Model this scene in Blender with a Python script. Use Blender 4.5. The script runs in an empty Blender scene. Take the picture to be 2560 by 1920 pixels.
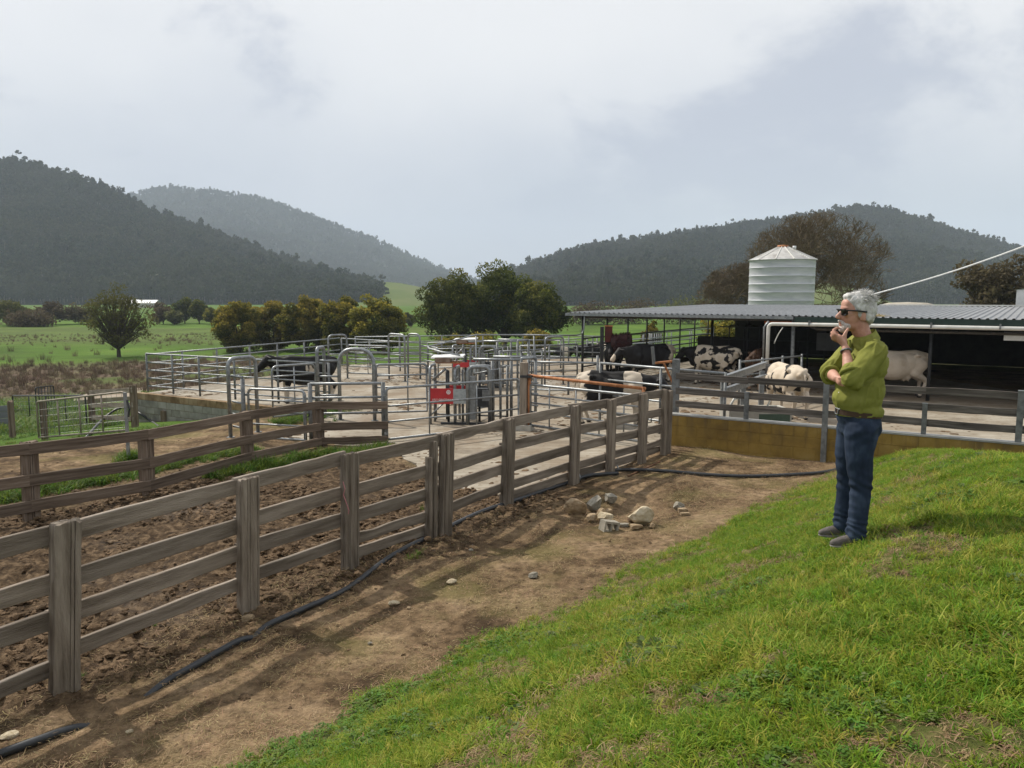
import bpy, bmesh, math, random
import numpy as np
from mathutils import Vector, Matrix, Euler, noise as mnoise

random.seed(7)
rng = np.random.default_rng(7)
R = math.radians
SC = bpy.context.scene
COL = SC.collection

# ------------------------------------------------------------------ camera
F = 1923.0                      # focal length in photo pixels (2560 wide)
CZ = 2.95                       # camera height above the yard
PITCH = math.atan(220.0 / F)    # horizon at photo row 740
CP, SP = math.cos(PITCH), math.sin(PITCH)
cam = bpy.data.cameras.new('camera')
cam.sensor_width = 36.0
cam.lens = 36.0 * F / 2560.0
cam.clip_start = 0.05
cam.clip_end = 20000.0
cam_ob = bpy.data.objects.new('camera', cam)
COL.objects.link(cam_ob)
cam_ob.location = (0, 0, CZ)
cam_ob.rotation_euler = (math.pi / 2 - PITCH, 0, 0)
SC.camera = cam_ob

# ------------------------------------------------------------------ light
SKY_SEED = 18.66
SUN_AZ = Vector((-0.75, 0.66, 0)).normalized()   # direction to the sun, flat
SUN_EL = R(46)
to_sun = Vector((SUN_AZ.x * math.cos(SUN_EL), SUN_AZ.y * math.cos(SUN_EL), math.sin(SUN_EL)))
sun = bpy.data.lights.new('sun', 'SUN')
sun.energy = 5.0
sun.angle = R(0.6)
sun.color = (1.0, 0.94, 0.84)
sun_ob = bpy.data.objects.new('sun', sun)
COL.objects.link(sun_ob)
sun_ob.rotation_euler = to_sun.to_track_quat('Z', 'Y').to_euler()
sun_ob.location = (0, 0, 60)

world = bpy.data.worlds.new('World')
SC.world = world
world.use_nodes = True
nt = world.node_tree
N, L = nt.nodes, nt.links
N.clear()
wo = N.new('ShaderNodeOutputWorld')
bg = N.new('ShaderNodeBackground')
sky = N.new('ShaderNodeTexSky')
sky.sky_type = 'NISHITA'
sky.sun_disc = False
sky.sun_elevation = SUN_EL
sky.sun_rotation = math.atan2(SUN_AZ.x, SUN_AZ.y)
tc = N.new('ShaderNodeTexCoord')
sx = N.new('ShaderNodeSeparateXYZ')
L.new(tc.outputs['Generated'], sx.inputs[0])
# overcast vault: grey blue at the horizon, whiter higher up
vm = N.new('ShaderNodeMapRange'); vm.interpolation_type = 'SMOOTHSTEP'
vm.inputs[1].default_value = 0.0; vm.inputs[2].default_value = 0.36
vz = N.new('ShaderNodeTexNoise'); vz.inputs['Scale'].default_value = 2.2; vz.inputs['Detail'].default_value = 4
so = N.new('ShaderNodeVectorMath'); so.operation = 'ADD'; so.inputs[1].default_value = (SKY_SEED, SKY_SEED * 1.7, 4.2)
sq = N.new('ShaderNodeVectorMath'); sq.operation = 'MULTIPLY'; sq.inputs[1].default_value = (1.0, 1.0, 1.5)
L.new(tc.outputs['Generated'], sq.inputs[0]); L.new(sq.outputs[0], so.inputs[0])
L.new(so.outputs[0], vz.inputs['Vector'])
va = N.new('ShaderNodeMath'); va.operation = 'MULTIPLY_ADD'; va.inputs[1].default_value = 0.34
L.new(vz.outputs['Fac'], va.inputs[0]); 
vb = N.new('ShaderNodeMath'); vb.operation = 'ADD'; vb.inputs[1].default_value = -0.17
L.new(sx.outputs['Z'], vb.inputs[0]); L.new(vb.outputs[0], va.inputs[2])
L.new(va.outputs[0], vm.inputs[0])
cr = N.new('ShaderNodeMixRGB')
cr.inputs[1].default_value = (0.56, 0.60, 0.69, 1); cr.inputs[2].default_value = (0.95, 0.95, 0.96, 1)
L.new(vm.outputs[0], cr.inputs[0])
# ragged grey blue patches under the vault
n1 = N.new('ShaderNodeTexNoise'); n1.inputs['Scale'].default_value = 2.6; n1.inputs['Detail'].default_value = 8
n1.inputs['Roughness'].default_value = 0.56; n1.inputs['Distortion'].default_value = 0.25
L.new(so.outputs[0], n1.inputs['Vector'])
pr = N.new('ShaderNodeMapRange'); pr.interpolation_type = 'SMOOTHSTEP'
pr.inputs[1].default_value = 0.52; pr.inputs[2].default_value = 0.64; pr.inputs[3].default_value = 0.0; pr.inputs[4].default_value = 0.85
L.new(n1.outputs['Fac'], pr.inputs[0])
cm = N.new('ShaderNodeMixRGB'); cm.inputs[2].default_value = (0.53, 0.565, 0.665, 1)
L.new(pr.outputs[0], cm.inputs[0]); L.new(cr.outputs[0], cm.inputs[1])
sk = N.new('ShaderNodeMixRGB'); sk.blend_type = 'MULTIPLY'; sk.inputs[0].default_value = 1
L.new(sky.outputs[0], sk.inputs[1]); sk.inputs[2].default_value = (0.1, 0.1, 0.1, 1)
# a little clear sky shows through the thin cloud
mx = N.new('ShaderNodeMixRGB'); mx.inputs[0].default_value = 0.92
L.new(sk.outputs[0], mx.inputs[1]); L.new(cm.outputs[0], mx.inputs[2])
L.new(mx.outputs[0], bg.inputs['Color'])
bg.inputs['Strength'].default_value = 1.0
L.new(bg.outputs[0], wo.inputs[0])

SC.view_settings.view_transform = 'Standard'
SC.view_settings.look = 'None'
SC.view_settings.exposure = 0.0
SC.view_settings.gamma = 1.0
SC.view_settings.use_curve_mapping = False
SC.render.engine = 'CYCLES'
SC.cycles.use_denoising = True
SC.cycles.max_bounces = 6
SC.cycles.diffuse_bounces = 3
SC.cycles.glossy_bounces = 3
SC.cycles.transmission_bounces = 4
SC.cycles.transparent_max_bounces = 8
SC.cycles.volume_bounces = 1
SC.cycles.sample_clamp_indirect = 4.0

# ------------------------------------------------------------------ pixel helpers
def ray(u, v):
    a, b = (u - 1280.0) / F, (960.0 - v) / F
    return Vector((a, CP + b * SP, -SP + b * CP))

def G(u, v, z=0.0):
    d = ray(u, v)
    t = (z - CZ) / d.z
    return Vector((d.x * t, d.y * t, z))

def AT(u, v, y):
    d = ray(u, v)
    t = y / d.y
    return Vector((d.x * t, y, CZ + d.z * t))

def ZAT(v, y):
    d = ray(1280, v)
    return CZ + d.z * y / d.y

# ------------------------------------------------------------------ materials
MATS = {}
def newmat(name):
    m = bpy.data.materials.new(name)
    m.use_nodes = True
    m.node_tree.nodes.clear()
    return m, m.node_tree.nodes, m.node_tree.links

def pm(name, cols, scale=6.0, rough=0.8, metal=0.0, bump=0.15, bscale=None, stretch=(1, 1, 1), coord='Object',
       detail=6, rand=0.0, spec=0.3, pos=None, transl=None, bdist=0.02, sheen=0.0, rr=0.0):
    """noise-driven principled material; cols = list of colours spread over the noise"""
    if name in MATS:
        return MATS[name]
    m, N, L = newmat(name)
    out = N.new('ShaderNodeOutputMaterial')
    p = N.new('ShaderNodeBsdfPrincipled')
    p.inputs['Roughness'].default_value = rough
    p.inputs['Metallic'].default_value = metal
    p.inputs['Specular IOR Level'].default_value = spec
    tc = N.new('ShaderNodeTexCoord')
    src = tc.outputs[coord]
    if coord == 'World':
        pass
    mp = N.new('ShaderNodeMapping')
    mp.inputs['Scale'].default_value = stretch
    oi = N.new('ShaderNodeObjectInfo')
    mul = N.new('ShaderNodeMath'); mul.operation = 'MULTIPLY'; mul.inputs[1].default_value = 37.0
    L.new(oi.outputs['Random'], mul.inputs[0])
    L.new(mul.outputs[0], mp.inputs['Location'])
    L.new(src, mp.inputs['Vector'])
    nz = N.new('ShaderNodeTexNoise')
    nz.inputs['Scale'].default_value = scale
    nz.inputs['Detail'].default_value = detail
    nz.inputs['Roughness'].default_value = 0.6
    L.new(mp.outputs[0], nz.inputs['Vector'])
    ramp = N.new('ShaderNodeValToRGB')
    els = ramp.color_ramp.elements
    k = len(cols)
    ps = pos or [0.32 + 0.36 * i / max(1, k - 1) for i in range(k)]
    for i, c in enumerate(cols):
        if i < 2:
            el = els[i]; el.position = ps[i]
        else:
            el = els.new(ps[i])
        el.color = (c[0], c[1], c[2], 1)
    L.new(nz.outputs['Fac'], ramp.inputs[0])
    col = ramp.outputs[0]
    if rand:
        hv = N.new('ShaderNodeHueSaturation')
        mr = N.new('ShaderNodeMapRange')
        mr.inputs[3].default_value = 1 - rand; mr.inputs[4].default_value = 1 + rand
        L.new(oi.outputs['Random'], mr.inputs[0])
        L.new(mr.outputs[0], hv.inputs['Value'])
        L.new(col, hv.inputs['Color'])
        col = hv.outputs[0]
    L.new(col, p.inputs['Base Color'])
    if rr:
        mr2 = N.new('ShaderNodeMapRange')
        mr2.inputs[3].default_value = max(0.02, rough - rr); mr2.inputs[4].default_value = min(1, rough + rr)
        L.new(nz.outputs['Fac'], mr2.inputs[0]); L.new(mr2.outputs[0], p.inputs['Roughness'])
    if bump:
        n2 = N.new('ShaderNodeTexNoise')
        n2.inputs['Scale'].default_value = bscale or scale * 3
        n2.inputs['Detail'].default_value = 5
        L.new(mp.outputs[0], n2.inputs['Vector'])
        b = N.new('ShaderNodeBump'); b.inputs['Strength'].default_value = bump
        b.inputs['Distance'].default_value = bdist
        L.new(n2.outputs['Fac'], b.inputs['Height'])
        L.new(b.outputs[0], p.inputs['Normal'])
    surf = p.outputs[0]
    if transl:
        t = N.new('ShaderNodeBsdfTranslucent')
        L.new(col, t.inputs['Color'])
        ms = N.new('ShaderNodeMixShader'); ms.inputs[0].default_value = transl
        L.new(p.outputs[0], ms.inputs[1]); L.new(t.outputs[0], ms.inputs[2])
        surf = ms.outputs[0]
    L.new(surf, out.inputs[0])
    MATS[name] = m
    return m

# ------------------------------------------------------------------ mesh builder
class MB:
    def __init__(self):
        self.v, self.f = [], []
    def add(self, vs, fs):
        o = len(self.v)
        self.v.extend([tuple(x) for x in vs])
        self.f.extend([tuple(i + o for i in f) for f in fs])
        return self
    def box(self, c, s, rz=0.0, M=None):
        hx, hy, hz = s[0] / 2, s[1] / 2, s[2] / 2
        vs = [Vector((x, y, z)) for x in (-hx, hx) for y in (-hy, hy) for z in (-hz, hz)]
        if M is None:
            M = Matrix.Translation(Vector(c)) @ Matrix.Rotation(rz, 4, 'Z')
        vs = [M @ v for v in vs]
        return self.add(vs, [(0, 1, 3, 2), (4, 6, 7, 5), (0, 4, 5, 1), (2, 3, 7, 6), (0, 2, 6, 4), (1, 5, 7, 3)])
    def tube(self, pts, r, seg=8, closed=False, caps=True):
        pts = [Vector(p) for p in pts]
        n = len(pts)
        rs = r if isinstance(r, (list, tuple)) else [r] * n
        up = None
        vs, fs = [], []
        for i, p in enumerate(pts):
            if closed:
                t = pts[(i + 1) % n] - pts[i - 1]
            else:
                t = pts[min(i + 1, n - 1)] - pts[max(i - 1, 0)]
            if t.length < 1e-9:
                t = Vector((0, 0, 1))
            t.normalize()
            if up is None:
                up = Vector((0, 0, 1)) if abs(t.z) < 0.9 else Vector((1, 0, 0))
                a = t.cross(up).normalized()
            else:
                a = (a - t * a.dot(t))
                if a.length < 1e-6:
                    a = t.orthogonal()
                a.normalize()
            b = t.cross(a)
            for k in range(seg):
                th = 2 * math.pi * k / seg
                vs.append(p + (a * math.cos(th) + b * math.sin(th)) * rs[i])
        m = n if closed else n - 1
        for i in range(m):
            j = (i + 1) % n
            for k in range(seg):
                k2 = (k + 1) % seg
                fs.append((i * seg + k, i * seg + k2, j * seg + k2, j * seg + k))
        if caps and not closed:
            fs.append(tuple(range(seg - 1, -1, -1)))
            fs.append(tuple((n - 1) * seg + k for k in range(seg)))
        return self.add(vs, fs)
    def lathe(self, prof, c=(0, 0, 0), seg=32):
        c = Vector(c)
        vs, fs = [], []
        n = len(prof)
        for r, z in prof:
            for k in range(seg):
                th = 2 * math.pi * k / seg
                vs.append(c + Vector((r * math.cos(th), r * math.sin(th), z)))
        for i in range(n - 1):
            for k in range(seg):
                k2 = (k + 1) % seg
                fs.append((i * seg + k, i * seg + k2, (i + 1) * seg + k2, (i + 1) * seg + k))
        return self.add(vs, fs)
    def quad(self, a, b, c, d):
        return self.add([a, b, c, d], [(0, 1, 2, 3)])

def link(name, me, mat=None, parent=None, smooth=False):
    o = bpy.data.objects.new(name, me)
    COL.objects.link(o)
    if mat is not None and not me.materials:
        me.materials.append(mat)
    if smooth:
        me.polygons.foreach_set('use_smooth', [True] * len(me.polygons))
    if parent is not None:
        o.parent = parent
    return o

def mk(name, mb, mat, parent=None, smooth=False, loc=None):
    """mesh object from world-space builder; vertices are stored relative to the parent (or loc)"""
    o = Vector((0, 0, 0))
    if parent is not None:
        o = Vector(parent.get('_o', (0, 0, 0))) if '_o' in parent else parent.location.copy()
    if loc is not None:
        o = Vector(loc)
    me = bpy.data.meshes.new(name)
    me.from_pydata([(v[0] - o.x, v[1] - o.y, v[2] - o.z) for v in mb.v], [], mb.f)
    me.update()
    ob = link(name, me, mat, parent, smooth)
    if loc is not None and parent is None:
        ob.location = o
    return ob

def thing(name, label, cat, loc, group=None):
    e = bpy.data.objects.new(name, None)
    e.empty_display_size = 0.2
    COL.objects.link(e)
    e.location = loc
    e['label'] = label
    e['category'] = cat
    if group:
        e['group'] = group
    return e

def tag(o, label, cat, group=None):
    o['label'] = label
    o['category'] = cat
    if group:
        o['group'] = group
    return o

def kind(o, k, label=None):
    o['kind'] = k
    if label:
        o['label'] = label
    return o

def subdivided_board(Ln, th, h, jit=0.006, segs=9, seed=0, bow=0.01, chip=0.0):
    """a sawn board: local x along its length, z up; edges uneven"""
    r = random.Random(seed)
    vs, fs = [], []
    b1, b2 = r.uniform(-bow, bow), r.uniform(-bow, bow)
    for i in range(segs + 1):
        t = i / segs
        x = (t - 0.5) * Ln
        oy = b1 * math.sin(math.pi * t)
        oz = b2 * math.sin(math.pi * t)
        top = h / 2 + r.uniform(-jit, jit) - (chip * max(0, r.random() - 0.6))
        bot = -h / 2 + r.uniform(-jit, jit) + (chip * max(0, r.random() - 0.5))
        c = 0.005
        ring = [(-th / 2, bot + c), (-th / 2, top - c), (-th / 2 + c, top), (th / 2 - c, top), (th / 2, top - c), (th / 2, bot + c), (th / 2 - c, bot), (-th / 2 + c, bot)]
        for (y, z) in ring:
            vs.append((x, y + oy + r.uniform(-1, 1) * jit * 0.25, z + oz))
    k = 8
    for i in range(segs):
        for j in range(k):
            j2 = (j + 1) % k
            fs.append((i * k + j, i * k + j2, (i + 1) * k + j2, (i + 1) * k + j))
    fs.append(tuple(range(k - 1, -1, -1)))
    fs.append(tuple(segs * k + j for j in range(k)))
    return vs, fs

def board(name, A, B, h, th, mat, parent, seed=0, chip=0.0, jit=0.003, bow=0.008):
    A, B = Vector(A), Vector(B)
    d = B - A
    vs, fs = subdivided_board(d.length, th, h, jit, max(3, int(d.length / 0.2)), seed, bow, chip)
    me = bpy.data.meshes.new(name)
    me.from_pydata(vs, [], fs)
    me.update()
    o = link(name, me, mat, parent)
    o.location = (A + B) / 2 - (parent.location if parent else Vector((0, 0, 0)))
    o.rotation_euler = (0, -math.asin(max(-1, min(1, d.z / d.length))), math.atan2(d.y, d.x))
    return o

def wood_post(name, base, w, dpt, h, mat, parent, rz, seed=0, lean=(0, 0), cracks=3):
    """sleeper post with drying cracks; local z up"""
    r = random.Random(seed)
    pts = []
    def side(p0, p1, nc):
        n = 7
        cr = {r.randrange(1, n): r.uniform(0.012, 0.03) for _ in range(nc)}
        for i in range(n):
            t = i / n
            x = p0[0] + (p1[0] - p0[0]) * t; y = p0[1] + (p1[1] - p0[1]) * t
            pts.append((x, y, 0.0))
            if i in cr:
                nx, ny = -(p1[1] - p0[1]), (p1[0] - p0[0])
                l = math.hypot(nx, ny)
                dd = cr[i]
                tx, ty = (p1[0] - p0[0]) / l, (p1[1] - p0[1]) / l
                pts.append((x + nx / l * dd + tx * .003, y + ny / l * dd + ty * .003, 1.0))
                pts.append((x + tx * .008, y + ty * .008, 0.0))
    a, b = w / 2, dpt / 2
    side((-a, -b), (a, -b), cracks)
    side((a, -b), (a, b), 1)
    side((a, b), (-a, b), 1)
    side((-a, b), (-a, -b), 1)
    k = len(pts)
    lv = [-0.25] + [h * i / 10 for i in range(11)]
    vs, fs = [], []
    off = [r.uniform(-.004, .004) for _ in range(k)]
    tops = [r.uniform(-.02, .008) for _ in range(k)]
    for li, z in enumerate(lv):
        wob = 1 + 0.015 * math.sin(li * 1.3 + seed)
        lx, ly = lean[0] * z / h, lean[1] * z / h
        for j, (x, y, c) in enumerate(pts):
            zz = z + (tops[j] if li == len(lv) - 1 else 0)
            s = wob + off[j] / max(a, b)
            vs.append((x * s + lx + r.uniform(-.002, .002), y * s + ly + r.uniform(-.002, .002), zz))
    for i in range(len(lv) - 1):
        for j in range(k):
            j2 = (j + 1) % k
            fs.append((i * k + j, i * k + j2, (i + 1) * k + j2, (i + 1) * k + j))
    fs.append(tuple((len(lv) - 1) * k + j for j in range(k)))
    me = bpy.data.meshes.new(name)
    me.from_pydata(vs, [], fs)
    me.update()
    o = link(name, me, mat, parent)
    o.location = Vector(base) - (parent.location if parent else Vector((0, 0, 0)))
    o.rotation_euler = (0, 0, rz)
    return o

def arc_pts(P, n=6):
    """rounded corner polyline: P = [(point, radius), ...]"""
    out = []
    for i, (p, rad) in enumerate(P):
        p = Vector(p)
        if rad <= 0 or i in (0, len(P) - 1):
            out.append(p); continue
        a = (Vector(P[i - 1][0]) - p).normalized(); b = (Vector(P[i + 1][0]) - p).normalized()
        s, e2 = p + a * rad, p + b * rad
        for k in range(n + 1):
            t = k / n
            out.append(s * (1 - t) ** 2 + p * 2 * t * (1 - t) + e2 * t * t)
    return out

def remeshed(name, mb, voxel, smooth_iter=4, smooth_f=0.5):
    """closed overlapping shapes fused into one continuous surface; returns a mesh datablock"""
    me = bpy.data.meshes.new(name + '_raw')
    me.from_pydata(mb.v, [], mb.f)
    me.update()
    o = bpy.data.objects.new(name + '_raw', me)
    COL.objects.link(o)
    md = o.modifiers.new('r', 'REMESH'); md.mode = 'VOXEL'; md.voxel_size = voxel; md.adaptivity = 0
    if smooth_iter:
        s = o.modifiers.new('s', 'SMOOTH'); s.factor = smooth_f; s.iterations = smooth_iter
    dg = bpy.context.evaluated_depsgraph_get()
    ev = o.evaluated_get(dg)
    res = bpy.data.meshes.new_from_object(ev)
    res.name = name
    bpy.data.objects.remove(o)
    bpy.data.meshes.remove(me)
    res.materials.clear()
    return res

_ico = None
def ico():
    global _ico
    if _ico is None:
        bm = bmesh.new()
        bmesh.ops.create_icosphere(bm, subdivisions=3, radius=1)
        _ico = ([v.co.copy() for v in bm.verts], [tuple(v.index for v in f.verts) for f in bm.faces])
        bm.free()
    return _ico

def ell(mb, c, r, rot=(0, 0, 0)):
    vs, fs = ico()
    M = Matrix.Translation(Vector(c)) @ Euler(rot).to_matrix().to_4x4() @ Matrix.Diagonal((r[0], r[1], r[2], 1))
    mb.add([M @ v for v in vs], fs)

def cap(mb, p0, r0, p1, r1, seg=16, flat=None):
    """tapered capsule; flat=(axis vector, factor) squashes the section"""
    p0, p1 = Vector(p0), Vector(p1)
    d = p1 - p0
    Ld = d.length
    t = d / Ld if Ld > 1e-9 else Vector((0, 0, 1))
    if flat:
        ax = Vector(flat[0]); a = (ax - t * ax.dot(t)).normalized(); fa = flat[1]
    else:
        a = t.orthogonal().normalized(); fa = 1.0
    b = t.cross(a)
    rings = []
    for k in range(1, 5):
        th = math.pi / 2 * (1 - k / 4); rings.append((p0 - t * r0 * math.sin(th), r0 * math.cos(th)))
    for k in range(0, 4):
        th = math.pi / 2 * k / 4; rings.append((p1 + t * r1 * math.sin(th), r1 * math.cos(th)))
    vs = [p0 - t * r0]
    for c, rr in rings:
        for k in range(seg):
            th = 2 * math.pi * k / seg
            vs.append(c + a * math.cos(th) * rr * fa + b * math.sin(th) * rr)
    vs.append(p1 + t * r1)
    fs = []
    n = len(rings)
    for k in range(seg):
        k2 = (k + 1) % seg
        fs.append((0, 1 + k2, 1 + k))
        for i in range(n - 1):
            fs.append((1 + i * seg + k, 1 + i * seg + k2, 1 + (i + 1) * seg + k2, 1 + (i + 1) * seg + k))
        fs.append((len(vs) - 1, 1 + (n - 1) * seg + k, 1 + (n - 1) * seg + k2))
    mb.add(vs, fs)

def chain(mb, pts, flat=None):
    for (p0, r0), (p1, r1) in zip(pts[:-1], pts[1:]):
        cap(mb, p0, r0, p1, r1, flat=flat)

# points, rotations, scales and variant index -> one object of instances
def scatter(name, P, rot, scl, idx, sources, label):
    me = bpy.data.meshes.new(name)
    me.from_pydata([tuple(p) for p in P], [], [])
    a = me.attributes.new('rot', 'FLOAT_VECTOR', 'POINT'); a.data.foreach_set('vector', np.asarray(rot, dtype=np.float32).ravel())
    a = me.attributes.new('scl', 'FLOAT_VECTOR', 'POINT'); a.data.foreach_set('vector', np.asarray(scl, dtype=np.float32).ravel())
    a = me.attributes.new('idx', 'INT', 'POINT'); a.data.foreach_set('value', np.asarray(idx, dtype=np.int32))
    o = bpy.data.objects.new(name, me)
    COL.objects.link(o)
    c = bpy.data.collections.new(name + '_source')
    for s in sources:
        c.objects.link(s)
    g = bpy.data.node_groups.new(name, 'GeometryNodeTree')
    g.interface.new_socket('Geometry', in_out='INPUT', socket_type='NodeSocketGeometry')
    g.interface.new_socket('Geometry', in_out='OUTPUT', socket_type='NodeSocketGeometry')
    n, l = g.nodes, g.links
    gi = n.new('NodeGroupInput'); go = n.new('NodeGroupOutput')
    ip = n.new('GeometryNodeInstanceOnPoints')
    ci = n.new('GeometryNodeCollectionInfo')
    ci.inputs['Collection'].default_value = c
    ci.inputs['Separate Children'].default_value = True
    ci.inputs['Reset Children'].default_value = True
    def na(nm, dt):
        q = n.new('GeometryNodeInputNamedAttribute'); q.data_type = dt; q.inputs[0].default_value = nm
        return q.outputs[0]
    l.new(gi.outputs[0], ip.inputs['Points'])
    l.new(ci.outputs[0], ip.inputs['Instance'])
    ip.inputs['Pick Instance'].default_value = True
    l.new(na('idx', 'INT'), ip.inputs['Instance Index'])
    er = n.new('FunctionNodeEulerToRotation')
    l.new(na('rot', 'FLOAT_VECTOR'), er.inputs[0]); l.new(er.outputs[0], ip.inputs['Rotation'])
    l.new(na('scl', 'FLOAT_VECTOR'), ip.inputs['Scale'])
    l.new(ip.outputs[0], go.inputs[0])
    md = o.modifiers.new('scatter', 'NODES'); md.node_group = g
    kind(o, 'stuff', label)
    return o

def src(name, mb, mats, smooth=False, midx=None, attr=None):
    me = bpy.data.meshes.new(name)
    me.from_pydata(mb.v, [], mb.f)
    for m in (mats if isinstance(mats, (list, tuple)) else [mats]):
        me.materials.append(m)
    if midx is not None:
        me.polygons.foreach_set('material_index', midx)
    if smooth:
        me.polygons.foreach_set('use_smooth', [True] * len(me.polygons))
    me.update()
    return bpy.data.objects.new(name, me)
# ================================================================== terrain
def _h(ix, iy, s):
    n = (ix.astype(np.int64) * 374761393 + iy.astype(np.int64) * 668265263 + s * 974711) & 0x7fffffff
    n = ((n ^ (n >> 13)) * 1274126177) & 0x7fffffff
    return ((n ^ (n >> 16)) & 0xffff) / 65535.0

def vnoise(x, y, s=0):
    x = np.asarray(x, float); y = np.asarray(y, float)
    ix, iy = np.floor(x), np.floor(y)
    fx, fy = x - ix, y - iy
    fx = fx * fx * (3 - 2 * fx); fy = fy * fy * (3 - 2 * fy)
    a, b = _h(ix, iy, s), _h(ix + 1, iy, s)
    c, d = _h(ix, iy + 1, s), _h(ix + 1, iy + 1, s)
    return (a * (1 - fx) + b * fx) * (1 - fy) + (c * (1 - fx) + d * fx) * fy

def fbm(x, y, s=0, o=4):
    t, a, k = 0, 0.5, 0
    for i in range(o):
        t = t + a * vnoise(x * 2 ** i, y * 2 ** i, s + i * 17); k += a; a *= 0.5
    return t / k

def sstep(a, b, x):
    t = np.clip((x - a) / (b - a), 0, 1)
    return t * t * (3 - 2 * t)

E0, E1 = G(681, 1868), G(2079, 1189)          # foot of the grass bank
ED = (E1 - E0).normalized(); EN = Vector((ED.y, -ED.x, 0))
W0, W1 = G(1672, 1112), AT(2556, 1104, 12.0)  # yellow block wall, on plan
W1.z = 0
WD = (W1 - W0).normalized(); WN = Vector((WD.y, -WD.x, 0))   # WN points to the camera side
if WN.y > 0: WN = -WN

def bank_s(x, y):
    return (x - E0.x) * EN.x + (y - E0.y) * EN.y

MAN_D = 5.37
MAN = AT(2120, 1362, MAN_D)
s_man = bank_s(MAN.x, MAN.y)

def inpoly(x, y, poly):
    x = np.asarray(x, float); y = np.asarray(y, float)
    r = np.zeros(x.shape, bool)
    n = len(poly)
    for i in range(n):
        x0, y0 = poly[i]; x1, y1 = poly[(i + 1) % n]
        c = ((y0 > y) != (y1 > y)) & (x < (x1 - x0) * (y - y0) / (y1 - y0 + 1e-12) + x0)
        r ^= c
    return r

# concrete yard slab outline (plan)
PC = G(357, 984)                                   # pen corner
yard = [(-4.5, 19.2), (PC.x - .1, PC.y), (-6.9, 33.2), (1.0, 36.5), (8.6, 36.2), (14.6, 30.5), (17.0, 17.0), (W1.x - WN.x * .1, W1.y - WN.y * .1), (W0.x - WN.x * .1, W0.y - WN.y * .1),
        (G(1560, 1175).x - .1, G(1560, 1175).y + .1), (G(1290, 1245).x, G(1290, 1245).y), (G(1120, 1215).x, G(1120, 1215).y), (G(975, 1122).x, G(975, 1122).y), (G(820, 1112).x, G(820, 1112).y), (G(690, 1085).x, G(690, 1085).y), (-4.6, 17.6)]

def far_side(x, y):      # >0 behind the block wall
    return -((x - W0.x) * WN.x + (y - W0.y) * WN.y)

def terrain(x, y, micro=True):
    x = np.asarray(x, float); y = np.asarray(y, float)
    s = bank_s(x, y)
    k = 1.17 / np.interp(s_man, [0, .5, 1.5, 3.1, 4.2, 5, 8, 30], [.02, .17, .55, 1.17, 1.33, 1.38, 1.45, 1.8])
    zb = k * np.interp(s, [-.35, 0, .5, 1.5, 3.1, 4.2, 5, 8, 30], [0, .03, .17, .55, 1.17, 1.33, 1.38, 1.45, 1.8])
    cap_ = .40 + .17 * np.maximum(-far_side(x, y), 0)     # the bank sinks towards the wall
    zb = np.where(zb > cap_ - .1, cap_ - .1 + .1 * np.tanh((zb - cap_ + .1) / .1), zb)
    zb = zb * sstep(0.35, -0.05, far_side(x, y) - 0.1)
    q = ((x + 5) * -7 + (y - 20) * 6) / 9.22          # distance beyond the brow of the terrace
    zl = -3.0 * (1 - np.exp(-np.maximum(q, 0) * 0.05))
    z = zb + zl
    if micro:
        near = np.exp(-np.maximum(np.hypot(x, y) - 14, 0) / 14)
        lump = (fbm(x * 1.1, y * 1.1, 3, 3) - .5) * 0.10 * near
        bank = sstep(0, .6, s)
        lump = lump + (fbm(x * 5.2, y * 5.2, 9, 3) - .5) * 0.05 * near * bank
        mudm = mud_mask(x, y)
        cl = fbm(x * 6.5, y * 6.5, 21, 3)
        lump = lump + (np.abs(cl - .5) * -2 + .4) * 0.11 * near * (0.12 + mudm * 0.88) * (1 - bank)
        ins = inpoly(x, y, yard)
        z = np.where(ins, np.minimum(z, 0) - 0.07, z + lump)
        far = sstep(40, 90, np.hypot(x, y))
        z = z + (fbm(x * .05, y * .05, 31, 3) - .5) * 0.5 * far
        # hollow where the rubble lies
        hx, hy = G(1590, 1265).x, G(1590, 1265).y
        z = z - 0.16 * np.exp(-(((x - hx) / .55) ** 2 + ((y - hy) / .6) ** 2))
    return z

def Z(x, y):
    return float(terrain(np.array([x]), np.array([y]))[0])

F1a, F1b = G(162, 1740), G(1668, 1134)         # timber fence line
FD = (F1b - F1a).normalized()
def fence_side(x, y):                           # >0 on the yard side of the timber fence
    return -((x - F1a.x) * FD.y - (y - F1a.y) * FD.x)

def mud_mask(x, y):
    """churned mud between the two timber fences and along the foot of the near one"""
    x = np.asarray(x, float); y = np.asarray(y, float)
    f = fence_side(x, y)
    along = (x - F1a.x) * FD.x + (y - F1a.y) * FD.y
    m = sstep(-.55, .1, f) * sstep(7.5, 4.5, f) * sstep(8.2, 6.0, along)
    return m

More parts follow.
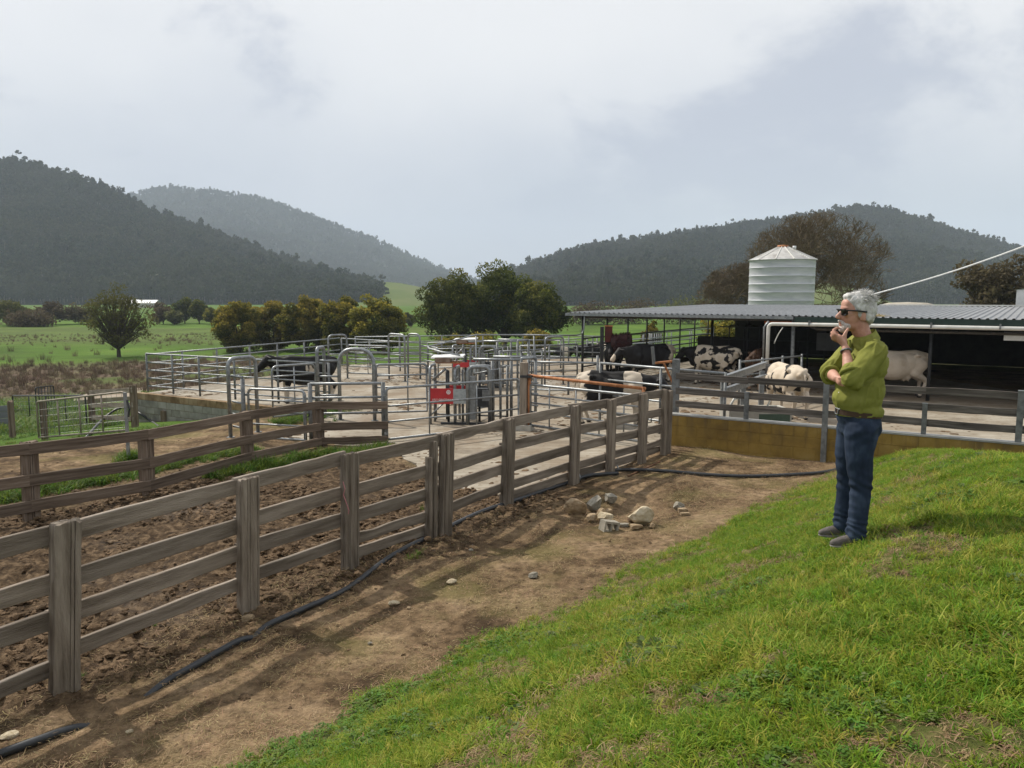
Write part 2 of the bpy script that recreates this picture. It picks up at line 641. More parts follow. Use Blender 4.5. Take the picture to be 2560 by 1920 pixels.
# ---- ground sheet: polar grid round the camera
def build_ground():
    af = np.arange(-48, 48.01, 0.22)
    ab = np.arange(52, 308.1, 4.0)
    ang = np.radians(np.concatenate([af, ab]))
    rr = [0.0, 0.5]
    r = 0.9
    while r < 42: rr.append(r); r *= 1.0125
    while r < 3600: rr.append(r); r *= 1.035
    rr.append(3600.0)
    rr = np.array(rr)
    A, Rr = np.meshgrid(ang, rr)
    X, Y = Rr * np.sin(A), Rr * np.cos(A)
    Zt = terrain(X.ravel(), Y.ravel()).reshape(X.shape)
    nr, na = X.shape
    co = np.stack([X, Y, Zt], -1).reshape(-1, 3)
    i = np.arange(nr - 1)[:, None]; j = np.arange(na)[None, :]
    j2 = (j + 1) % na
    f = np.stack([i * na + j, i * na + j2, (i + 1) * na + j2, (i + 1) * na + j], -1).reshape(-1, 4)
    f = f[:, ::-1]
    me = bpy.data.meshes.new('ground')
    me.vertices.add(len(co)); me.vertices.foreach_set('co', co.astype(np.float32).ravel())
    me.loops.add(f.size); me.loops.foreach_set('vertex_index', f.astype(np.int32).ravel())
    me.polygons.add(len(f)); me.polygons.foreach_set('loop_start', (np.arange(len(f)) * 4).astype(np.int32))
    me.update(calc_edges=True)
    x, y = co[:, 0], co[:, 1]
    s = bank_s(x, y)
    jag = (fbm(x * 1.6, y * 1.6, 41, 4) - .5) * 1.1
    bank = sstep(-.15, .25, s + jag * .55) * sstep(.25, -.05, far_side(x, y))
    q = ((x + 5) * -7 + (y - 20) * 6) / 9.22
    mud = mud_mask(x, y)
    past = sstep(-1.2, 1.4, q + jag * 3 - 0.5)
    past = np.maximum(past, sstep(34, 42, np.hypot(x, y)))
    past = np.where(inpoly(x, y, yard), 0, past)
    d = np.hypot(x, y)
    rush = rush_mask(x, y)
    for nm, a in (('bank', bank), ('mud', mud), ('past', past), ('rush', rush)):
        at = me.attributes.new(nm, 'FLOAT', 'POINT'); at.data.foreach_set('value', a.astype(np.float32))
    o = link('ground', me, ground_mat(), None, True)
    kind(o, 'structure', 'brown trampled earth, grassy bank and green valley paddocks')
    return o

def rush_mask(x, y):
    x = np.asarray(x, float); y = np.asarray(y, float)
    n = fbm(x * .045, y * .045, 51, 4)
    n2 = fbm(x * .012, y * .03, 57, 4)
    az = x / np.maximum(y, 1)
    near = sstep(36, 42, y) * sstep(74, 62, y + (n - .5) * 40) * sstep(-.2, -.33, az - .05)
    strip = sstep(.64, .69, n2) * sstep(88, 100, y) * sstep(260, 200, y) * sstep(.1, -.1, az)
    patch = .35 + .65 * sstep(.40, .52, fbm(x * .16, y * .16, 59, 4))
    return np.clip(near * patch + strip * .25, 0, 1) * (y > 5)

def attr(N, nm):
    a = N.new('ShaderNodeAttribute'); a.attribute_name = nm
    return a.outputs['Fac']

def mixc(N, L, fac, a, b):
    m = N.new('ShaderNodeMixRGB')
    if isinstance(fac, float): m.inputs[0].default_value = fac
    else: L.new(fac, m.inputs[0])
    for i, c in ((1, a), (2, b)):
        if isinstance(c, tuple): m.inputs[i].default_value = (*c, 1)
        else: L.new(c, m.inputs[i])
    return m.outputs[0]

def noise_n(N, L, vec, scale, detail=5, rough=.55, dist=0):
    n = N.new('ShaderNodeTexNoise')
    n.inputs['Scale'].default_value = scale; n.inputs['Detail'].default_value = detail
    n.inputs['Roughness'].default_value = rough; n.inputs['Distortion'].default_value = dist
    L.new(vec, n.inputs['Vector'])
    return n.outputs['Fac']

def rampn(N, L, fac, stops):
    r = N.new('ShaderNodeValToRGB')
    e = r.color_ramp.elements
    for i, (p, c) in enumerate(stops):
        el = e[i] if i < 2 else e.new(p)
        el.position = p
        el.color = (c, c, c, 1) if isinstance(c, (int, float)) else (*c, 1)
    L.new(fac, r.inputs[0])
    return r.outputs[0]

def ground_mat():
    m, N, L = newmat('earth_and_pasture')
    out = N.new('ShaderNodeOutputMaterial'); p = N.new('ShaderNodeBsdfPrincipled')
    geo = N.new('ShaderNodeNewGeometry'); P = geo.outputs['Position']
    nA = noise_n(N, L, P, 1.3, 8, .62)
    nB = noise_n(N, L, P, 9.0, 6, .65)
    nC = noise_n(N, L, P, 0.35, 4)
    nF = noise_n(N, L, P, 38.0, 4, .7)
    dirt = rampn(N, L, nA, [(.34, (.062, .042, .026)), (.46, (.150, .103, .061)), (.58, (.255, .182, .112)), (.74, (.34, .256, .165))])
    fine = rampn(N, L, nB, [(.36, (.42, .40, .38)), (.5, (.95, .93, .9)), (.64, (1.35, 1.32, 1.25))])
    ml = N.new('ShaderNodeMixRGB'); ml.blend_type = 'MULTIPLY'; ml.inputs[0].default_value = .8
    L.new(dirt, ml.inputs[1]); L.new(fine, ml.inputs[2]); dirt = ml.outputs[0]
    # a thin greenish film of moss on the firm ground
    moss = rampn(N, L, noise_n(N, L, P, .9, 5), [(.50, 0.0), (.66, .6)])
    dirt = mixc(N, L, moss, dirt, (.165, .145, .055))
    mudc = rampn(N, L, nB, [(.34, (.030, .020, .013)), (.5, (.085, .057, .034)), (.64, (.180, .125, .076))])
    col = mixc(N, L, attr(N, 'mud'), dirt, mudc)
    thatch = rampn(N, L, nB, [(.3, (.050, .060, .016)), (.5, (.085, .095, .026)), (.7, (.19, .145, .070))])
    col = mixc(N, L, attr(N, 'bank'), col, thatch)
    field = rampn(N, L, noise_n(N, L, P, .10, 6, .6), [(.32, (.048, .085, .014)), (.5, (.070, .130, .018)), (.68, (.100, .168, .026))])
    field = mixc(N, L, rampn(N, L, noise_n(N, L, P, .5, 6), [(.55, 0.0), (.75, .5)]), field, (.11, .12, .04))
    col = mixc(N, L, attr(N, 'past'), col, field)
    ru = rampn(N, L, noise_n(N, L, P, .35, 6, .7), [(.35, (.075, .055, .040)), (.52, (.130, .094, .068)), (.7, (.150, .140, .060))])
    col = mixc(N, L, attr(N, 'rush'), col, ru)
    L.new(col, p.inputs['Base Color'])
    # damp sheen only where the mud is churned
    wet = N.new('ShaderNodeMath'); wet.operation = 'MULTIPLY'
    L.new(attr(N, 'mud'), wet.inputs[0])
    L.new(rampn(N, L, nC, [(.56, 0.0), (.64, 1.0)]), wet.inputs[1])
    rg = N.new('ShaderNodeMapRange'); rg.inputs[3].default_value = .95; rg.inputs[4].default_value = .5
    L.new(wet.outputs[0], rg.inputs[0]); L.new(rg.outputs[0], p.inputs['Roughness'])
    p.inputs['Specular IOR Level'].default_value = .06
    b1 = N.new('ShaderNodeBump'); b1.inputs['Strength'].default_value = 1.0; b1.inputs['Distance'].default_value = .06
    L.new(nB, b1.inputs['Height'])
    b2 = N.new('ShaderNodeBump'); b2.inputs['Strength'].default_value = .9; b2.inputs['Distance'].default_value = .02
    L.new(nF, b2.inputs['Height']); L.new(b1.outputs[0], b2.inputs['Normal'])
    L.new(b2.outputs[0], p.inputs['Normal'])
    L.new(p.outputs[0], out.inputs[0])
    return m

ground = build_ground()

# ---- concrete yard slab
def concrete_mat():
    m, N, L = newmat('yard_concrete')
    out = N.new('ShaderNodeOutputMaterial'); p = N.new('ShaderNodeBsdfPrincipled')
    geo = N.new('ShaderNodeNewGeometry'); P = geo.outputs['Position']
    nA = noise_n(N, L, P, .8, 8, .65)
    nB = noise_n(N, L, P, 7.0, 6, .65)
    mp = N.new('ShaderNodeMapping'); mp.inputs['Rotation'].default_value = (0, 0, R(-38)); mp.inputs['Scale'].default_value = (1, 14, 1)
    L.new(P, mp.inputs['Vector'])
    groove = noise_n(N, L, mp.outputs[0], 1.0, 4, .6)
    base = rampn(N, L, nA, [(.30, (.150, .122, .090)), (.46, (.275, .240, .188)), (.64, (.385, .352, .292))])
    g = rampn(N, L, groove, [(.40, (.62, .58, .52)), (.55, (1.05, 1.04, 1.02))])
    ml = N.new('ShaderNodeMixRGB'); ml.blend_type = 'MULTIPLY'; ml.inputs[0].default_value = .75
    L.new(base, ml.inputs[1]); L.new(g, ml.inputs[2])
    dung = rampn(N, L, nB, [(.56, 0.0), (.64, .75)])
    col = mixc(N, L, dung, ml.outputs[0], (.150, .105, .060))
    big = rampn(N, L, noise_n(N, L, P, .22, 6, .7), [(.46, 0.0), (.60, .85)])
    col = mixc(N, L, big, col, (.19, .140, .090))
    L.new(col, p.inputs['Base Color'])
    wet = rampn(N, L, noise_n(N, L, P, .3, 4), [(.52, .85), (.68, .45)])
    L.new(wet, p.inputs['Roughness']); p.inputs['Specular IOR Level'].default_value = .25
    b = N.new('ShaderNodeBump'); b.inputs['Strength'].default_value = .5; b.inputs['Distance'].default_value = .02
    L.new(nB, b.inputs['Height']); L.new(b.outputs[0], p.inputs['Normal'])
    L.new(p.outputs[0], out.inputs[0])
    return m
M_CONC = concrete_mat()

def build_slab():
    mb = MB()
    # jagged outline so that the worn edge of the concrete is not a ruled line
    pts = []
    n = len(yard)
    r = random.Random(3)
    for i in range(n):
        a, b = Vector((*yard[i], 0)), Vector((*yard[(i + 1) % n], 0))
        k = max(1, int((b - a).length / .35)) if i >= 8 else 1
        nn = Vector((-(b - a).y, (b - a).x, 0)).normalized()
        for j in range(k):
            q = a.lerp(b, j / k)
            if i >= 9: q = q + nn * r.uniform(-.08, .08)
            pts.append(q)
    top = [(p.x, p.y, 0.0) for p in pts]; bot = [(p.x, p.y, -1.6) for p in pts]
    k = len(pts)
    mb.add(top + bot, [tuple(range(k - 1, -1, -1))] + [(i, (i + 1) % k, k + (i + 1) % k, k + i) for i in range(k)])
    o = mk('yard_floor', mb, M_CONC)
    bm = bmesh.new(); bm.from_mesh(o.data)
    bmesh.ops.recalc_face_normals(bm, faces=bm.faces)
    bmesh.ops.triangulate(bm, faces=[f for f in bm.faces if len(f.verts) > 4])
    bm.to_mesh(o.data); bm.free()
    kind(o, 'structure', 'pale dung stained concrete floor of the cattle yard')
build_slab()

# ---- hills
def hill_mat(name, cols):
    m, N, L = newmat(name)
    out = N.new('ShaderNodeOutputMaterial'); p = N.new('ShaderNodeBsdfPrincipled')
    geo = N.new('ShaderNodeNewGeometry')
    n = noise_n(N, L, geo.outputs['Position'], .02, 6, .65)
    k = len(cols)
    L.new(rampn(N, L, n, [(.35 + .3 * i / (k - 1), c) for i, c in enumerate(cols)]), p.inputs['Base Color'])
    p.inputs['Roughness'].default_value = .95; p.inputs['Specular IOR Level'].default_value = .03
    L.new(p.outputs[0], out.inputs[0])
    return m

HILLS = {}
def hill(name, prof, Rb, Rr, mat, tree_h=0.0, label='', nw=34, du=14, rough=.05, seed=0, shape=1.0):
    us = np.arange(prof[0][0], prof[-1][0] + 1, du)
    vs = np.interp(us, [p[0] for p in prof], [p[1] for p in prof])
    H = np.array([ZAT(v, Rr) for v in vs]) - tree_h
    H = np.maximum(H, -3.2)
    ws = np.linspace(0, 1.7, nw)
    P = np.zeros((nw, len(us), 3))
    for i, w in enumerate(ws):
        y = Rb + (Rr - Rb) * w
        x = (us - 1280) / F * y / CP
        t = w if w <= 1 else 1 - (w - 1) * 1.15
        t = max(t, 0)
        sm = t ** shape
        bump = (fbm(x * .006 + seed, np.full_like(x, y * .006), 61 + seed, 4) - .5) * rough * 4 * (H + 3) * math.sin(math.pi * min(w, 1)) ** .7
        P[i] = np.stack([x, np.full_like(x, y), -3.4 + (H + 3.4) * sm + bump], -1)
    n, k = len(us), nw
    fs = [(i * n + j, i * n + j + 1, (i + 1) * n + j + 1, (i + 1) * n + j) for i in range(nw - 1) for j in range(n - 1)]
    me = bpy.data.meshes.new(name)
    me.from_pydata([tuple(p) for p in P.reshape(-1, 3)], [], fs)
    me.update()
    o = link(name, me, mat, None, True)
    kind(o, 'structure', label)
    HILLS.setdefault(name, []).append(P)
    return P
M_FLOOR = hill_mat('forest_floor', [(.016, .020, .012), (.030, .034, .020)])
M_CLEAR = hill_mat('cleared_slope', [(.070, .105, .028), (.095, .125, .038), (.120, .135, .050)])
HL = hill('hill', [(-900, 300), (-300, 350), (0, 392), (100, 405), (200, 430), (300, 470), (400, 525), (500, 560), (600, 600), (700, 640), (800, 672), (870, 692), (940, 706), (970, 735), (1000, 762)],
          520, 850, M_FLOOR, 8, 'dark forested hill with a long slope down to the valley gap', seed=1, rough=.09)
HF = hill('hill', [(60, 640), (200, 540), (330, 482), (400, 466), (470, 458), (560, 470), (660, 484), (760, 522), (860, 562), (960, 602), (1040, 642), (1120, 676), (1180, 697), (1260, 718), (1340, 738)],
          1350, 2100, M_FLOOR, 10, 'hazy forested hill standing behind the darker one', seed=2, rough=.09)
HR = hill('hill', [(1180, 745), (1290, 674), (1340, 652), (1480, 609), (1600, 594), (1720, 574), (1850, 556), (1950, 543), (2070, 523), (2120, 512), (2220, 522), (2330, 557), (2430, 592), (2560, 628), (2800, 690), (3200, 720)],
          560, 1000, M_FLOOR, 8, 'broad forested hill behind the silo and milking shed', seed=3, rough=.11)
HS = hill('hill', [(1240, 748), (1330, 715), (1430, 690), (1560, 668), (1660, 655), (1760, 668), (1850, 705), (1960, 748)],
          470, 640, M_FLOOR, 7, 'low wooded spur at the foot of the broad hill', seed=6, rough=.03)
HC = hill('cleared_hill', [(860, 760), (930, 722), (965, 704), (1000, 706), (1050, 716), (1090, 728), (1150, 748), (1190, 762)],
          470, 700, M_CLEAR, 0, 'small bare olive green hillside in the valley gap', seed=4, rough=.02, du=8)
HD = hill('cleared_hill', [(1880, 766), (1950, 735), (2020, 708), (2080, 708), (2120, 718), (2180, 742), (2250, 766)],
          300, 420, M_CLEAR, 0, 'bare grassy knoll behind the shed roof', seed=5, rough=.02, du=8)
HG = hill('hill', [(900, 735), (1060, 705), (1160, 688), (1230, 692), (1300, 690), (1420, 712), (1560, 738)],
          2650, 3100, M_FLOOR, 12, 'faint distant ridge closing the valley gap', seed=7, rough=.02)
V = Vector
def gpt(u, v):
    """terrain point seen at this pixel"""
    d = ray(u, v); t_ = 5.0
    while t_ < 400:
        p = V((d.x * t_, d.y * t_, CZ + d.z * t_))
        if p.z <= float(terrain(np.array([p.x]), np.array([p.y]), True)[0]): return p
        t_ += .05 if t_ < 60 else .5
    return p
LANE_P = [gpt(180, 1014), gpt(250, 1006), gpt(358, 1000), gpt(358, 978), gpt(255, 986), gpt(190, 1001)]
LANE = [(p.x, p.y) for p in LANE_P]
# ================================================================== materials for the yard
M_WOOD = pm('weathered_wood', [(.12, .096, .074), (.215, .178, .142), (.31, .265, .218)], 2.2, .9, 0, .8, 26, (0.6, 5, 6), rand=.22, bdist=.012, spec=.15)
M_POST = pm('weathered_post_wood', [(.115, .090, .068), (.230, .190, .150), (.335, .285, .232)], 2.4, .9, 0, .9, 26, (6, 6, .6), rand=.15, bdist=.014, spec=.15)
M_WOODB = pm('brown_rail_wood', [(.085, .062, .045), (.155, .116, .086), (.225, .178, .138)], 3.0, .92, 0, .7, 22, (0.5, 9, 9), rand=.2, bdist=.012, spec=.12)
M_POSTB = pm('brown_post_wood', [(.09, .064, .046), (.17, .128, .095), (.24, .19, .15)], 3.0, .92, 0, .7, 20, (9, 9, .5), rand=.15, bdist=.012, spec=.12)
M_DARKW = pm('dark_rail_wood', [(.055, .048, .042), (.115, .100, .087), (.20, .178, .155)], 3.0, .9, 0, .7, 22, (0.5, 9, 9), rand=.15, bdist=.012, spec=.15)
M_GALV = pm('galvanised_steel', [(.17, .182, .19), (.25, .263, .27), (.33, .342, .345)], 14, .46, .7, .04, 40, spec=.5, rr=.12, rand=.1)
M_GALVD = pm('dull_galvanised_steel', [(.12, .125, .125), (.20, .207, .207), (.27, .277, .277)], 10, .6, .55, .05, 40, spec=.4, rr=.12, rand=.15)
M_DSTEEL = pm('dark_painted_steel', [(.022, .024, .026), (.045, .046, .048)], 8, .55, .3, .05, 30, spec=.4)
M_RUST = pm('rusty_orange_pipe', [(.21, .075, .026), (.36, .145, .055), (.47, .225, .105)], 9, .7, .1, .2, 40, (1, 1, 1), spec=.3)
M_OCHRE = pm('ochre_painted_block', [(.165, .105, .032), (.31, .205, .050), (.40, .275, .075)], 2.2, .85, 0, .35, 30, rand=.10, bdist=.008, spec=.2)
M_MORTAR = pm('dark_mortar', [(.085, .058, .024), (.14, .095, .036)], 9, .95, 0, .2, 30)
M_BLOCK = pm('grey_block', [(.17, .165, .145), (.26, .25, .22), (.33, .32, .29)], 2.5, .92, 0, .3, 28, rand=.10, bdist=.008, spec=.15)
M_BLOCKB = pm('brown_stained_block', [(.13, .085, .045), (.24, .165, .095), (.33, .25, .16)], 3, .92, 0, .3, 28, rand=.12, bdist=.008, spec=.15)
M_CAP = pm('steel_wall_cap', [(.25, .25, .24), (.36, .36, .34)], 6, .6, .3, .05, 30)
M_POLY = pm('black_poly_pipe', [(.014, .016, .019), (.030, .033, .038)], 6, .42, 0, .03, 30, spec=.5, rr=.1)
M_BLACK = pm('black_plastic', [(.012, .012, .012), (.022, .022, .022)], 8, .5, 0, .03, 30)
M_RED = pm('red_panel_paint', [(.40, .022, .028), (.50, .032, .036)], 5, .38, 0, .02, 30, spec=.5)
M_WHITE = pm('white_paint', [(.66, .66, .64), (.80, .80, .79)], 6, .5, 0, .02, 30)
M_PVC = pm('white_pvc', [(.56, .55, .50), (.70, .69, .65)], 4, .42, 0, .03, 30, spec=.45)
M_CEMENT = pm('pale_cement', [(.30, .28, .24), (.42, .40, .35)], 5, .9, 0, .2, 30)

# ================================================================== near timber fence
posts1 = [(162, 1740), (621, 1535), (875, 1421), (1112, 1337), (1267, 1267), (1434, 1208), (1525, 1181), (1604, 1157), (1669, 1134)]
PB = [G(u, v) for u, v in posts1]
d01 = (PB[1] - PB[0]).normalized()
PB = [PB[0] - d01 * 1.75] + PB
f1 = thing('timber_fence', 'weathered grey four rail timber fence along the black water pipe', 'fence', PB[1])
FR = math.atan2(FD.y, FD.x)
YN = Vector((-FD.y, FD.x, 0))                   # towards the yard
hts = [1.30, 1.31, 1.29, 1.27, 1.27, 1.25, 1.24, 1.24, 1.24, 1.20]
leans = [.09, .09, .055, .035, .065, .065, .055, .03, .01, .04]
for i, p in enumerate(PB):
    w = .19 if i < 9 else .12
    b = p.copy(); b.z = 0
    wood_post('post', b, w, .09, hts[i], M_POST, f1, FR, 100 + i, (leans[i], 0))
# split planks standing beside the doubled post
for k, (off, hh, t) in enumerate(((-.19, 1.20, .05), (-.27, 1.02, .05))):
    wood_post('split_post', PB[4] + FD * off + YN * .03, t, .10, hh, M_POST, f1, FR, 140 + k, (.03, 0), 1)
wood_post('split_post', PB[9] - FD * .17 + YN * .02, .06, .09, 1.24, M_POST, f1, FR, 150, (.0, 0), 1)
zr = [1.225, .865, .585, .315]
for i in range(len(PB) - 1):
    A, B = PB[i], PB[i + 1]
    for k, z in enumerate(zr):
        if i == 0 and k == 3: z -= .1
        o = YN * (.045 + .022)
        dz = random.uniform(-.03, .03)
        a = A + o + FD * (-.06) + Vector((0, 0, z + dz - (hts[0] - hts[i]) * .8))
        b = B + o + FD * (.02) + Vector((0, 0, z + random.uniform(-.02, .02) - (hts[0] - hts[i + 1]) * .8))
        board('rail', a, b, .145 if k != 3 else .125, .042, M_WOOD, f1, 200 + i * 7 + k, chip=.05 if (i, k) in ((4, 0), (3, 3), (8, 3)) else .008, bow=.008, jit=.003)
for i in (3, 5, 6, 7, 8):
    board('kick_board', PB[i] + YN * .11 + Vector((0, 0, .10)), PB[i + 1] + YN * .11 + Vector((0, 0, .10)), .13, .045, M_WOOD, f1, 300 + i, chip=.03)

# pink baling twine on one post
tw = MB()
q = PB[3] - FD * .12 - YN * .065
tw.tube([q + Vector((-.005, -.005, 1.0)), q + Vector((.02, -.03, .93)), q + Vector((0, -.02, .86)), q + Vector((.03, -.05, .80)), q + Vector((.06, -.05, .70)), q + Vector((.05, -.04, .66))], .004, 5)
tag(mk('baling_twine', tw, pm('pink_twine', [(.45, .16, .18), (.55, .22, .24)], 5), None, loc=q), 'frayed pink twine tied round a grey fence post', 'twine')

# ================================================================== second timber fence
QB = [G(80, 1299), G(369, 1245), G(620, 1165), G(798, 1118), G(966, 1106)]
d0 = (QB[1] - QB[0])
QB = [QB[0] - d0 * 1.0] + QB
f2 = thing('timber_fence', 'brown three rail timber fence with grass growing beneath its rails', 'fence', QB[1])
for i, p in enumerate(QB[:-1]):
    d = QB[min(i + 1, len(QB) - 1)] - QB[max(i - 1, 0)]
    wood_post('post', p, .19, .12, [1.10, 1.05, 1.0, .97, .90][i], M_POSTB, f2, math.atan2(d.y, d.x), 400 + i, (random.uniform(-.02, .03), 0))
for i in range(len(QB) - 1):
    A, B = QB[i], QB[i + 1]
    d = (B - A).normalized(); nn = Vector((d.y, -d.x, 0))
    for k in range(3):
        def zz(j): return [(.98, .55, .21), (.965, .545, .20), (.95, .53, .20), (.90, .48, .18), (.84, .42, .13), (.77, .36, .08)][j][k]
        o = nn * (.06 + .02)
        board('rail', A + o - d * .02 + Vector((0, 0, zz(i))), B + o + d * .02 + Vector((0, 0, zz(i + 1))), .155, .04, M_WOODB, f2, 420 + i * 5 + k, chip=.06 if (i, k) == (4, 2) else .01)
board('fallen_rail', G(1005, 1140) + Vector((0, 0, .05)), G(862, 1150) + Vector((0, 0, .05)), .13, .05, M_WOODB, f2, 460, chip=.05)

# ================================================================== yellow block wall and rail fence on it
def ochre_mat():
    m, N, L = newmat('ochre_wall_paint')
    out = N.new('ShaderNodeOutputMaterial'); p = N.new('ShaderNodeBsdfPrincipled')
    geo = N.new('ShaderNodeNewGeometry'); P = geo.outputs['Position']
    base = rampn(N, L, noise_n(N, L, P, 1.6, 7, .62), [(.32, (.155, .098, .028)), (.5, (.255, .165, .040)), (.68, (.32, .22, .070))])
    mp = N.new('ShaderNodeMapping'); mp.inputs['Scale'].default_value = (5, 5, .7); L.new(P, mp.inputs['Vector'])
    st = rampn(N, L, noise_n(N, L, mp.outputs[0], 1.3, 6, .6), [(.47, 0.0), (.66, .75)])
    sx = N.new('ShaderNodeSeparateXYZ'); L.new(P, sx.inputs[0])
    r = N.new('ShaderNodeMapRange'); r.inputs[1].default_value = .1; r.inputs[2].default_value = .6; L.new(sx.outputs['Z'], r.inputs[0])
    mu = N.new('ShaderNodeMath'); mu.operation = 'MULTIPLY'; L.new(st, mu.inputs[0]); L.new(r.outputs[0], mu.inputs[1])
    col = mixc(N, L, mu.outputs[0], base, (.115, .082, .042))
    L.new(col, p.inputs['Base Color']); p.inputs['Roughness'].default_value = .85; p.inputs['Specular IOR Level'].default_value = .2
    b = N.new('ShaderNodeBump'); b.inputs['Strength'].default_value = .4; b.inputs['Distance'].default_value = .008
    L.new(noise_n(N, L, P, 45, 4), b.inputs['Height']); L.new(b.outputs[0], p.inputs['Normal'])
    L.new(p.outputs[0], out.inputs[0])
    return m
def block_wall(name, label, A, B, ztop, zbot, mats, mortar, thick=.19, bw=.40, bh=.20, topmat=None):
    A, B = Vector(A), Vector(B)
    A.z = B.z = 0
    d = (B - A); Ln = d.length; d.normalize()
    nn = Vector((d.y, -d.x, 0))
    rz = math.atan2(d.y, d.x)
    t = thing(name, label, 'wall', A + Vector((0, 0, zbot)))
    core = MB().box((A + B) / 2 + Vector((0, 0, (ztop + zbot) / 2 - .002)), (Ln - .01, thick - .012, ztop - zbot - .012), rz)
    mk('mortar', core, mortar, t)
    meshes = {}
    rows = int(round((ztop - zbot) / bh))
    r = random.Random(5)
    for row in range(rows):
        z = ztop - bh * (row + .5)
        x = -bw / 2 * (row % 2)
        while x < Ln - .02:
            x0, x1 = max(0, x), min(Ln, x + bw)
            x += bw
            if x1 - x0 < .05: continue
            w = round(x1 - x0 - .007, 3)
            if w not in meshes:
                vs, fs = [], []
                c = .006
                bm = bmesh.new()
                bmesh.ops.create_cube(bm, size=1)
                for v in bm.verts:
                    v.co.x *= w; v.co.y *= thick; v.co.z *= bh - .007
                bmesh.ops.bevel(bm, geom=list(bm.edges), offset=c, segments=1, affect='EDGES')
                me = bpy.data.meshes.new('block'); bm.to_mesh(me); bm.free()
                meshes[w] = {}
                meshes[w]['me'] = me
            mat = topmat if (row == 0 and topmat) else mats
            if mat.name not in meshes[w]:
                mm = meshes[w]['me'].copy(); mm.materials.append(mat); meshes[w][mat.name] = mm
            o = link('block', meshes[w][mat.name], None, t)
            o.location = A + d * ((x0 + x1) / 2) + Vector((0, 0, z)) + nn * r.uniform(-.002, .003) - t.location
            o.rotation_euler = (0, 0, rz)
    return t, d, nn, Ln

TW = .62
M_OCHRE = ochre_mat()
yw, wd, wn, wl = block_wall('block_wall', 'ochre painted concrete block wall below the rail fence', W0, W1 + WD * 2.6, TW, -.18, M_OCHRE, M_OCHRE)
if wn.y > 0: wn = -wn
rzw = math.atan2(wd.y, wd.x)
capm = MB().box(W0 + wd * (wl / 2) + Vector((0, 0, TW + .012)), (wl, .215, .03), rzw)
mk('wall_cap', capm, M_CAP, yw)

rf = thing('rail_fence', 'dark timber rails on galvanised posts above the ochre wall', 'fence', W0 + Vector((0, 0, TW)))
def along_wall(u, z):           # point on the wall line under photo column u
    d = ray(u, 960)
    # solve W0 + wd*s with x/y matching the ray
    s = (W0.x * d.y - W0.y * d.x) / (wd.y * d.x - wd.x * d.y)
    p = W0 + wd * s
    return Vector((p.x, p.y, z)), s
for u, zt, zb, r in ((1868, 1.15, TW, .04), (2070, 1.5, -.1, .045), (2316, 1.16, TW, .038), (2556, 1.46, .3, .045)):
    p, s = along_wall(u, 0)
    off = wn * (.13 if u == 2070 else .0)
    mb = MB().box(p + off + Vector((0, 0, (zt + zb) / 2)), (r * 2, r * 1.5, zt - zb), rzw)
    mk('post', mb, M_GALVD, rf)
    mb = MB().box(p + off + Vector((0, 0, zt + .006)), (r * 2.2, r * 1.7, .012), rzw)
    mk('post_cap', mb, M_GALV, rf)
segs = [(1688, 1868), (1868, 2070), (2070, 2316), (2316, 2556), (2556, 2760)]
for i, (ua, ub) in enumerate(segs):
    for k, z in enumerate((1.375, 1.09, .845)):
        a, _ = along_wall(ua, z + random.uniform(-.012, .012)); b, _ = along_wall(ub, z + random.uniform(-.012, .012))
        o = wn * -.055
        board('rail', a + o, b + o, .125, .04, M_DARKW, rf, 500 + i * 3 + k, chip=.012)
# heavy galvanised gate post with a swing bracket at the corner
pg = Vector((W0.x, W0.y, 0)) - wn * .25 + wd * .02
gp = thing('gate_post', 'tall galvanised gate post with bracket arm at the wall corner', 'post', pg)
mk('post', MB().box(pg + Vector((0, 0, .85)), (.13, .10, 1.7), rzw), M_GALVD, gp)
a0 = AT(1775, 905, pg.y + .3); b0 = pg + Vector((0, 0, 1.66))
mk('arm', MB().tube([b0, b0 + Vector((-.42, .10, -.05))], .025, 8), M_RUST, gp)
mk('arm', MB().tube([b0 + Vector((-.42, .10, -.08)), b0 + Vector((-.46, .11, .28))], .035, 6), M_GALVD, gp)
mk('brace', MB().tube([b0 + Vector((-.24, .05, -.04)), b0 + Vector((-.03, 0, -.5))], .022, 8), M_RUST, gp)

# galvanised pipe run behind the boards
rp = thing('pipe_rail', 'bright galvanised double pipe rail behind the dark timber rails', 'rail', pg + Vector((.1, .25, 0)))
pa, _ = along_wall(1560, 0); pb, _ = along_wall(1860, 0)
pa = AT(1500, 1000, 17.6); pa.z = 0
pb = AT(1812, 1000, 15.2); pb.z = 0
for z in (1.42, 1.05, .70, .28):
    mk('rail', MB().tube(arc_pts([(pa + Vector((0, 0, z)), 0), (pb + Vector((0, 0, z)), 0)]), .024 if z < 1.4 else .03, 8), M_GALV, rp, True)
for t in (0.0, .52, 1.0):
    p = pa.lerp(pb, t)
    mk('post', MB().tube([p, p + Vector((0, 0, 1.44))], .03, 8), M_GALVD, rp, True)

# ================================================================== retaining wall of the pen
rw_b = Vector((-4.5, 19.2, 0))
rd = (rw_b - PC).normalized(); rn = Vector((rd.y, -rd.x, 0))
if rn.y > 0: rn = -rn
rw, _, _, _ = block_wall('retaining_wall', 'grey concrete block retaining wall under the corner pen', PC + rn * .1, rw_b + rn * .1, .05, -1.35, M_BLOCK, M_MORTAR, topmat=M_BLOCKB)
p = PC + rd * 1.3 + rn * .24
pp = wood_post('timber_stake', Vector((p.x, p.y, -1.15)), .16, .10, .75, M_POSTB, None, math.atan2(rd.y, rd.x), 77)
tag(pp, 'short brown timber stake leaning on the grey retaining wall', 'stake')

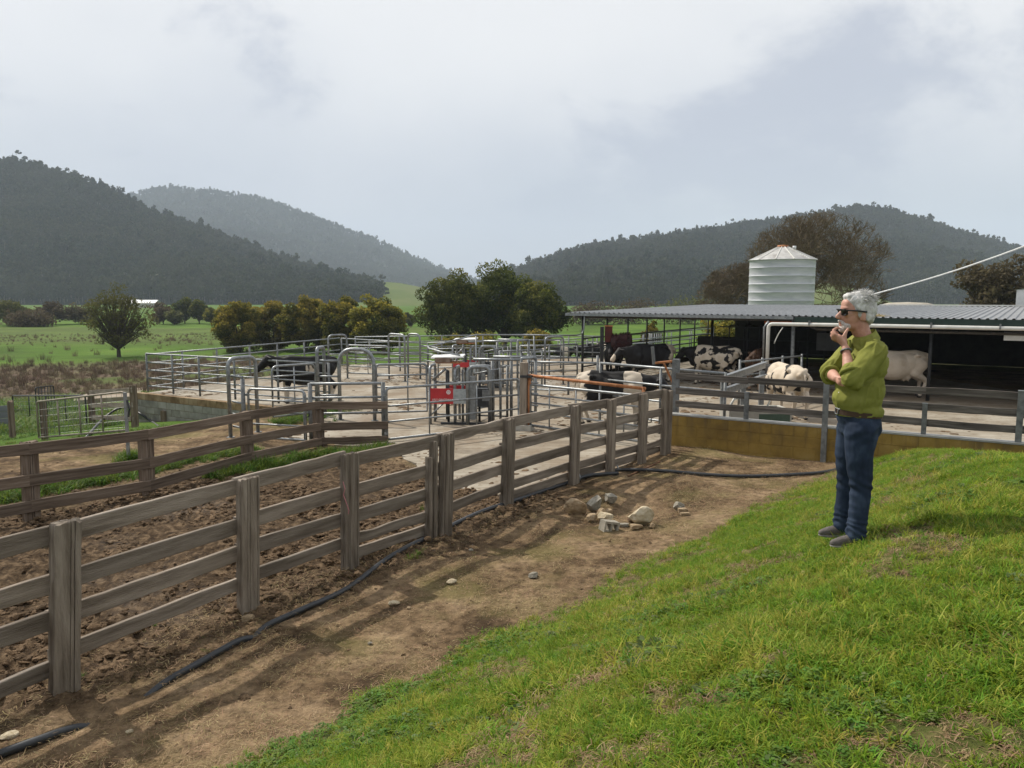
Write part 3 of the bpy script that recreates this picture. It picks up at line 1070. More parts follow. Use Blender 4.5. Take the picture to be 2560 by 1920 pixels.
# ================================================================== steel stockyard
def panel(name, label, cat, A, B, zs, posts=(0, 1), r=.022, rp=.03, top=None, mat=None, pmat=None, group=None, zb=0.0, rails_mat=None):
    """rails between two ground points, each rail and each post a part"""
    mat = mat or M_GALV; pmat = pmat or M_GALVD
    A, B = V(A), V(B)
    t = thing(name, label, cat, V((A.x, A.y, A.z)), group)
    top = top or max(zs) + .02
    for i, z in enumerate(zs):
        mk('rail', MB().tube([A + V((0, 0, z)), B + V((0, 0, z))], r if i else r * 1.25, 8), mat, t, True)
    for f in posts:
        p = A.lerp(B, f)
        mk('post', MB().tube([p + V((0, 0, zb)), p + V((0, 0, top))], rp, 8), pmat, t, True)
    return t

def gate(name, label, A, B, zs, stiles=(.35, .7), r=.02, mat=None, group=None, rad=.12, lift=0.0, latch=True):
    """hinged tube gate: bent outer frame, rails and stiles"""
    mat = mat or M_GALV
    A, B = V(A), V(B)
    t = thing(name, label, 'gate', A, group)
    d = (B - A).normalized()
    zt, zbm = max(zs), min(zs)
    fr = arc_pts([(A + V((0, 0, zbm)), 0), (A + V((0, 0, zt)), rad), (B + V((0, 0, zt)), rad), (B + V((0, 0, zbm)), 0), (A + V((0, 0, zbm)), 0)])
    mk('frame', MB().tube(fr, r * 1.3, 8), mat, t, True)
    for z in sorted(zs)[1:-1]:
        mk('rail', MB().tube([A + V((0, 0, z)), B + V((0, 0, z))], r * .95, 8), mat, t, True)
    for f in stiles:
        p = A.lerp(B, f)
        mk('stile', MB().tube([p + V((0, 0, zbm)), p + V((0, 0, zt))], r * .8, 6), mat, t, True)
    if latch:
        p = B + d * .03
        mk('latch', MB().tube([p + V((0, 0, zt * .62)), p + V((.05, -.03, zt * .62)), p + V((.05, -.03, zt * .52)), p + V((0, 0, zt * .5))], .012, 6), M_DSTEEL, t, True)
    for f in (0.12, .88):
        mk('hinge', MB().box(A + V((0, 0, zbm + (zt - zbm) * f)) - d * .02, (.06, .06, .05), math.atan2(d.y, d.x)), M_GALVD, t)
    return t

def arch(name, label, A, B, h, r=.035, group=None, rad=.22, bars=(), cat='yard frame', mat=None):
    A, B = V(A), V(B)
    t = thing(name, label, cat, A, group)
    fr = arc_pts([(A, 0), (A + V((0, 0, h)), rad), (B + V((0, 0, h)), rad), (B, 0)], 8)
    mk('hoop', MB().tube(fr, r, 10), mat or M_GALV, t, True)
    for z in bars:
        mk('crossbar', MB().tube([A + V((0, 0, z)), B + V((0, 0, z))], r * .6, 8), mat or M_GALV, t, True)
    for q in (A, B):
        mk('foot_plate', MB().box(q + V((0, 0, .008)), (.14, .14, .016)), M_GALVD, t)
    return t

def gz(u, v): return G(u, v, 0.0)

# corner pen: long side above the retaining wall and the far side
c0 = PC + V((.12, .1, .05))
c1 = V((-4.75, 19.85, .05))
panel('yard_fence', 'five rail galvanised fence standing on the grey retaining wall', 'fence', c0, c1, (1.16, .90, .66, .42, .18), (0, .16, .32, .52, .75, 1), .021, .032)
c2 = V((-7.3, 32.6, 0)); c2b = V((-4.9, 31.6, 0))
panel('yard_fence', 'five rail galvanised fence along the outer edge of the corner pen', 'fence', c0 - V((0, 0, .05)), c2, (1.18, .92, .68, .44, .20), (.14, .29, .45, .6, .76, .92), .021, .032)
panel('yard_fence', 'short five rail fence turning back from the corner pen', 'fence', c2 + V((.05, .1, 0)), V((-3.2, 29.2, 0)), (1.16, .92, .70, .45, .2), (0, .35, .7, 1), .02, .03)

# hoop and gates in front of the pen
aA, aB = gz(577, 1094), gz(645, 1081)
arch('hoop_frame', 'tall rounded galvanised hoop between the pen and the brown timber fence', aA, aB, 1.66, .04, rad=.2)
s0, s1 = aA + V((.06, .02, 0)), gz(612, 1100)
panel('yard_rails', 'short stepped rail panel fixed to the rounded hoop', 'yard rails', s0, s1, (1.30, 1.02, .76, .50, .24), (1,), .022, .045, 1.27)
gB = gz(770, 1108)
gate('yard_gate', 'closed five rail gate with black latch beside the rounded hoop', s1 + V((.1, .02, 0)), gB - V((.03, 0, 0)), (1.06, .84, .60, .34, .06), (.97,), .02)
pC0, pC1 = gz(779, 1108), gz(960, 1104)
panel('yard_rails', 'heavy rail panel ending at the brown timber fence', 'yard rails', pC0, pC1, (1.20, .92, .60, .34, .07), (0, 1), .024, .045, 1.22)
dA, dB = gz(851, 1050), gz(937, 1052)
arch('hoop_frame', 'wide rounded galvanised hoop behind the heavy rail panel', dA, dB, 1.70, .045, rad=.38)
gE = gz(797, 1050)
arch('tall_post', 'single tall galvanised post with rounded top by the black cow', gE, gE + V((.04, .5, 0)), 1.72, .042, rad=.12, cat='post')
fA, fB = gE + V((-.05, 0, 0)), gz(684, 1064)
gate('yard_gate', 'open rail gate swung out from the single tall post', fA, fB, (1.36, 1.12, .84, .55, .2), (.5,), .02, rad=.16)
panel('yard_rails', 'two rail link between the tall post and the wide hoop', 'yard rails', gE, dA, (1.42, 1.05, .6, .3), (), .024)
g0, g1 = dB + V((.05, 0, 0)), gz(1068, 1048)
gate('yard_gate', 'four rail drafting gate joining the wide hoop to the drafting machine', g0, g1, (1.34, 1.08, .80, .5, .2), (.62,), .022, rad=.1)
h0, h1 = gz(968, 1106), gz(1296, 1068)
gate('yard_gate', 'long four rail gate in front of the red signed drafting machine', h0, h1, (1.10, .74, .42, .06), (.30, .66), .021, rad=.08)

# post with the rusty pipe
pI = gz(1310, 1075)
ip = thing('gate_post', 'thick grey gate post with a rusty orange pipe strapped to it', 'post', pI)
mk('post', MB().box(pI + V((0, 0, .75)), (.15, .13, 1.5), R(-20)), M_POST, ip)
mk('footing', MB().box(pI + V((0, 0, .06)), (.40, .26, .12), R(-20)), M_CEMENT, ip)
mk('pipe', MB().tube([pI + V((.115, -.03, .05)), pI + V((.115, -.03, 1.24))], .04, 10), M_RUST, ip, True)
mk('strap', MB().box(pI + V((.05, -.03, 1.2)), (.24, .17, .05), R(-20)), M_DSTEEL, ip)

# gate with the orange top pipe
k0 = pI + V((.14, -.05, 0)); k1 = V((2.62, 14.75, 0))
gate('yard_gate', 'long five rail gate running to the end of the grey timber fence', k0, k1, (1.02, .80, .62, .42, .12), (.18, .42, .62, .82), .021, rad=.05)
kn = V((.10, .16, 0))
oj = thing('orange_rail', 'rusty orange pipe rail above the long gate by the black and white cow', 'rail', k0 + kn)
o0, o1 = k0 + kn, k1 + kn + V((-.1, .1, 0))
mk('rail', MB().tube([o0 + V((-.1, 0, 1.20)), o1 + V((0, 0, 1.14))], .034, 10), M_RUST, oj, True)
for f, zb in ((.33, .85), (.62, .85), (.985, 0)):
    p = o0.lerp(o1, f)
    mk('dropper', MB().tube([p + V((0, 0, zb)), p + V((0, 0, 1.17))], .024 if zb else .036, 8), M_GALVD if zb else M_RUST, oj, True)
# gate behind it
panel('yard_rails', 'three rail panel behind the rusty orange pipe', 'yard rails', V((.45, 21.0, 0)), V((2.3, 20.6, 0)), (1.16, .78, .4), (0, 1), .024, .035, 1.36)

# ------------------------------------------------------------------ drafting machines
def text_obj(name, s, loc, rot, size, mat, parent, align='LEFT', ext=.002):
    c = bpy.data.curves.new(name, 'FONT')
    c.body = s; c.size = size; c.extrude = ext; c.align_x = align
    o = bpy.data.objects.new(name, c)
    COL.objects.link(o)
    dg = bpy.context.evaluated_depsgraph_get()
    me = bpy.data.meshes.new_from_object(o.evaluated_get(dg))
    bpy.data.objects.remove(o)
    ob = link(name, me, mat, parent)
    me.materials.clear(); me.materials.append(mat)
    ob.location = loc; ob.rotation_euler = rot
    return ob

def grazeway(name, label, C, rz, S=1.0, lettered=True):
    """selection box: hooped legs, red and bare panels, tilted lid with a red tray, side wing"""
    t = thing(name, label, 'drafting gate', C)
    M = Matrix.Rotation(rz, 4, 'Z')
    def W(x, y, z): return C + M @ V((x * S, y * S, z * S))
    def leg(x, y, h, r=.035, nm='leg', m=None):
        mk(nm, MB().tube([W(x, y, 0), W(x, y, h)], r * S, 8), m or M_GALVD, t, True)
    # hooped side frames
    for k, (x0, y0, x1, y1, h) in enumerate(((0, 0, 0, .75, 1.34), (.58, -.02, .58, .75, 1.30), (.88, -.05, 1.38, .05, 1.34), (.88, .7, 1.4, .7, 1.30))):
        fr = arc_pts([(W(x0, y0, 0), 0), (W(x0, y0, h), .17 * S), (W(x1, y1, h), .17 * S), (W(x1, y1, 0), 0)], 6)
        mk('hoop', MB().tube(fr, (.045 if k == 2 else .034) * S, 8), M_GALV, t, True)
    for x, y, h in ((.05, .35, 1.15), (.42, .05, 1.25), (.50, .62, 1.2), (.72, .3, 1.25), (.80, .55, 1.15), (1.62, .15, 1.3), (1.75, .5, 1.3), (.28, .72, 1.2), (1.1, .4, 1.1)):
        leg(x, y, h, .03, m=M_DSTEEL if (x * 7) % 1 > .6 else M_GALVD)
    mk('thick_post', MB().box(W(.98, .02, .62), (.16 * S, .13 * S, 1.0 * S), rz), M_GALVD, t)
    # low rails
    for z in (.12, .62, .9):
        mk('rail', MB().tube([W(0, .75, z), W(1.75, .5, z)], .02 * S, 8), M_GALVD, t, True)
    mk('floor_bar', MB().box(W(.9, -.04, .03), (1.3 * S, .05 * S, .05 * S), rz), M_DSTEEL, t)
    # panels
    sp = mk('sign_panel', MB().box(W(.285, -.045, .66 if lettered else .74), (.53 * S, .03 * S, (.36 if lettered else .16) * S), rz), M_RED, t)
    mk('side_panel', MB().box(W(.73, -.06, .66), (.36 * S, .02 * S, .34 * S), rz), pm('zinc_sheet', [(.26, .29, .30), (.36, .39, .40), (.44, .47, .47)], 12, .5, .5, .05, 30), t)
    mk('red_panel', MB().box(W(.62, .42, .78), (.50 * S, .025 * S, .16 * S), rz), M_RED, t)
    mk('valve_box', MB().box(W(1.22, .12, .62), (.34 * S, .22 * S, .42 * S), rz), M_DSTEEL, t)
    mk('valve_cover', MB().box(W(1.30, .0, .68), (.18 * S, .02 * S, .26 * S), rz), M_GALVD, t)
    # pneumatic cylinder and slanting bars
    for (x0, y0, z0, x1, y1, z1, r) in ((.02, .3, 1.0, .35, .1, 1.28, .03), (.1, .3, .55, .6, .5, .98, .018), (.3, .4, .45, .85, .5, .9, .018), (.0, .1, .2, .45, .7, .62, .018), (.9, .3, .3, 1.3, .5, .35, .02), (1.0, .25, 1.15, 1.6, .15, 1.28, .02)):
        mk('strut', MB().tube([W(x0, y0, z0), W(x1, y1, z1)], r * S, 7), M_GALV, t, True)
    # lid
    Lm = Matrix.Translation(W(.40, .2, 1.56)) @ Matrix.Rotation(rz, 4, 'Z') @ Matrix.Rotation(R(-2), 4, 'Y') @ Matrix.Rotation(R(3), 4, 'X')
    lid = MB()
    lid.box(None, (.74 * S, .46 * S, .035 * S), M=Lm)
    mk('lid', lid, M_WHITE, t)
    mk('tray', MB().box(W(.42, .2, 1.425), (.56 * S, .36 * S, .03 * S), rz), M_RUST, t)
    mk('control_box', MB().box(W(.30, .1, 1.49), (.36 * S, .26 * S, .11 * S), rz), pm('rusty_box', [(.12, .07, .045), (.26, .2, .16)], 9, .7), t)
    # wing
    for (x, y) in ((1.42, .3), (1.85, .45), (2.10, .1), (2.42, .45)):
        leg(x, y, 1.52, .036, 'wing_leg')
    for (x0, y0, x1, y1, z) in ((1.0, .1, 2.1, .1, 1.50), (1.42, .5, 2.42, .45, 1.53), (2.1, .1, 2.42, .45, 1.52)):
        mk('wing_beam', MB().tube([W(x0, y0, z), W(x1, y1, z)], .034 * S, 6), M_GALV, t, True)
    for z in (.2, .48, .75, 1.0):
        mk('wing_rail', MB().tube([W(2.10, .1, z), W(2.50, -.2, z)], .02 * S, 6), M_GALV, t, True)
    if lettered:
        rot = (math.pi / 2, 0, rz)
        f = lambda x, z: W(x, -.062, z) - t.location
        e = text_obj('lettering', 'LELY GRAZEWAY', f(.06, .56), rot, .062 * S, M_WHITE, t)
        text_obj('small_lettering', 'www.lely.com', f(.06, .52), rot, .026 * S, M_WHITE, t)
        em = MB()
        ctr = W(.44, -.0625, .755)
        n = 22
        ring = []
        for k in range(n):
            th = 2 * math.pi * k / n
            ring.append((math.cos(th) * .05 * S, math.sin(th) * .05 * S))
        vs = [ctr + M @ V((a, 0, b)) for a, b in ring] + [ctr + M @ V((a * .72, 0, b * .72)) for a, b in ring]
        em.add(vs, [(k, (k + 1) % n, n + (k + 1) % n, n + k) for k in range(n)])
        em.box(ctr, (.06 * S, .001, .018 * S), rz)
        em.box(ctr + V((0, 0, .022 * S)), (.04 * S, .001, .01 * S), rz)
        em.box(ctr - V((0, 0, .022 * S)), (.04 * S, .001, .01 * S), rz)
        mk('emblem', em, M_WHITE, t)
    return t

u1 = gz(1076, 1060)
grazeway('drafting_gate', 'steel cattle drafting machine with lettered red sign panel and white lid', u1, R(-4), 1.0)
u2 = gz(1098, 968)
grazeway('drafting_gate', 'second drafting machine with plain red panels behind the lettered one', u2 + V((.45, 0, 0)), R(-6), 1.0, False)

# overhead pipe looping over the first machine to the shed corner
ov = MB()
pts = [AT(1150, 888, 17.6), AT(1100, 879, 17.9), AT(1072, 871, 18.4), AT(1070, 866, 18.8), AT(1100, 860, 19.6), AT(1150, 847, 21), AT(1190, 837, 22.3), AT(1250, 837, 23.6), AT(1350, 838, 25.6), AT(1440, 838, 27.2), AT(1455, 834, 27.4), AT(1460, 822, 27.5), AT(1461, 790, 27.5)]
ov.tube(pts, .022, 8)
for (u, v, y) in ((1190, 837, 22.3), (1335, 838, 25.3)):
    p = AT(u, v, y)
    ov.tube([V((p.x, p.y, 0)), p], .022, 8)
tag(mk('overhead_pipe', ov, M_GALV, None, True, loc=(pts[5].x, pts[5].y, 0)), 'thin overhead service pipe looping from the white lid to the shed corner', 'pipe')

# ------------------------------------------------------------------ far hoops and fences
for i, (ua, va, ub, vb, h, lab) in enumerate((
        (823, 950, 869, 946, 1.58, 'far hoop frame beyond the black cow'),
        (973, 948, 1013, 954, 1.62, 'far hoop frame with a latch beside the twin hoop'),
        (1021, 945, 1051, 948, 1.60, 'narrow far hoop next to the second drafting machine'),
        (1362, 966, 1408, 962, 1.62, 'rounded hoop frame near the shed corner post'))):
    A, B = gz(ua, va), gz(ub, vb)
    arch('hoop_frame', lab, A, B, h, .034, rad=.2, bars=(.5, .9))
gate('yard_gate', 'far gate hung between the two far hoops', gz(870, 946), gz(972, 950), (1.2, .95, .7, .45, .2), (.5,), .02)
gate('yard_gate', 'far gate leading towards the second drafting machine', gz(1052, 947), gz(1096, 958), (1.2, .95, .7, .45, .2), (), .02)
runs = [((-3.2, 29.2), (2.0, 31.5), 'far five rail fence behind the second drafting machine'),
        ((-6.8, 33.4), (0.5, 35.6), 'farthest five rail fence along the back of the yard'),
        ((0.5, 35.6), (4.6, 33.6), 'five rail fence at the back of the yard behind the cows'),
        ((0.3, 27.4), (2.4, 28.2), 'five rail fence running to the shed corner post'),
        ((-0.4, 24.6), (1.0, 25.6), 'rail panel beside the rounded hoop near the shed')]
for (a, b, lab) in runs:
    panel('yard_fence', lab, 'fence', V((*a, 0)), V((*b, 0)), (1.18, .94, .7, .46, .22), (0, .25, .5, .75, 1), .021, .03)
# crush yard beyond the shed's open side: a row of gates
runs = [((4.2, 43), (10.5, 45)), ((5.2, 47), (12.5, 48)), ((3.0, 50), (9, 53)), ((7.5, 42), (9.5, 49)), ((11.5, 44), (13, 50))]
labs = ['distant rail panel on the track beyond the shed', 'distant rail panel behind the shed facing the paddock', 'outermost distant rail panel at the paddock edge', 'distant rail panel set crosswise beyond the shed', 'crosswise rail panel behind the shed corner']
for (a, b), lab in zip(runs, labs):
    za = Z(*a)
    panel('yard_rails', lab, 'yard rails', V((*a, za)), V((*b, Z(*b))), (1.6, 1.3, 1.05, .8, .55, .3), (0, .2, .4, .6, .8, 1), .025, .035)

# ------------------------------------------------------------------ black poly pipes and clamps
def ground_pts(uv, lift=.03):
    out = []
    for u, v in uv:
        p = G(u, v)
        out.append(V((p.x, p.y, Z(p.x, p.y) + lift)))
    return out
def smooth_line(P, n=6):
    out = []
    P = [P[0]] + P + [P[-1]]
    for i in range(1, len(P) - 2):
        p0, p1, p2, p3 = P[i - 1], P[i], P[i + 1], P[i + 2]
        for k in range(n):
            t = k / n
            out.append(.5 * ((2 * p1) + (p2 - p0) * t + (2 * p0 - 5 * p1 + 4 * p2 - p3) * t * t + (3 * p1 - p0 - 3 * p2 + p3) * t ** 3))
    out.append(P[-2])
    return out
pl = ground_pts([(-60, 1932), (0, 1908), (100, 1868), (180, 1830), (290, 1778), (408, 1715), (500, 1667), (596, 1615), (635, 1594), (668, 1575), (760, 1533), (868, 1476), (984, 1397), (1105, 1332), (1200, 1290), (1300, 1255), (1400, 1215), (1470, 1195), (1545, 1186)], .030)
for i, dz in ((3, .015), (4, .12), (5, .02), (7, .0), (8, .05), (9, .0)): pl[i].z -= dz
mb = MB().tube(smooth_line(pl), .030, 10)
tag(mk('water_pipe', mb, M_POLY, None, True, loc=pl[9]), 'long black poly water pipe half buried along the timber fence', 'pipe')
pl2 = ground_pts([(1492, 1178), (1560, 1177), (1660, 1186), (1760, 1190), (1860, 1193), (1960, 1192), (2060, 1190), (2130, 1186)], .032)
w2 = thing('water_pipe', 'black poly water pipe with capped end crossing the bare earth to the bank', 'pipe', pl2[0])
mk('pipe', MB().tube(smooth_line(pl2), .029, 10), M_POLY, w2, True)
dv = (pl2[1] - pl2[0]).normalized()
mk('end_cap', MB().tube([pl2[0] - dv * .05, pl2[0] + dv * .06], .05, 12), M_BLACK, w2, True)
for i, (u, v, nm) in enumerate(((1118, 1322, 'doubled'), (1447, 1200, 'sixth'), (1543, 1170, 'pipe end'))):
    p = G(u, v); z = Z(p.x, p.y)
    mb = MB().tube([V((p.x - .03, p.y + .06, z + .16)), V((p.x, p.y - .02, z + .11)), V((p.x + .02, p.y - .05, z + .05)), V((p.x + .01, p.y - .04, z))], .014, 6)
    tag(mk('pipe_clamp', mb, M_GALV, None, True, loc=p), ('bent galvanised pipe clamp on the doubled fence post', 'bent galvanised pipe clamp on the post just before the pipe ends', 'galvanised clamp holding the capped end of the second black pipe')[i], 'clamp', 'pipe clamps on the timber fence')
# rusty rod on the ground
a, b = G(1570, 1190), G(1650, 1157)
tag(mk('iron_rod', MB().tube([V((a.x, a.y, Z(a.x, a.y) + .02)), V((b.x, b.y, Z(b.x, b.y) + .03))], .014, 6), pm('dark_rust', [(.09, .04, .02), (.16, .08, .04)], 9), None, loc=a), 'thin rusty rod lying on the earth by the fence foot', 'rod')
# ================================================================== milking shed
S0 = G(1428, 783, 2.33); S1 = G(2600, 800, 2.33)
SE = V((S1.x - S0.x, S1.y - S0.y, 0)).normalized()
SB = V((-SE.y, SE.x, 0))
if SB.y < 0: SB = -SB
SL = 24.0                       # length along the eave
SD = 14.0                       # depth
def SP_(e, b, z): return V((S0.x, S0.y, 0)) + SE * e + SB * b + V((0, 0, z))
srz = math.atan2(SE.y, SE.x)
M_ROOF = pm('zinc_roof_sheet', [(.20, .205, .21), (.27, .275, .28), (.33, .335, .335)], 1.5, .5, .35, .02, 20, (.3, 3, 1), rand=.08, spec=.4)
M_GREEN = pm('dark_green_fascia', [(.010, .026, .020), (.018, .038, .030)], 4, .45, 0, .02, 20, spec=.4)
M_DARK = pm('dark_shed_lining', [(.018, .017, .016), (.035, .033, .030)], 3, .9, 0, .1, 20)  # near black: the gloom of the interior is put into the wall colour
M_TIMB = pm('roof_timber', [(.05, .045, .04), (.10, .085, .07)], 3, .9, 0, .1, 20, (1, 6, 6))
M_ORANGE = pm('orange_machine_paint', [(.45, .10, .03), (.62, .17, .05)], 6, .5)

shed = thing('milking_shed', 'long open fronted milking shed with corrugated roof and green fascia', 'shed', SP_(0, 0, 0))
split = 11.6
def u_to_e(u):                   # eave distance seen in photo column u
    d = ray(u, 790)
    return (S0.x * d.y - S0.y * d.x) / (SE.y * d.x - SE.x * d.y)
split = u_to_e(1990)
# roof sheets: trapezoid ribs running up the slope
def roof_sheet(e0, w, b0, b1, z0, z1):
    mb = MB()
    ribs = 4
    xs, hs = [], []
    for k in range(ribs):
        x = w * k / ribs; q = w / ribs
        xs += [x, x + q * .46, x + q * .58, x + q * .80, x + q * .92]; hs += [0, 0, .032, .032, 0]
    xs.append(w); hs.append(0)
    a = [SP_(e0 + x, b0, z0 + h) for x, h in zip(xs, hs)]; b = [SP_(e0 + x, b1, z1 + h) for x, h in zip(xs, hs)]
    n = len(xs)
    a2 = [p - V((0, 0, .006)) for p in a]; b2 = [p - V((0, 0, .006)) for p in b]
    mb.add(a + b + a2 + b2, [(i, i + 1, n + i + 1, n + i) for i in range(n - 1)] + [(2 * n + i + 1, 2 * n + i, 3 * n + i, 3 * n + i + 1) for i in range(n - 1)] + [(i + 1, i, 2 * n + i, 2 * n + i + 1) for i in range(n - 1)])
    return mb
w = .78
e = -.1
while e < SL:
    z0 = 2.345 if e < split else 2.335
    mk('roof_sheet', roof_sheet(e, w - .004, -.12 if e < split else -.25, SD, z0, 2.50), M_ROOF, shed)
    e += w
mk('gutter', MB().box(SP_(split / 2 - .08, -.16, 2.29), (split + .1, .11, .09), srz), M_GALV, shed)
mk('fascia', MB().box(SP_((split + SL) / 2 + .05, -.28, 2.245), (SL - split, .10, .155), srz), M_GREEN, shed)
mk('purlin', MB().box(SP_(split / 2, .3, 2.235), (split, .07, .14), srz), M_TIMB, shed)
for b in (3, 6, 9, 12):
    mk('purlin', MB().box(SP_(SL / 2, b, 2.27 + .011 * b), (SL, .07, .12), srz), M_TIMB, shed)
for ee in (.35, 4.2, 8.0, 12.0, 16, 20):
    mk('rafter', MB().box(SP_(ee, SD / 2, 2.17 + .07), (.08, SD, .12), srz), M_TIMB, shed)
# ridge flashing
mk('ridge_cap', MB().box(SP_(SL / 2 + 4, SD + .05, 2.55), (SL - 8, .3, .05), srz), M_PVC, shed)
# posts along the front and the open side
for ee, r, m in ((.4, .045, M_DSTEEL), (u_to_e(1990) - .1, .06, M_GALVD), (u_to_e(2330), .05, M_DSTEEL), (SL - .4, .06, M_DSTEEL)):
    mk('post', MB().tube([SP_(ee, .15, 0), SP_(ee, .15, 2.27)], r, 8), m, shed, True)
for k in range(1, 8):
    mk('post', MB().tube([SP_(.45, .15 + 1.8 * k, 0), SP_(.45, .15 + 1.8 * k, 2.36)], .034, 8), M_DSTEEL, shed, True)
for k in range(3):
    mk('post', MB().tube([SP_(4.2, 3 + 4.2 * k, 0), SP_(4.2, 3 + 4.2 * k, 2.36)], .05, 8), M_DSTEEL, shed, True)
for z in (1.42, 1.08, .74, .40):
    mk('side_rail', MB().tube([SP_(.45, .15, z), SP_(.45, 12.8, z)], .028, 8), M_DSTEEL, shed, True)
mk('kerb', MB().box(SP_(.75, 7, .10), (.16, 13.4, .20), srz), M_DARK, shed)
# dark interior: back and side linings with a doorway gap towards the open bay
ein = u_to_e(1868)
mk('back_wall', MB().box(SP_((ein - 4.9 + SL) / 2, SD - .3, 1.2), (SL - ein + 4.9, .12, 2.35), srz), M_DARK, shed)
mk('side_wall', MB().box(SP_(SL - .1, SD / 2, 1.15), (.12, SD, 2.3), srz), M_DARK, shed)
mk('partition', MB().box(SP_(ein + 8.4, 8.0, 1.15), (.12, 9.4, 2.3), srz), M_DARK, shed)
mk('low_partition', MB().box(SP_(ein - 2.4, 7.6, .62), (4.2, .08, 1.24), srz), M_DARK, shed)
# stalls and pipework in the gloom
for k in range(7):
    ee = ein - 2.8 + k * .62
    mk('stall_bar', MB().tube(arc_pts([(SP_(ee, 6.6, 0), 0), (SP_(ee, 6.6, 1.75), .15), (SP_(ee, 7.6, 1.75), 0)]), .028, 7), M_DSTEEL, shed, True)
for z in (.7, 1.2, 1.7):
    mk('stall_rail', MB().tube([SP_(ein - 3.2, 6.6, z), SP_(ein + 1.4, 6.6, z)], .024, 7), M_DSTEEL, shed, True)
for k, u in enumerate((1908, 1935)):
    mk('cabinet', MB().box(SP_(u_to_e(u) + .8, 4.8, 1.32), (.5, .25, .62), srz), pm('grey_cabinet', [(.12, .12, .12), (.18, .18, .18)], 4), shed)
for k, u in enumerate((1880, 1915, 1965)):
    mk('machine_guard', MB().box(SP_(u_to_e(u) + .3, 1.4, 2.12), (.55, .3, .14), srz), M_ORANGE, shed)
# white pipe below the fascia, with its drop and hanging hose
pz = 2.10
e_d = u_to_e(1932)
pp = arc_pts([(SP_(e_d, -.42, .85), 0), (SP_(e_d, -.42, pz), .14), (SP_(e_d + 2.0, -.42, pz + .01), .0), (SP_(SL, -.42, pz), 0)], 6)
mk('white_pipe', MB().tube(pp, .055, 12), M_PVC, shed, True)
mk('drop_pipe', MB().tube([SP_(e_d - .13, -.40, .9), SP_(e_d - .13, -.40, 2.0), SP_(e_d, -.40, 2.18)], .035, 8), M_GALV, shed, True)
for k in range(8):
    ee = e_d + 1.2 + k * 1.6
    if ee < SL: mk('pipe_bracket', MB().box(SP_(ee, -.42, pz + .05), (.04, .14, .14), srz), M_GALVD, shed)
ee = u_to_e(1965)
mk('hose', MB().tube([SP_(ee, -.3, 2.0), SP_(ee - .12, -.3, 1.8), SP_(ee - .2, -.3, 1.62), SP_(ee - .24, -.3, 1.5)], .016, 6), M_PVC, shed, True)
mk('gutter_pipe', MB().tube([SP_(u_to_e(2030), -.1, 2.05), SP_(u_to_e(2045), -.05, 1.96), SP_(SL, -.05, 1.94)], .04, 8), M_TIMB, shed, True)
sg = mk('wall_sign', MB().box(SP_(u_to_e(2548), .1, 1.88), (.62, .03, .22), srz), M_WHITE, shed)
# hay wisps caught on the gutter
hb = MB()
for k in range(60):
    p = SP_(u_to_e(2185) + random.uniform(-.25, .25), -.25 + random.uniform(-.06, .1), 2.37)
    q = p + V((random.uniform(-.2, .2), random.uniform(-.1, .1), random.uniform(0, .09)))
    hb.tube([p, q], .006, 3)
tag(mk('straw_wisp', hb, pm('yellow_straw', [(.30, .22, .07), (.45, .34, .12)], 8), None, loc=SP_(u_to_e(2185), -.2, 2.37)), 'wisp of yellow straw lying on the green shed gutter', 'straw')

# race rail inside, rising to the bails
rr_ = thing('race_rail', 'two bar pipe rail on short posts leading into the dark shed', 'rail', SP_(e_d - 1.0, -.8, 0))
a, b = AT(1850, 905, 19.6), AT(2005, 890, 22.5)
for dz in (0, -.36):
    mk('rail', MB().tube([a + V((0, 0, dz)), b + V((0, 0, dz))], .026, 8), M_GALVD, rr_, True)
for t in (0, .33, .66, 1):
    p = a.lerp(b, t)
    mk('post', MB().tube([V((p.x, p.y, 0)), p + V((0, 0, .06))], .03, 8), M_GALVD, rr_, True)
# galvanised trough guard and water trough by the wall
tg = thing('trough_guard', 'pair of galvanised channel rails guarding the water trough', 'guard', V((AT(1812, 1000, 16.6).x, 16.6, 0)))
for k, (za, zb) in enumerate(((1.18, 1.30), (.90, 1.0))):
    a = AT(1812, 900, 16.4); b = AT(1912, 900, 18.4)
    a.z, b.z = za, zb
    dd = (b - a).normalized(); rzz = math.atan2(dd.y, dd.x)
    MM = Matrix.Translation((a + b) / 2) @ dd.to_track_quat('X', 'Z').to_matrix().to_4x4()
    mk('channel', MB().box(None, ((b - a).length, .05, .14), M=MM), M_GALV, tg)
    mk('channel_lip', MB().box(None, ((b - a).length, .10, .02), M=MM @ Matrix.Translation((0, -.03, .08))), M_GALV, tg)
for (u, y) in ((1812, 16.45), (1862, 17.4), (1908, 18.35)):
    p = AT(u, 900, y)
    mk('post', MB().box(V((p.x, p.y + .05, .58)), (.11, .09, 1.16)), M_GALVD, tg)
tr = thing('water_trough', 'pale concrete water trough behind the rails with white pipe loop', 'trough', V((AT(1885, 1000, 15.9).x, 15.9, 0)))
tc = V((AT(1888, 1000, 15.6).x, 15.6, 0))
bx = MB()
for (cx_, cy_, sx_, sy_) in ((0, -.33, 1.25, .08), (0, .33, 1.25, .08), (-.585, 0, .08, .58), (.585, 0, .08, .58)):
    bx.box(tc + V((cx_, cy_, .34)), (sx_, sy_, .68))
bx.box(tc + V((0, 0, .15)), (1.1, .6, .3))
mk('basin', bx, M_CEMENT, tr)
mk('water', MB().box(tc + V((0, 0, .56)), (1.08, .57, .02)), pm('trough_water', [(.02, .04, .035), (.03, .055, .05)], 3, .08, 0, .05, 8, spec=.5), tr)
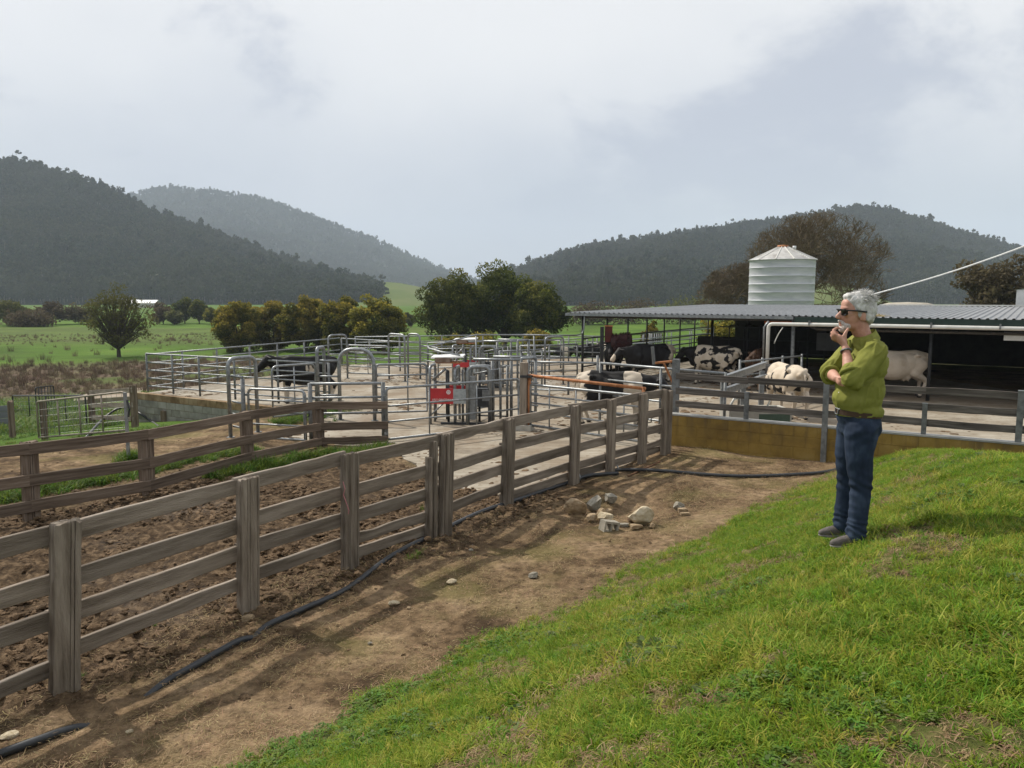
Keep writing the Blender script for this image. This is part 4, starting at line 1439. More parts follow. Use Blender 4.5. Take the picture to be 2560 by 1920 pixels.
mk('side_patch', MB().box(tc + V((.28, -.373, .42)), (.62, .006, .36)), pm('green_algae', [(.05, .085, .06), (.08, .115, .085)], 5, .8), tr)
mk('float_pipe', MB().tube([tc + V((.2, 0, .6)), tc + V((.3, -.05, .86)), tc + V((.0, .05, .93)), tc + V((-.4, .1, .85)), tc + V((-.5, .1, .66))], .026, 8), M_PVC, tr, True)

# rotating cow brush on the open side
cb = V((AT(1516, 900, 27.0).x, 27.0, 0))
br = thing('cow_brush', 'red motor housing and round dark bristle brush above the black cow', 'cow brush', cb)
mk('stand', MB().box(cb + V((-.16, .05, .85)), (.12, .12, 2.05)), M_DSTEEL, br)
mk('motor_housing', MB().box(cb + V((.06, 0, 1.62)), (.24, .24, .55)), pm('dull_red_housing', [(.05, .010, .008), (.09, .017, .012)], 5, .6), br)
mk('housing_cap', MB().box(cb + V((.06, 0, 1.91)), (.27, .27, .04)), M_RUST, br)
bm_ = MB()
p0 = cb + V((.15, -.1, 1.32)); p1 = cb + V((.85, -.25, 1.38))
bm_.tube([p0, p0.lerp(p1, .2), p0.lerp(p1, .8), p1], [.18, .27, .31, .26], 18)
r_ = random.Random(4)
dd = (p1 - p0).normalized(); aa = dd.orthogonal().normalized(); bb = dd.cross(aa)
for k in range(420):
    th = r_.uniform(0, 6.28); q = p0.lerp(p1, r_.uniform(.05, .95))
    o = (aa * math.cos(th) + bb * math.sin(th))
    bm_.tube([q + o * .24, q + o * r_.uniform(.31, .36)], .008, 3, caps=False)
mk('brush', bm_, pm('dark_bristle', [(.02, .012, .012), (.06, .02, .02)], 9, .9), br)

# ================================================================== silo
sd = 46.0
sc_ = AT(1954, 700, sd)
sr = 155 / F * sd / 2
sz0 = Z(sc_.x, sd)
zt = ZAT(649, sd); za = ZAT(614, sd)
M_SILO = pm('corrugated_silo_zinc', [(.46, .465, .515), (.55, .555, .60), (.62, .62, .655)], 3, .5, .1, .03, 14, (.4, .4, 3), spec=.5)
silo = thing('grain_silo', 'round galvanised grain silo with conical roof behind the shed', 'silo', V((sc_.x, sd, sz0)))
C0 = V((sc_.x, sd, 0))
hh = (zt - sz0) / 11
for k in range(11):
    z = sz0 + hh * k
    mk('ring', MB().lathe([(sr, z), (sr, z + hh * .90), (sr + .022, z + hh * .94), (sr + .022, z + hh * .985), (sr, z + hh)], C0, 48), M_SILO, silo, True)
n = 12
for k in range(n):
    t0, t1 = 2 * math.pi * k / n, 2 * math.pi * (k + 1) / n
    mb = MB()
    pts = []
    rr2 = sr + .10
    for t in (t0, (t0 + t1) / 2, t1):
        pts.append(C0 + V((rr2 * math.cos(t), rr2 * math.sin(t), zt - .05)))
    tip0 = C0 + V((.28 * math.cos(t0), .28 * math.sin(t0), za - .08)); tip1 = C0 + V((.28 * math.cos(t1), .28 * math.sin(t1), za - .08))
    mb.add(pts + [tip1, tip0], [(0, 1, 2, 3, 4)])
    mk('roof_panel', mb, pm('silo_roof_zinc', [(.30, .28, .26), (.42, .41, .39), (.52, .51, .49)], 2, .5, .3, .03, 12, rand=.18), silo)
    mk('roof_seam', MB().tube([pts[0] + V((0, 0, .01)), tip0 + V((0, 0, .01))], .03, 5), M_PVC, silo)
mk('cap', MB().lathe([(.0, za + .05), (.30, za + .02), (.34, za - .12), (.0, za - .12)], C0, 16), M_RUST, silo, True)
mk('lid_knob', MB().tube([C0 + V((.5, -.5, za - .22)), C0 + V((.5, -.5, za - .05))], .1, 10), M_WHITE, silo, True)

# white service cable from the shed roof to a pole past the trees
c_a = SP_(u_to_e(2120) - .5, 5.0, 2.46); c_a = AT(2118, 752, 27.0)
c_b = AT(2760, 538, 21.0)
pole = thing('cable_mast', 'small steel mast on the roof holding the white cable', 'mast', V((c_a.x, c_a.y, 2.36)))
mk('mast', MB().tube([V((c_a.x, c_a.y, 2.36)), c_a + V((0, 0, .05))], .03, 8), M_GALV, pole, True)
tag(mk('service_cable', MB().tube([c_a.lerp(c_b, t) - V((0, 0, .18 * math.sin(math.pi * t))) for t in [i / 14 for i in range(15)]], .024, 6), M_WHITE, None, True, loc=c_a), 'taut white service cable rising from the shed roof past the hill', 'cable')
up = thing('utility_pole', 'tall round timber utility pole carrying the white cable', 'pole', V((c_b.x, c_b.y, 0)))
mk('pole', MB().tube([V((c_b.x, c_b.y, Z(c_b.x, c_b.y) - .3)), c_b + V((0, 0, .4))], [.16, .12], 12), M_POST, up, True)
mk('insulator', MB().lathe([(0, -.02), (.05, 0), (.04, .06), (.05, .1), (0, .12)], c_b + V((-.12, 0, -.02)), 10), M_WHITE, up, True)

# pale tank top and white shed beyond the roof
tk = V((AT(2270, 750, 40).x, 40, 0))
t = thing('water_tank', 'low weathered tank top showing above the shed roof', 'tank', V((tk.x, tk.y, 0)))
mk('tank', MB().lathe([(1.30, 0), (1.34, 2.35), (1.2, 2.52), (.9, 2.60), (0, 2.64)], tk, 32), pm('weathered_cream_tank', [(.24, .21, .16), (.40, .37, .31)], 2, .8, rand=0), t, True)
mk('tank_rim', MB().lathe([(1.34, 2.30), (1.40, 2.31), (1.40, 2.37), (1.34, 2.38)], tk, 32), M_PVC, t, True)
wq = V((AT(2542, 740, 33).x, 33.0, 0))
t = thing('white_shed', 'corner of a white clad farm shed behind the milking shed', 'shed', wq)
wr = -math.atan2(wq.x, wq.y) - R(6)
WX, WYv = V((math.cos(wr), math.sin(wr), 0)), V((-math.sin(wr), math.cos(wr), 0))
wh = 3.22
for k in range(12):
    mk('cladding_sheet', MB().box(wq + WX * (.2 + k * .4) + V((0, 0, wh / 2)), (.385, .05, wh), wr), M_WHITE, t)
for k in range(12):
    mk('cladding_sheet', MB().box(wq + WYv * (.24 + k * .41) + V((0, 0, wh / 2)), (.05, .395, wh), wr), M_WHITE, t)
q_ = lambda a, b, z: wq + WX * a + WYv * b + V((0, 0, z))
mb = MB().add([q_(-.1, -.12, wh - .02), q_(2.5, -.12, wh + .55), q_(2.5, 5.1, wh + .55), q_(-.1, 5.1, wh - .02), q_(4.9, -.12, wh - .02), q_(4.9, 5.1, wh - .02)], [(0, 1, 2, 3), (1, 4, 5, 2)])
mk('roof', mb, M_ROOF, t)
mk('gable', MB().add([q_(0, .0, wh - .03), q_(4.8, .0, wh - .03), q_(2.4, .0, wh + .5)], [(0, 1, 2)]), M_WHITE, t)
# ================================================================== foliage
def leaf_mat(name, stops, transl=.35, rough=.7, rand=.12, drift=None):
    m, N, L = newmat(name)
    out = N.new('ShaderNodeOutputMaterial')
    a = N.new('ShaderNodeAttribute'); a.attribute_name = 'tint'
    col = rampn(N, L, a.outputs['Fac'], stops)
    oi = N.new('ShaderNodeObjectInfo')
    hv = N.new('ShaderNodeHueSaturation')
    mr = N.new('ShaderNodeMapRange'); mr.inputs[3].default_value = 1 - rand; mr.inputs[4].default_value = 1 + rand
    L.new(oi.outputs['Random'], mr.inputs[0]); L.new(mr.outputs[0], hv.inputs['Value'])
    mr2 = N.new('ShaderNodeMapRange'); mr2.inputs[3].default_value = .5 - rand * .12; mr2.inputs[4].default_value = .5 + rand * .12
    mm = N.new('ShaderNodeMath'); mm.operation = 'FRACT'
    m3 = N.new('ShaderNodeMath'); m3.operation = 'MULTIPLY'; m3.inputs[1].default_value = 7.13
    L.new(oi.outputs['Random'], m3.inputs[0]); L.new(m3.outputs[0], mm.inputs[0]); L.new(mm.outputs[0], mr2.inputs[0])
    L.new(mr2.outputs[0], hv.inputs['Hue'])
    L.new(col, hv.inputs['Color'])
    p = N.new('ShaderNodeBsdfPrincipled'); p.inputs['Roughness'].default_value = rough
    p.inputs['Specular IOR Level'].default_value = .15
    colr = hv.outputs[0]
    if drift:                      # sunlit patches on the slopes, painted into the leaf colour as paler stands
        geo = N.new('ShaderNodeNewGeometry')
        f = rampn(N, L, noise_n(N, L, geo.outputs['Position'], drift[0], 5, .6), [(.45, 0.0), (.68, drift[2])])
        colr = mixc(N, L, f, colr, drift[1])
    L.new(colr, p.inputs['Base Color'])
    t = N.new('ShaderNodeBsdfTranslucent'); L.new(colr, t.inputs['Color'])
    ms = N.new('ShaderNodeMixShader'); ms.inputs[0].default_value = transl
    L.new(p.outputs[0], ms.inputs[1]); L.new(t.outputs[0], ms.inputs[2])
    L.new(ms.outputs[0], out.inputs[0])
    return m

def leaf_cloud(C, size, tint, rg, aspect=1.7):
    """one quad per centre, random facing; returns verts, faces, tint per vertex"""
    n = len(C)
    a = rg.normal(size=(n, 3)); a /= np.linalg.norm(a, axis=1)[:, None]
    b = rg.normal(size=(n, 3)); b -= a * (a * b).sum(1)[:, None]; b /= np.linalg.norm(b, axis=1)[:, None]
    s = (np.asarray(size) * rg.uniform(.6, 1.3, n))[:, None]
    q = np.stack([C - a * s * aspect * .5, C + b * s * .5, C + a * s * aspect * .5, C - b * s * .5], 1)
    V_ = q.reshape(-1, 3)
    Fc = np.arange(4 * n).reshape(-1, 4)
    return V_, Fc, np.repeat(tint, 4)

def np_mesh(name, V_, Fc, tint=None):
    me = bpy.data.meshes.new(name)
    me.vertices.add(len(V_)); me.vertices.foreach_set('co', V_.astype(np.float32).ravel())
    me.loops.add(Fc.size); me.loops.foreach_set('vertex_index', Fc.astype(np.int32).ravel())
    me.polygons.add(len(Fc)); me.polygons.foreach_set('loop_start', (np.arange(len(Fc)) * Fc.shape[1]).astype(np.int32))
    me.update(calc_edges=True)
    if tint is not None:
        at = me.attributes.new('tint', 'FLOAT', 'POINT'); at.data.foreach_set('value', tint.astype(np.float32))
    return me

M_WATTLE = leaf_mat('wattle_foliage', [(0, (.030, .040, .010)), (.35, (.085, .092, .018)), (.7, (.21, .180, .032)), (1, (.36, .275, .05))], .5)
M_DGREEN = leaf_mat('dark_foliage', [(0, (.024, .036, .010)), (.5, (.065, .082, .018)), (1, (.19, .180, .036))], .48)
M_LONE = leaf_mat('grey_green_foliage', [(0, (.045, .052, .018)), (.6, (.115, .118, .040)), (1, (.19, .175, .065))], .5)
M_BROWNL = leaf_mat('brown_twigs_foliage', [(0, (.045, .034, .020)), (.6, (.105, .082, .045)), (1, (.16, .13, .065))], .35)
M_BARK = pm('grey_bark', [(.040, .033, .026), (.085, .072, .058)], 6, .95, 0, .4, 20, (3, 3, .6))
M_PALE = pm('pale_gum_bark', [(.10, .094, .084), (.17, .16, .145)], 3, .9, 0, .1, 10)
M_TWIG = pm('bare_twig_bark', [(.095, .070, .040), (.165, .124, .070)], 4, .95, 0, 0)

def limbs(mb, base, crown_pts, r0, rnd, bend=.25):
    """a forked trunk with a tapering limb to each given point"""
    for p in crown_pts:
        p = V(p)
        d = p - base
        mid = base + d * .45 + V((rnd.uniform(-1, 1), rnd.uniform(-1, 1), rnd.uniform(0, .6))) * d.length * bend * .3
        P = [base.lerp(mid, t) * (1 - t) + mid.lerp(p, t) * t for t in (0, .2, .4, .6, .8, 1)]
        rr = r0 * rnd.uniform(.7, 1)
        mb.tube(P, [rr * (1 - .85 * t) for t in (0, .2, .4, .6, .8, 1)], 6)

def make_tree(name, label, base, halfw, height, mat, cat='tree', trunk_frac=.18, nclump=46, leaves=7000, leaf=.16, seed=0, group=None, shape=1.0,
              flat=1.0, clump_r=.26, core=.35, yellow=.5, bark=None, limbs_n=9, lean=0.0, tr=None, lower=-.25):
    rg = np.random.default_rng(seed); rnd = random.Random(seed)
    base = V(base)
    t = thing(name, label, cat, base, group)
    ch = height * (1 - trunk_frac)
    cc = np.array([base.x + lean, base.y, base.z + height - ch * .52])
    halfw = halfw * 1.18
    rad = np.array([halfw, halfw * flat, ch * .56])
    # clump centres near the shell, thinned at the bottom
    K = []
    while len(K) < nclump:
        d = rg.normal(size=3); d /= np.linalg.norm(d)
        if d[2] < lower and rg.random() < .8: continue
        r = rg.uniform(core, 1) ** .6
        K.append(d * r * (1 - .16 * rg.random()))
    K = np.array(K)
    if shape != 1.0:
        K[:, :2] *= (1 - (K[:, 2:3] * .5 + .5) * (1 - shape))
    ph = rg.uniform(0, 6.28, 4)
    azk = np.arctan2(K[:, 1], K[:, 0])
    K = K * (1 + .13 * np.sin(2 * azk + ph[0]) + .10 * np.sin(3 * azk + ph[1] + 3 * K[:, 2]) + .08 * np.sin(5 * K[:, 2] + ph[2] + 2 * azk))[:, None]
    KC = cc + K * rad * (1 - clump_r * .8)
    kr = halfw * clump_r * rg.uniform(.65, 1.35, nclump)
    ktint = rg.uniform(0, 1, nclump)
    w = kr ** 2; w /= w.sum()
    ids = rg.choice(nclump, leaves, p=w)
    d = rg.normal(size=(leaves, 3)); d /= np.linalg.norm(d, axis=1)[:, None]
    rr = rg.uniform(.25, 1, leaves) ** .5
    C = KC[ids] + d * (rr * kr[ids])[:, None] * np.array([1, 1, .8])
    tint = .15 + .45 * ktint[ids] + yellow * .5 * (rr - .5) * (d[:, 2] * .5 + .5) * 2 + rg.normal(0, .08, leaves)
    C = C - np.array(base)
    v, f, tt = leaf_cloud(C, leaf, np.clip(tint, 0, 1), rg)
    me = np_mesh('crown', v, f, tt)
    link('crown', me, mat, t)
    mb = MB()
    r0 = tr or height * .022
    fork = base + V((lean * .3, 0, height * trunk_frac * .9))
    mb.tube([base - V((0, 0, .4)), base + V((0, 0, .1)), fork], [r0 * 1.5, r0 * 1.15, r0], 8)
    sel = rg.choice(nclump, min(limbs_n, nclump), replace=False)
    limbs(mb, fork, [KC[i] for i in sel], r0 * .75, rnd)
    mk('trunk', mb, bark or M_BARK, t)
    return t

def placed(u, d):
    p = AT(u, 800, d)
    return V((p.x, d, Z(p.x, d)))

def tree_px(name, label, u, hw_px, v_top, d, mat, **k):
    b = placed(u, d)
    return make_tree(name, label, b, hw_px / F * d, ZAT(v_top, d) - b.z, mat, **k)

GRP = 'olive wattle trees beyond the yard'
for i, (u, hw, vt, d, lab) in enumerate((
        (598, 66, 748, 80, 'rounded wattle tree at the paddock end of the olive row'),
        (682, 64, 748, 84, 'second olive wattle from the paddock end of the row'),
        (764, 64, 734, 81, 'tallest olive wattle in the middle of the row'),
        (848, 66, 738, 79, 'bushy olive wattle in the row beside the tallest one'),
        (944, 72, 744, 77, 'broad olive wattle at the end of the row nearest the dark trees'))):
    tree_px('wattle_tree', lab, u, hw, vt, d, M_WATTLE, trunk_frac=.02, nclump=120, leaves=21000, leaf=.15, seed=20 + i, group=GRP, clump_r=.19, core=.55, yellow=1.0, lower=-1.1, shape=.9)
for i, (u, hw, vt, d, nl, lab) in enumerate((
        (1148, 108, 682, 78, 24000, 'dark spreading blackwood tree next to the olive wattle row'),
        (1262, 100, 650, 80, 24000, 'tallest dark blackwood tree in the clump behind the yard'),
        (1342, 84, 700, 76, 17000, 'low dark blackwood tree on the shed side of the clump'))):
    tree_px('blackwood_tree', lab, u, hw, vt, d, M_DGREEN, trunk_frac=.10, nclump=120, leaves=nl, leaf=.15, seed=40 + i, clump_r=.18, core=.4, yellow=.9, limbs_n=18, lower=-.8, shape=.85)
lone = G(297, 886, -2.6)
lone.z = Z(lone.x, lone.y)
make_tree('paddock_tree', 'lone open branched tree standing in the green paddock', lone, 88 / F * lone.y, ZAT(716, lone.y) - lone.z, M_LONE, trunk_frac=.13, nclump=150, leaves=6500, leaf=.13, seed=60, clump_r=.15, core=.3, yellow=.5, limbs_n=95, lower=-.95, shape=.72, tr=.17)
for i, (u, hw, vt, d, m, nm, lab) in enumerate((
        (25, 42, 742, 155, M_LONE, 'paddock_tree', 'greenish hedge tree by the brown scrub at the field edge'),
        (130, 34, 752, 160, M_BROWNL, 'paddock_tree', 'russet hedge tree beside the greenish one at the field edge'),
        (205, 40, 765, 165, M_BROWNL, 'paddock_shrub', 'bare brown shrub trailing along the hedge'),
        (75, 60, 778, 150, M_BROWNL, 'paddock_shrub', 'wide bare brown thicket under the hedge trees'),
        (408, 32, 758, 165, M_BROWNL, 'paddock_shrub', 'grey brown bare thicket between the lone tree and dark pines'),
        (462, 26, 742, 168, M_DGREEN, 'hedge_tree', 'dark hedge tree beside the brown thicket'),
        (498, 26, 744, 164, M_DGREEN, 'hedge_tree', 'dark hedge tree touching the pale young one'),
        (436, 24, 772, 160, M_LONE, 'hedge_shrub', 'small green bush at the foot of the dark hedge trees'),
        (528, 18, 768, 158, M_WATTLE, 'hedge_shrub', 'pale young tree at the end of the dark hedge'),
        (1022, 16, 782, 150, M_LONE, 'hedge_shrub', 'small round bush in the gap below the bare hillside'),
        (1470, 60, 758, 158, M_BROWNL, 'paddock_shrub', 'brown thicket across the paddock behind the shed post'),
        (1580, 80, 756, 162, M_BROWNL, 'paddock_shrub', 'wide brown thicket across the paddock behind the shed'),
        (1720, 90, 754, 160, M_LONE, 'paddock_shrub', 'grey green thicket across the paddock behind the shed'))):
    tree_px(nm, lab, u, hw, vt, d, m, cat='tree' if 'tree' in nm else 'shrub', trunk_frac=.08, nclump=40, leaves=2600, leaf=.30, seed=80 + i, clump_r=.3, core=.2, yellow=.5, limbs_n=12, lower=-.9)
for i, (u, hw, vt, d, lab) in enumerate((
        (1345, 46, 818, 58, 'yellowish low bush behind the far yard fence'),
        (1120, 40, 832, 58, 'low green bush behind the second drafting machine'),
        (1628, 26, 800, 62, 'yellow flowering bush seen through the open shed'),
        (1805, 55, 800, 58, 'olive bush behind the shed stalls'),
        (1200, 50, 828, 62, 'dull olive bush below the dark trees'))):
    tree_px('wattle_bush', lab, u, hw, vt, d, M_WATTLE, cat='bush', trunk_frac=.05, nclump=40, leaves=3200, leaf=.13, seed=110 + i, clump_r=.3, core=.3, yellow=1.0, lower=-.9)
tree_px('dark_bush', 'dense dark hedge filling the gap behind the far rails', 1355, 34, 866, 40, M_DGREEN, cat='bush', trunk_frac=.05, nclump=40, leaves=3600, leaf=.10, seed=130, clump_r=.3, core=.2, yellow=.2, lower=-.9)
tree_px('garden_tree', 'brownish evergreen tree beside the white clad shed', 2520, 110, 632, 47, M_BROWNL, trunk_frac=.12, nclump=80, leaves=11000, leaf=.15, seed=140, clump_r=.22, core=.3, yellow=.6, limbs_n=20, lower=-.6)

# ---- big bare tree behind the silo
def bare_tree(name, label, base, cen, rad, seed, lobes):
    rnd = random.Random(seed)
    t = thing(name, label, 'tree', base)
    trunk, twigs = MB(), MB()
    count = [0]
    cc_ = base + V(cen)
    def inside(q):
        w_ = q - cc_
        return (w_.x / rad[0]) ** 2 + (w_.y / rad[1]) ** 2 + (w_.z / rad[2]) ** 2
    def grow(p, d, ln, r, lv):
        n = 3
        if inside(p) > 1.0 and lv > 2: return
        if inside(p + d * ln) > 1.12 and lv > 1: ln *= .55
        P = [p]; dd = d.copy()
        for k in range(n):
            dd = (dd + V((rnd.gauss(0, .13), rnd.gauss(0, .13), rnd.gauss(.03, .08)))).normalized()
            P.append(P[-1] + dd * ln / n)
        rs = [r * (1 - .42 * k / n) for k in range(n + 1)]
        (trunk if lv < 3 else twigs).tube(P, rs, 7 if lv < 2 else (5 if lv < 4 else 3), caps=False)
        if lv >= 6: return
        kids = (5, 4, 4, 4, 3, 3)[lv]
        for i in range(kids):
            t_ = rnd.uniform(.35, 1.0) if i else 1.0
            q = P[min(n, max(1, round(t_ * n)))]
            ax = V((rnd.gauss(0, 1), rnd.gauss(0, 1), rnd.gauss(0, .4)))
            nd = (dd + ax.normalized() * rnd.uniform(.55, 1.05)).normalized()
            nd.z = max(nd.z, -.15)
            grow(q, nd.normalized(), ln * rnd.uniform(.64, .82), max(rs[-1] * rnd.uniform(.6, .82), .019), lv + 1)
    for (off, dirv, ln, r) in lobes:
        grow(base + V(off), V(dirv).normalized(), ln * 1.22, r, 0)
    mk('trunk', trunk, M_TWIG, t)
    mk('crown', twigs, M_TWIG, t)
    return t
bb_ = placed(2022, 60)
bare_tree('bare_tree', 'big bare winter tree with a domed crown of fine brown twigs', bb_, (.4, 0, 5.2), (5.6, 5.0, 4.7), 9,
          [((0, 0, -.3), (.0, 0, 1), 3.3, .30), ((-.5, .4, -.2), (-.50, .1, 1), 3.4, .22), ((.5, -.2, -.2), (.42, -.1, 1), 3.0, .2)])
bb2 = placed(1866, 64)
bare_tree('bare_tree', 'smaller bare tree with drooping twigs on the other side of the silo', bb2, (-.6, 0, 3.4), (3.6, 3.3, 3.4), 12,
          [((0, 0, -.3), (-.05, 0, 1), 2.6, .2), ((-.4, 0, -.2), (-.6, .1, .8), 2.4, .16), ((.4, 0, -.2), (.5, .1, .8), 2.2, .16)])

# ================================================================== forest on the hills
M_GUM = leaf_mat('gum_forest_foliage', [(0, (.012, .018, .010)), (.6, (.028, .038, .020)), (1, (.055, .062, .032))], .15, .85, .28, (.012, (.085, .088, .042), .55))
def forest_variant(k):
    rg = np.random.default_rng(300 + k); rnd = random.Random(300 + k)
    H = 1.0
    nc = rg.integers(7, 11)
    top = 1.0
    low = rg.uniform(.18, .5)
    kc = np.stack([rg.normal(0, .13, nc), rg.normal(0, .13, nc), rg.uniform(low, .9, nc)], -1)
    kr = rg.uniform(.09, .17, nc)
    n = 230
    ids = rg.integers(0, nc, n)
    d = rg.normal(size=(n, 3)); d /= np.linalg.norm(d, axis=1)[:, None]
    C = kc[ids] + d * (kr[ids] * rg.uniform(.5, 1, n))[:, None]
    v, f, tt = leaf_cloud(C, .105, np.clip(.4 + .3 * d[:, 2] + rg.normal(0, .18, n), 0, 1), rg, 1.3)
    me = np_mesh('gum_%d' % k, v, f, tt)
    me.materials.append(M_GUM)
    o = bpy.data.objects.new('gum_%d' % k, me)
    bm = bmesh.new(); bm.from_mesh(me)
    tb = MB().tube([(0, 0, -.08), (0, 0, .4), (rnd.uniform(-.05, .05), 0, .8)], [.016, .013, .005], 5, caps=False)
    nb = len(bm.faces)
    vs = [bm.verts.new(x) for x in tb.v]
    for fc in tb.f: bm.faces.new([vs[i] for i in fc]).material_index = 1
    bm.to_mesh(me); bm.free()
    me.materials.append(M_PALE)
    return o
gums = [forest_variant(k) for k in range(6)]
def forest_points(P, n, seed, h0, h1, wmax=1.06):
    rg = np.random.default_rng(seed)
    nw, nu = P.shape[:2]
    ws = np.linspace(0, 1.7, nw)
    imax = np.searchsorted(ws, wmax)
    a = rg.uniform(0.2, imax, n); b = rg.uniform(0, nu - 1.001, n)
    i, j = np.floor(a).astype(int), np.floor(b).astype(int)
    fa, fb = (a - i)[:, None], (b - j)[:, None]
    p = (P[i, j] * (1 - fa) + P[i + 1, j] * fa) * (1 - fb) + (P[i, j + 1] * (1 - fa) + P[i + 1, j + 1] * fa) * fb
    keep = p[:, 2] > -3.1
    p = p[keep]
    h = rg.uniform(h0, h1, len(p)) * (1 + rg.uniform(.2, .65, len(p)) * (rg.random(len(p)) > .93))
    return p, h
def forest(name, label, specs):
    PP, HH = zip(*[forest_points(*s) for s in specs])
    P = np.concatenate(PP); h = np.concatenate(HH)
    rg = np.random.default_rng(5)
    n = len(P)
    rot = np.stack([rg.normal(0, .04, n), rg.normal(0, .04, n), rg.uniform(0, 6.28, n)], -1)
    wid = h * rg.uniform(.6, 1.05, n)
    scl = np.stack([wid, wid, h], -1)
    return scatter(name, P, rot, scl, rg.integers(0, 6, n), gums, label)
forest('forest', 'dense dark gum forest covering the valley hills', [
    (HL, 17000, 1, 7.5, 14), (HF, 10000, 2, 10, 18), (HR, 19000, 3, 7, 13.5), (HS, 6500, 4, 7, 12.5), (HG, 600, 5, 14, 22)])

# far farm roofs across the valley
for i, (u, v, d, w, lab) in enumerate(((332, 757, 420, 7, 'small white farm building far across the paddocks'), (365, 762, 400, 13, 'long white farm shed far across the paddocks'))):
    b = placed(u, d)
    t = thing('farm_building', lab, 'building', b)
    z = b.z
    mk('wall', MB().box(b + V((0, 0, 1.2)), (w, 7, 2.4)), M_CEMENT, t)
    mb = MB().add([b + V((-w / 2 - .4, -3.9, 2.3)), b + V((w / 2 + .4, -3.9, 2.3)), b + V((w / 2 + .4, 0, 3.9)), b + V((-w / 2 - .4, 0, 3.9)), b + V((w / 2 + .4, 3.9, 2.3)), b + V((-w / 2 - .4, 3.9, 2.3))], [(0, 1, 2, 3), (3, 2, 4, 5)])
    mk('roof', mb, M_WHITE, t)

# ================================================================== grass
def blade(mb_v, mb_f, tints, base, ang, ln, w, curl, tint, lean0):
    dx_, dy_ = math.cos(ang), math.sin(ang)
    sx_, sy_ = -dy_, dx_
    o = len(mb_v)
    for k, t in enumerate((0, .4, .75, 1)):
        a = lean0 + curl * t
        h = ln * t * math.cos(a * .75); r = ln * t * math.sin(a * .75)
        ww = w * (1, .85, .5, 0)[k] / 2
        c = (base[0] + dx_ * r, base[1] + dy_ * r, h)
        if k < 3:
            mb_v.append((c[0] + sx_ * ww, c[1] + sy_ * ww, c[2])); mb_v.append((c[0] - sx_ * ww, c[1] - sy_ * ww, c[2]))
            tints += [tint] * 2
        else:
            mb_v.append(c); tints.append(tint)
    mb_f += [(o, o + 1, o + 3, o + 2), (o + 2, o + 3, o + 5, o + 4), (o + 4, o + 5, o + 6)]

def tuft_src(name, n, ln, w, spread, seed, mat, tint=(.2, .9), curl=(.3, 1.4), lean=(.0, .5)):
    r = random.Random(seed)
    v, f, tt = [], [], []
    for i in range(n):
        a = r.uniform(0, 6.28)
        b = (r.gauss(0, spread), r.gauss(0, spread))
        blade(v, f, tt, b, a, ln * r.uniform(.5, 1.15), w * r.uniform(.7, 1.3), r.uniform(*curl), r.uniform(*tint), r.uniform(*lean))
    me = bpy.data.meshes.new(name)
    me.from_pydata(v, [], f)
    at = me.attributes.new('tint', 'FLOAT', 'POINT'); at.data.foreach_set('value', tt)
    me.materials.append(mat)
    return bpy.data.objects.new(name, me)

def broadleaf_src(name, n, size, seed, mat, stalk=.03):
    r = random.Random(seed)
    v, f, tt = [], [], []
    for i in range(n):
        a = r.uniform(0, 6.28); d = r.uniform(.01, .06) * size / .03; h = r.uniform(.5, 1.4) * stalk
        c = V((math.cos(a) * d, math.sin(a) * d, h))
        nx = V((r.gauss(0, .35), r.gauss(0, .35), 1)).normalized(); ax = nx.orthogonal().normalized(); bx_ = nx.cross(ax)
        o = len(v)
        k = 6
        s = size * r.uniform(.6, 1.2)
        for q in range(k):
            th = 6.28 * q / k
            v.append(c + ax * math.cos(th) * s * .6 + bx_ * math.sin(th) * s * .45)
            tt.append(r.uniform(.3, .8))
        f.append(tuple(range(o, o + k)))
    me = bpy.data.meshes.new(name)
    me.from_pydata([tuple(x) for x in v], [], f)
    at = me.attributes.new('tint', 'FLOAT', 'POINT'); at.data.foreach_set('value', tt)
    me.materials.append(mat)
    return bpy.data.objects.new(name, me)

M_GRASS = leaf_mat('bank_grass', [(0, (.085, .150, .012)), (.5, (.165, .265, .022)), (1, (.30, .39, .045))], .5, .55, .30)
M_GRASSY = leaf_mat('yellow_grass', [(0, (.18, .22, .028)), (.5, (.30, .32, .046)), (1, (.43, .40, .08))], .4, .6, .25)
M_DRY = leaf_mat('dry_grass', [(0, (.16, .105, .050)), (.5, (.28, .195, .105)), (1, (.42, .32, .19))], .25, .8, .25)
M_CLOVER = leaf_mat('clover_leaf', [(0, (.060, .125, .014)), (1, (.125, .22, .032))], .3, .55, .2)
M_DOCK = leaf_mat('grey_green_weed', [(0, (.070, .105, .032)), (1, (.14, .18, .060))], .3, .6, .2)
tufts = [tuft_src('tuft_a%d' % k, 17, .070, .0058, .018, 500 + k, M_GRASS, curl=(.4, 1.7), lean=(.1, .9)) for k in range(4)]          # 0-3
tufts += [tuft_src('tuft_b%d' % k, 15, .085, .0056, .019, 520 + k, M_GRASSY, curl=(.4, 1.6), lean=(.1, .8)) for k in range(2)]     # 4-5
tufts += [tuft_src('tuft_c%d' % k, 20, .055, .0048, .028, 540 + k, M_DRY, curl=(.5, 1.8), lean=(.7, 1.5)) for k in range(2)]      # 6-7
tufts += [broadleaf_src('tuft_d0', 22, .013, 560, M_CLOVER, .03), broadleaf_src('tuft_d1', 16, .020, 561, M_DOCK, .03)]            # 8-9

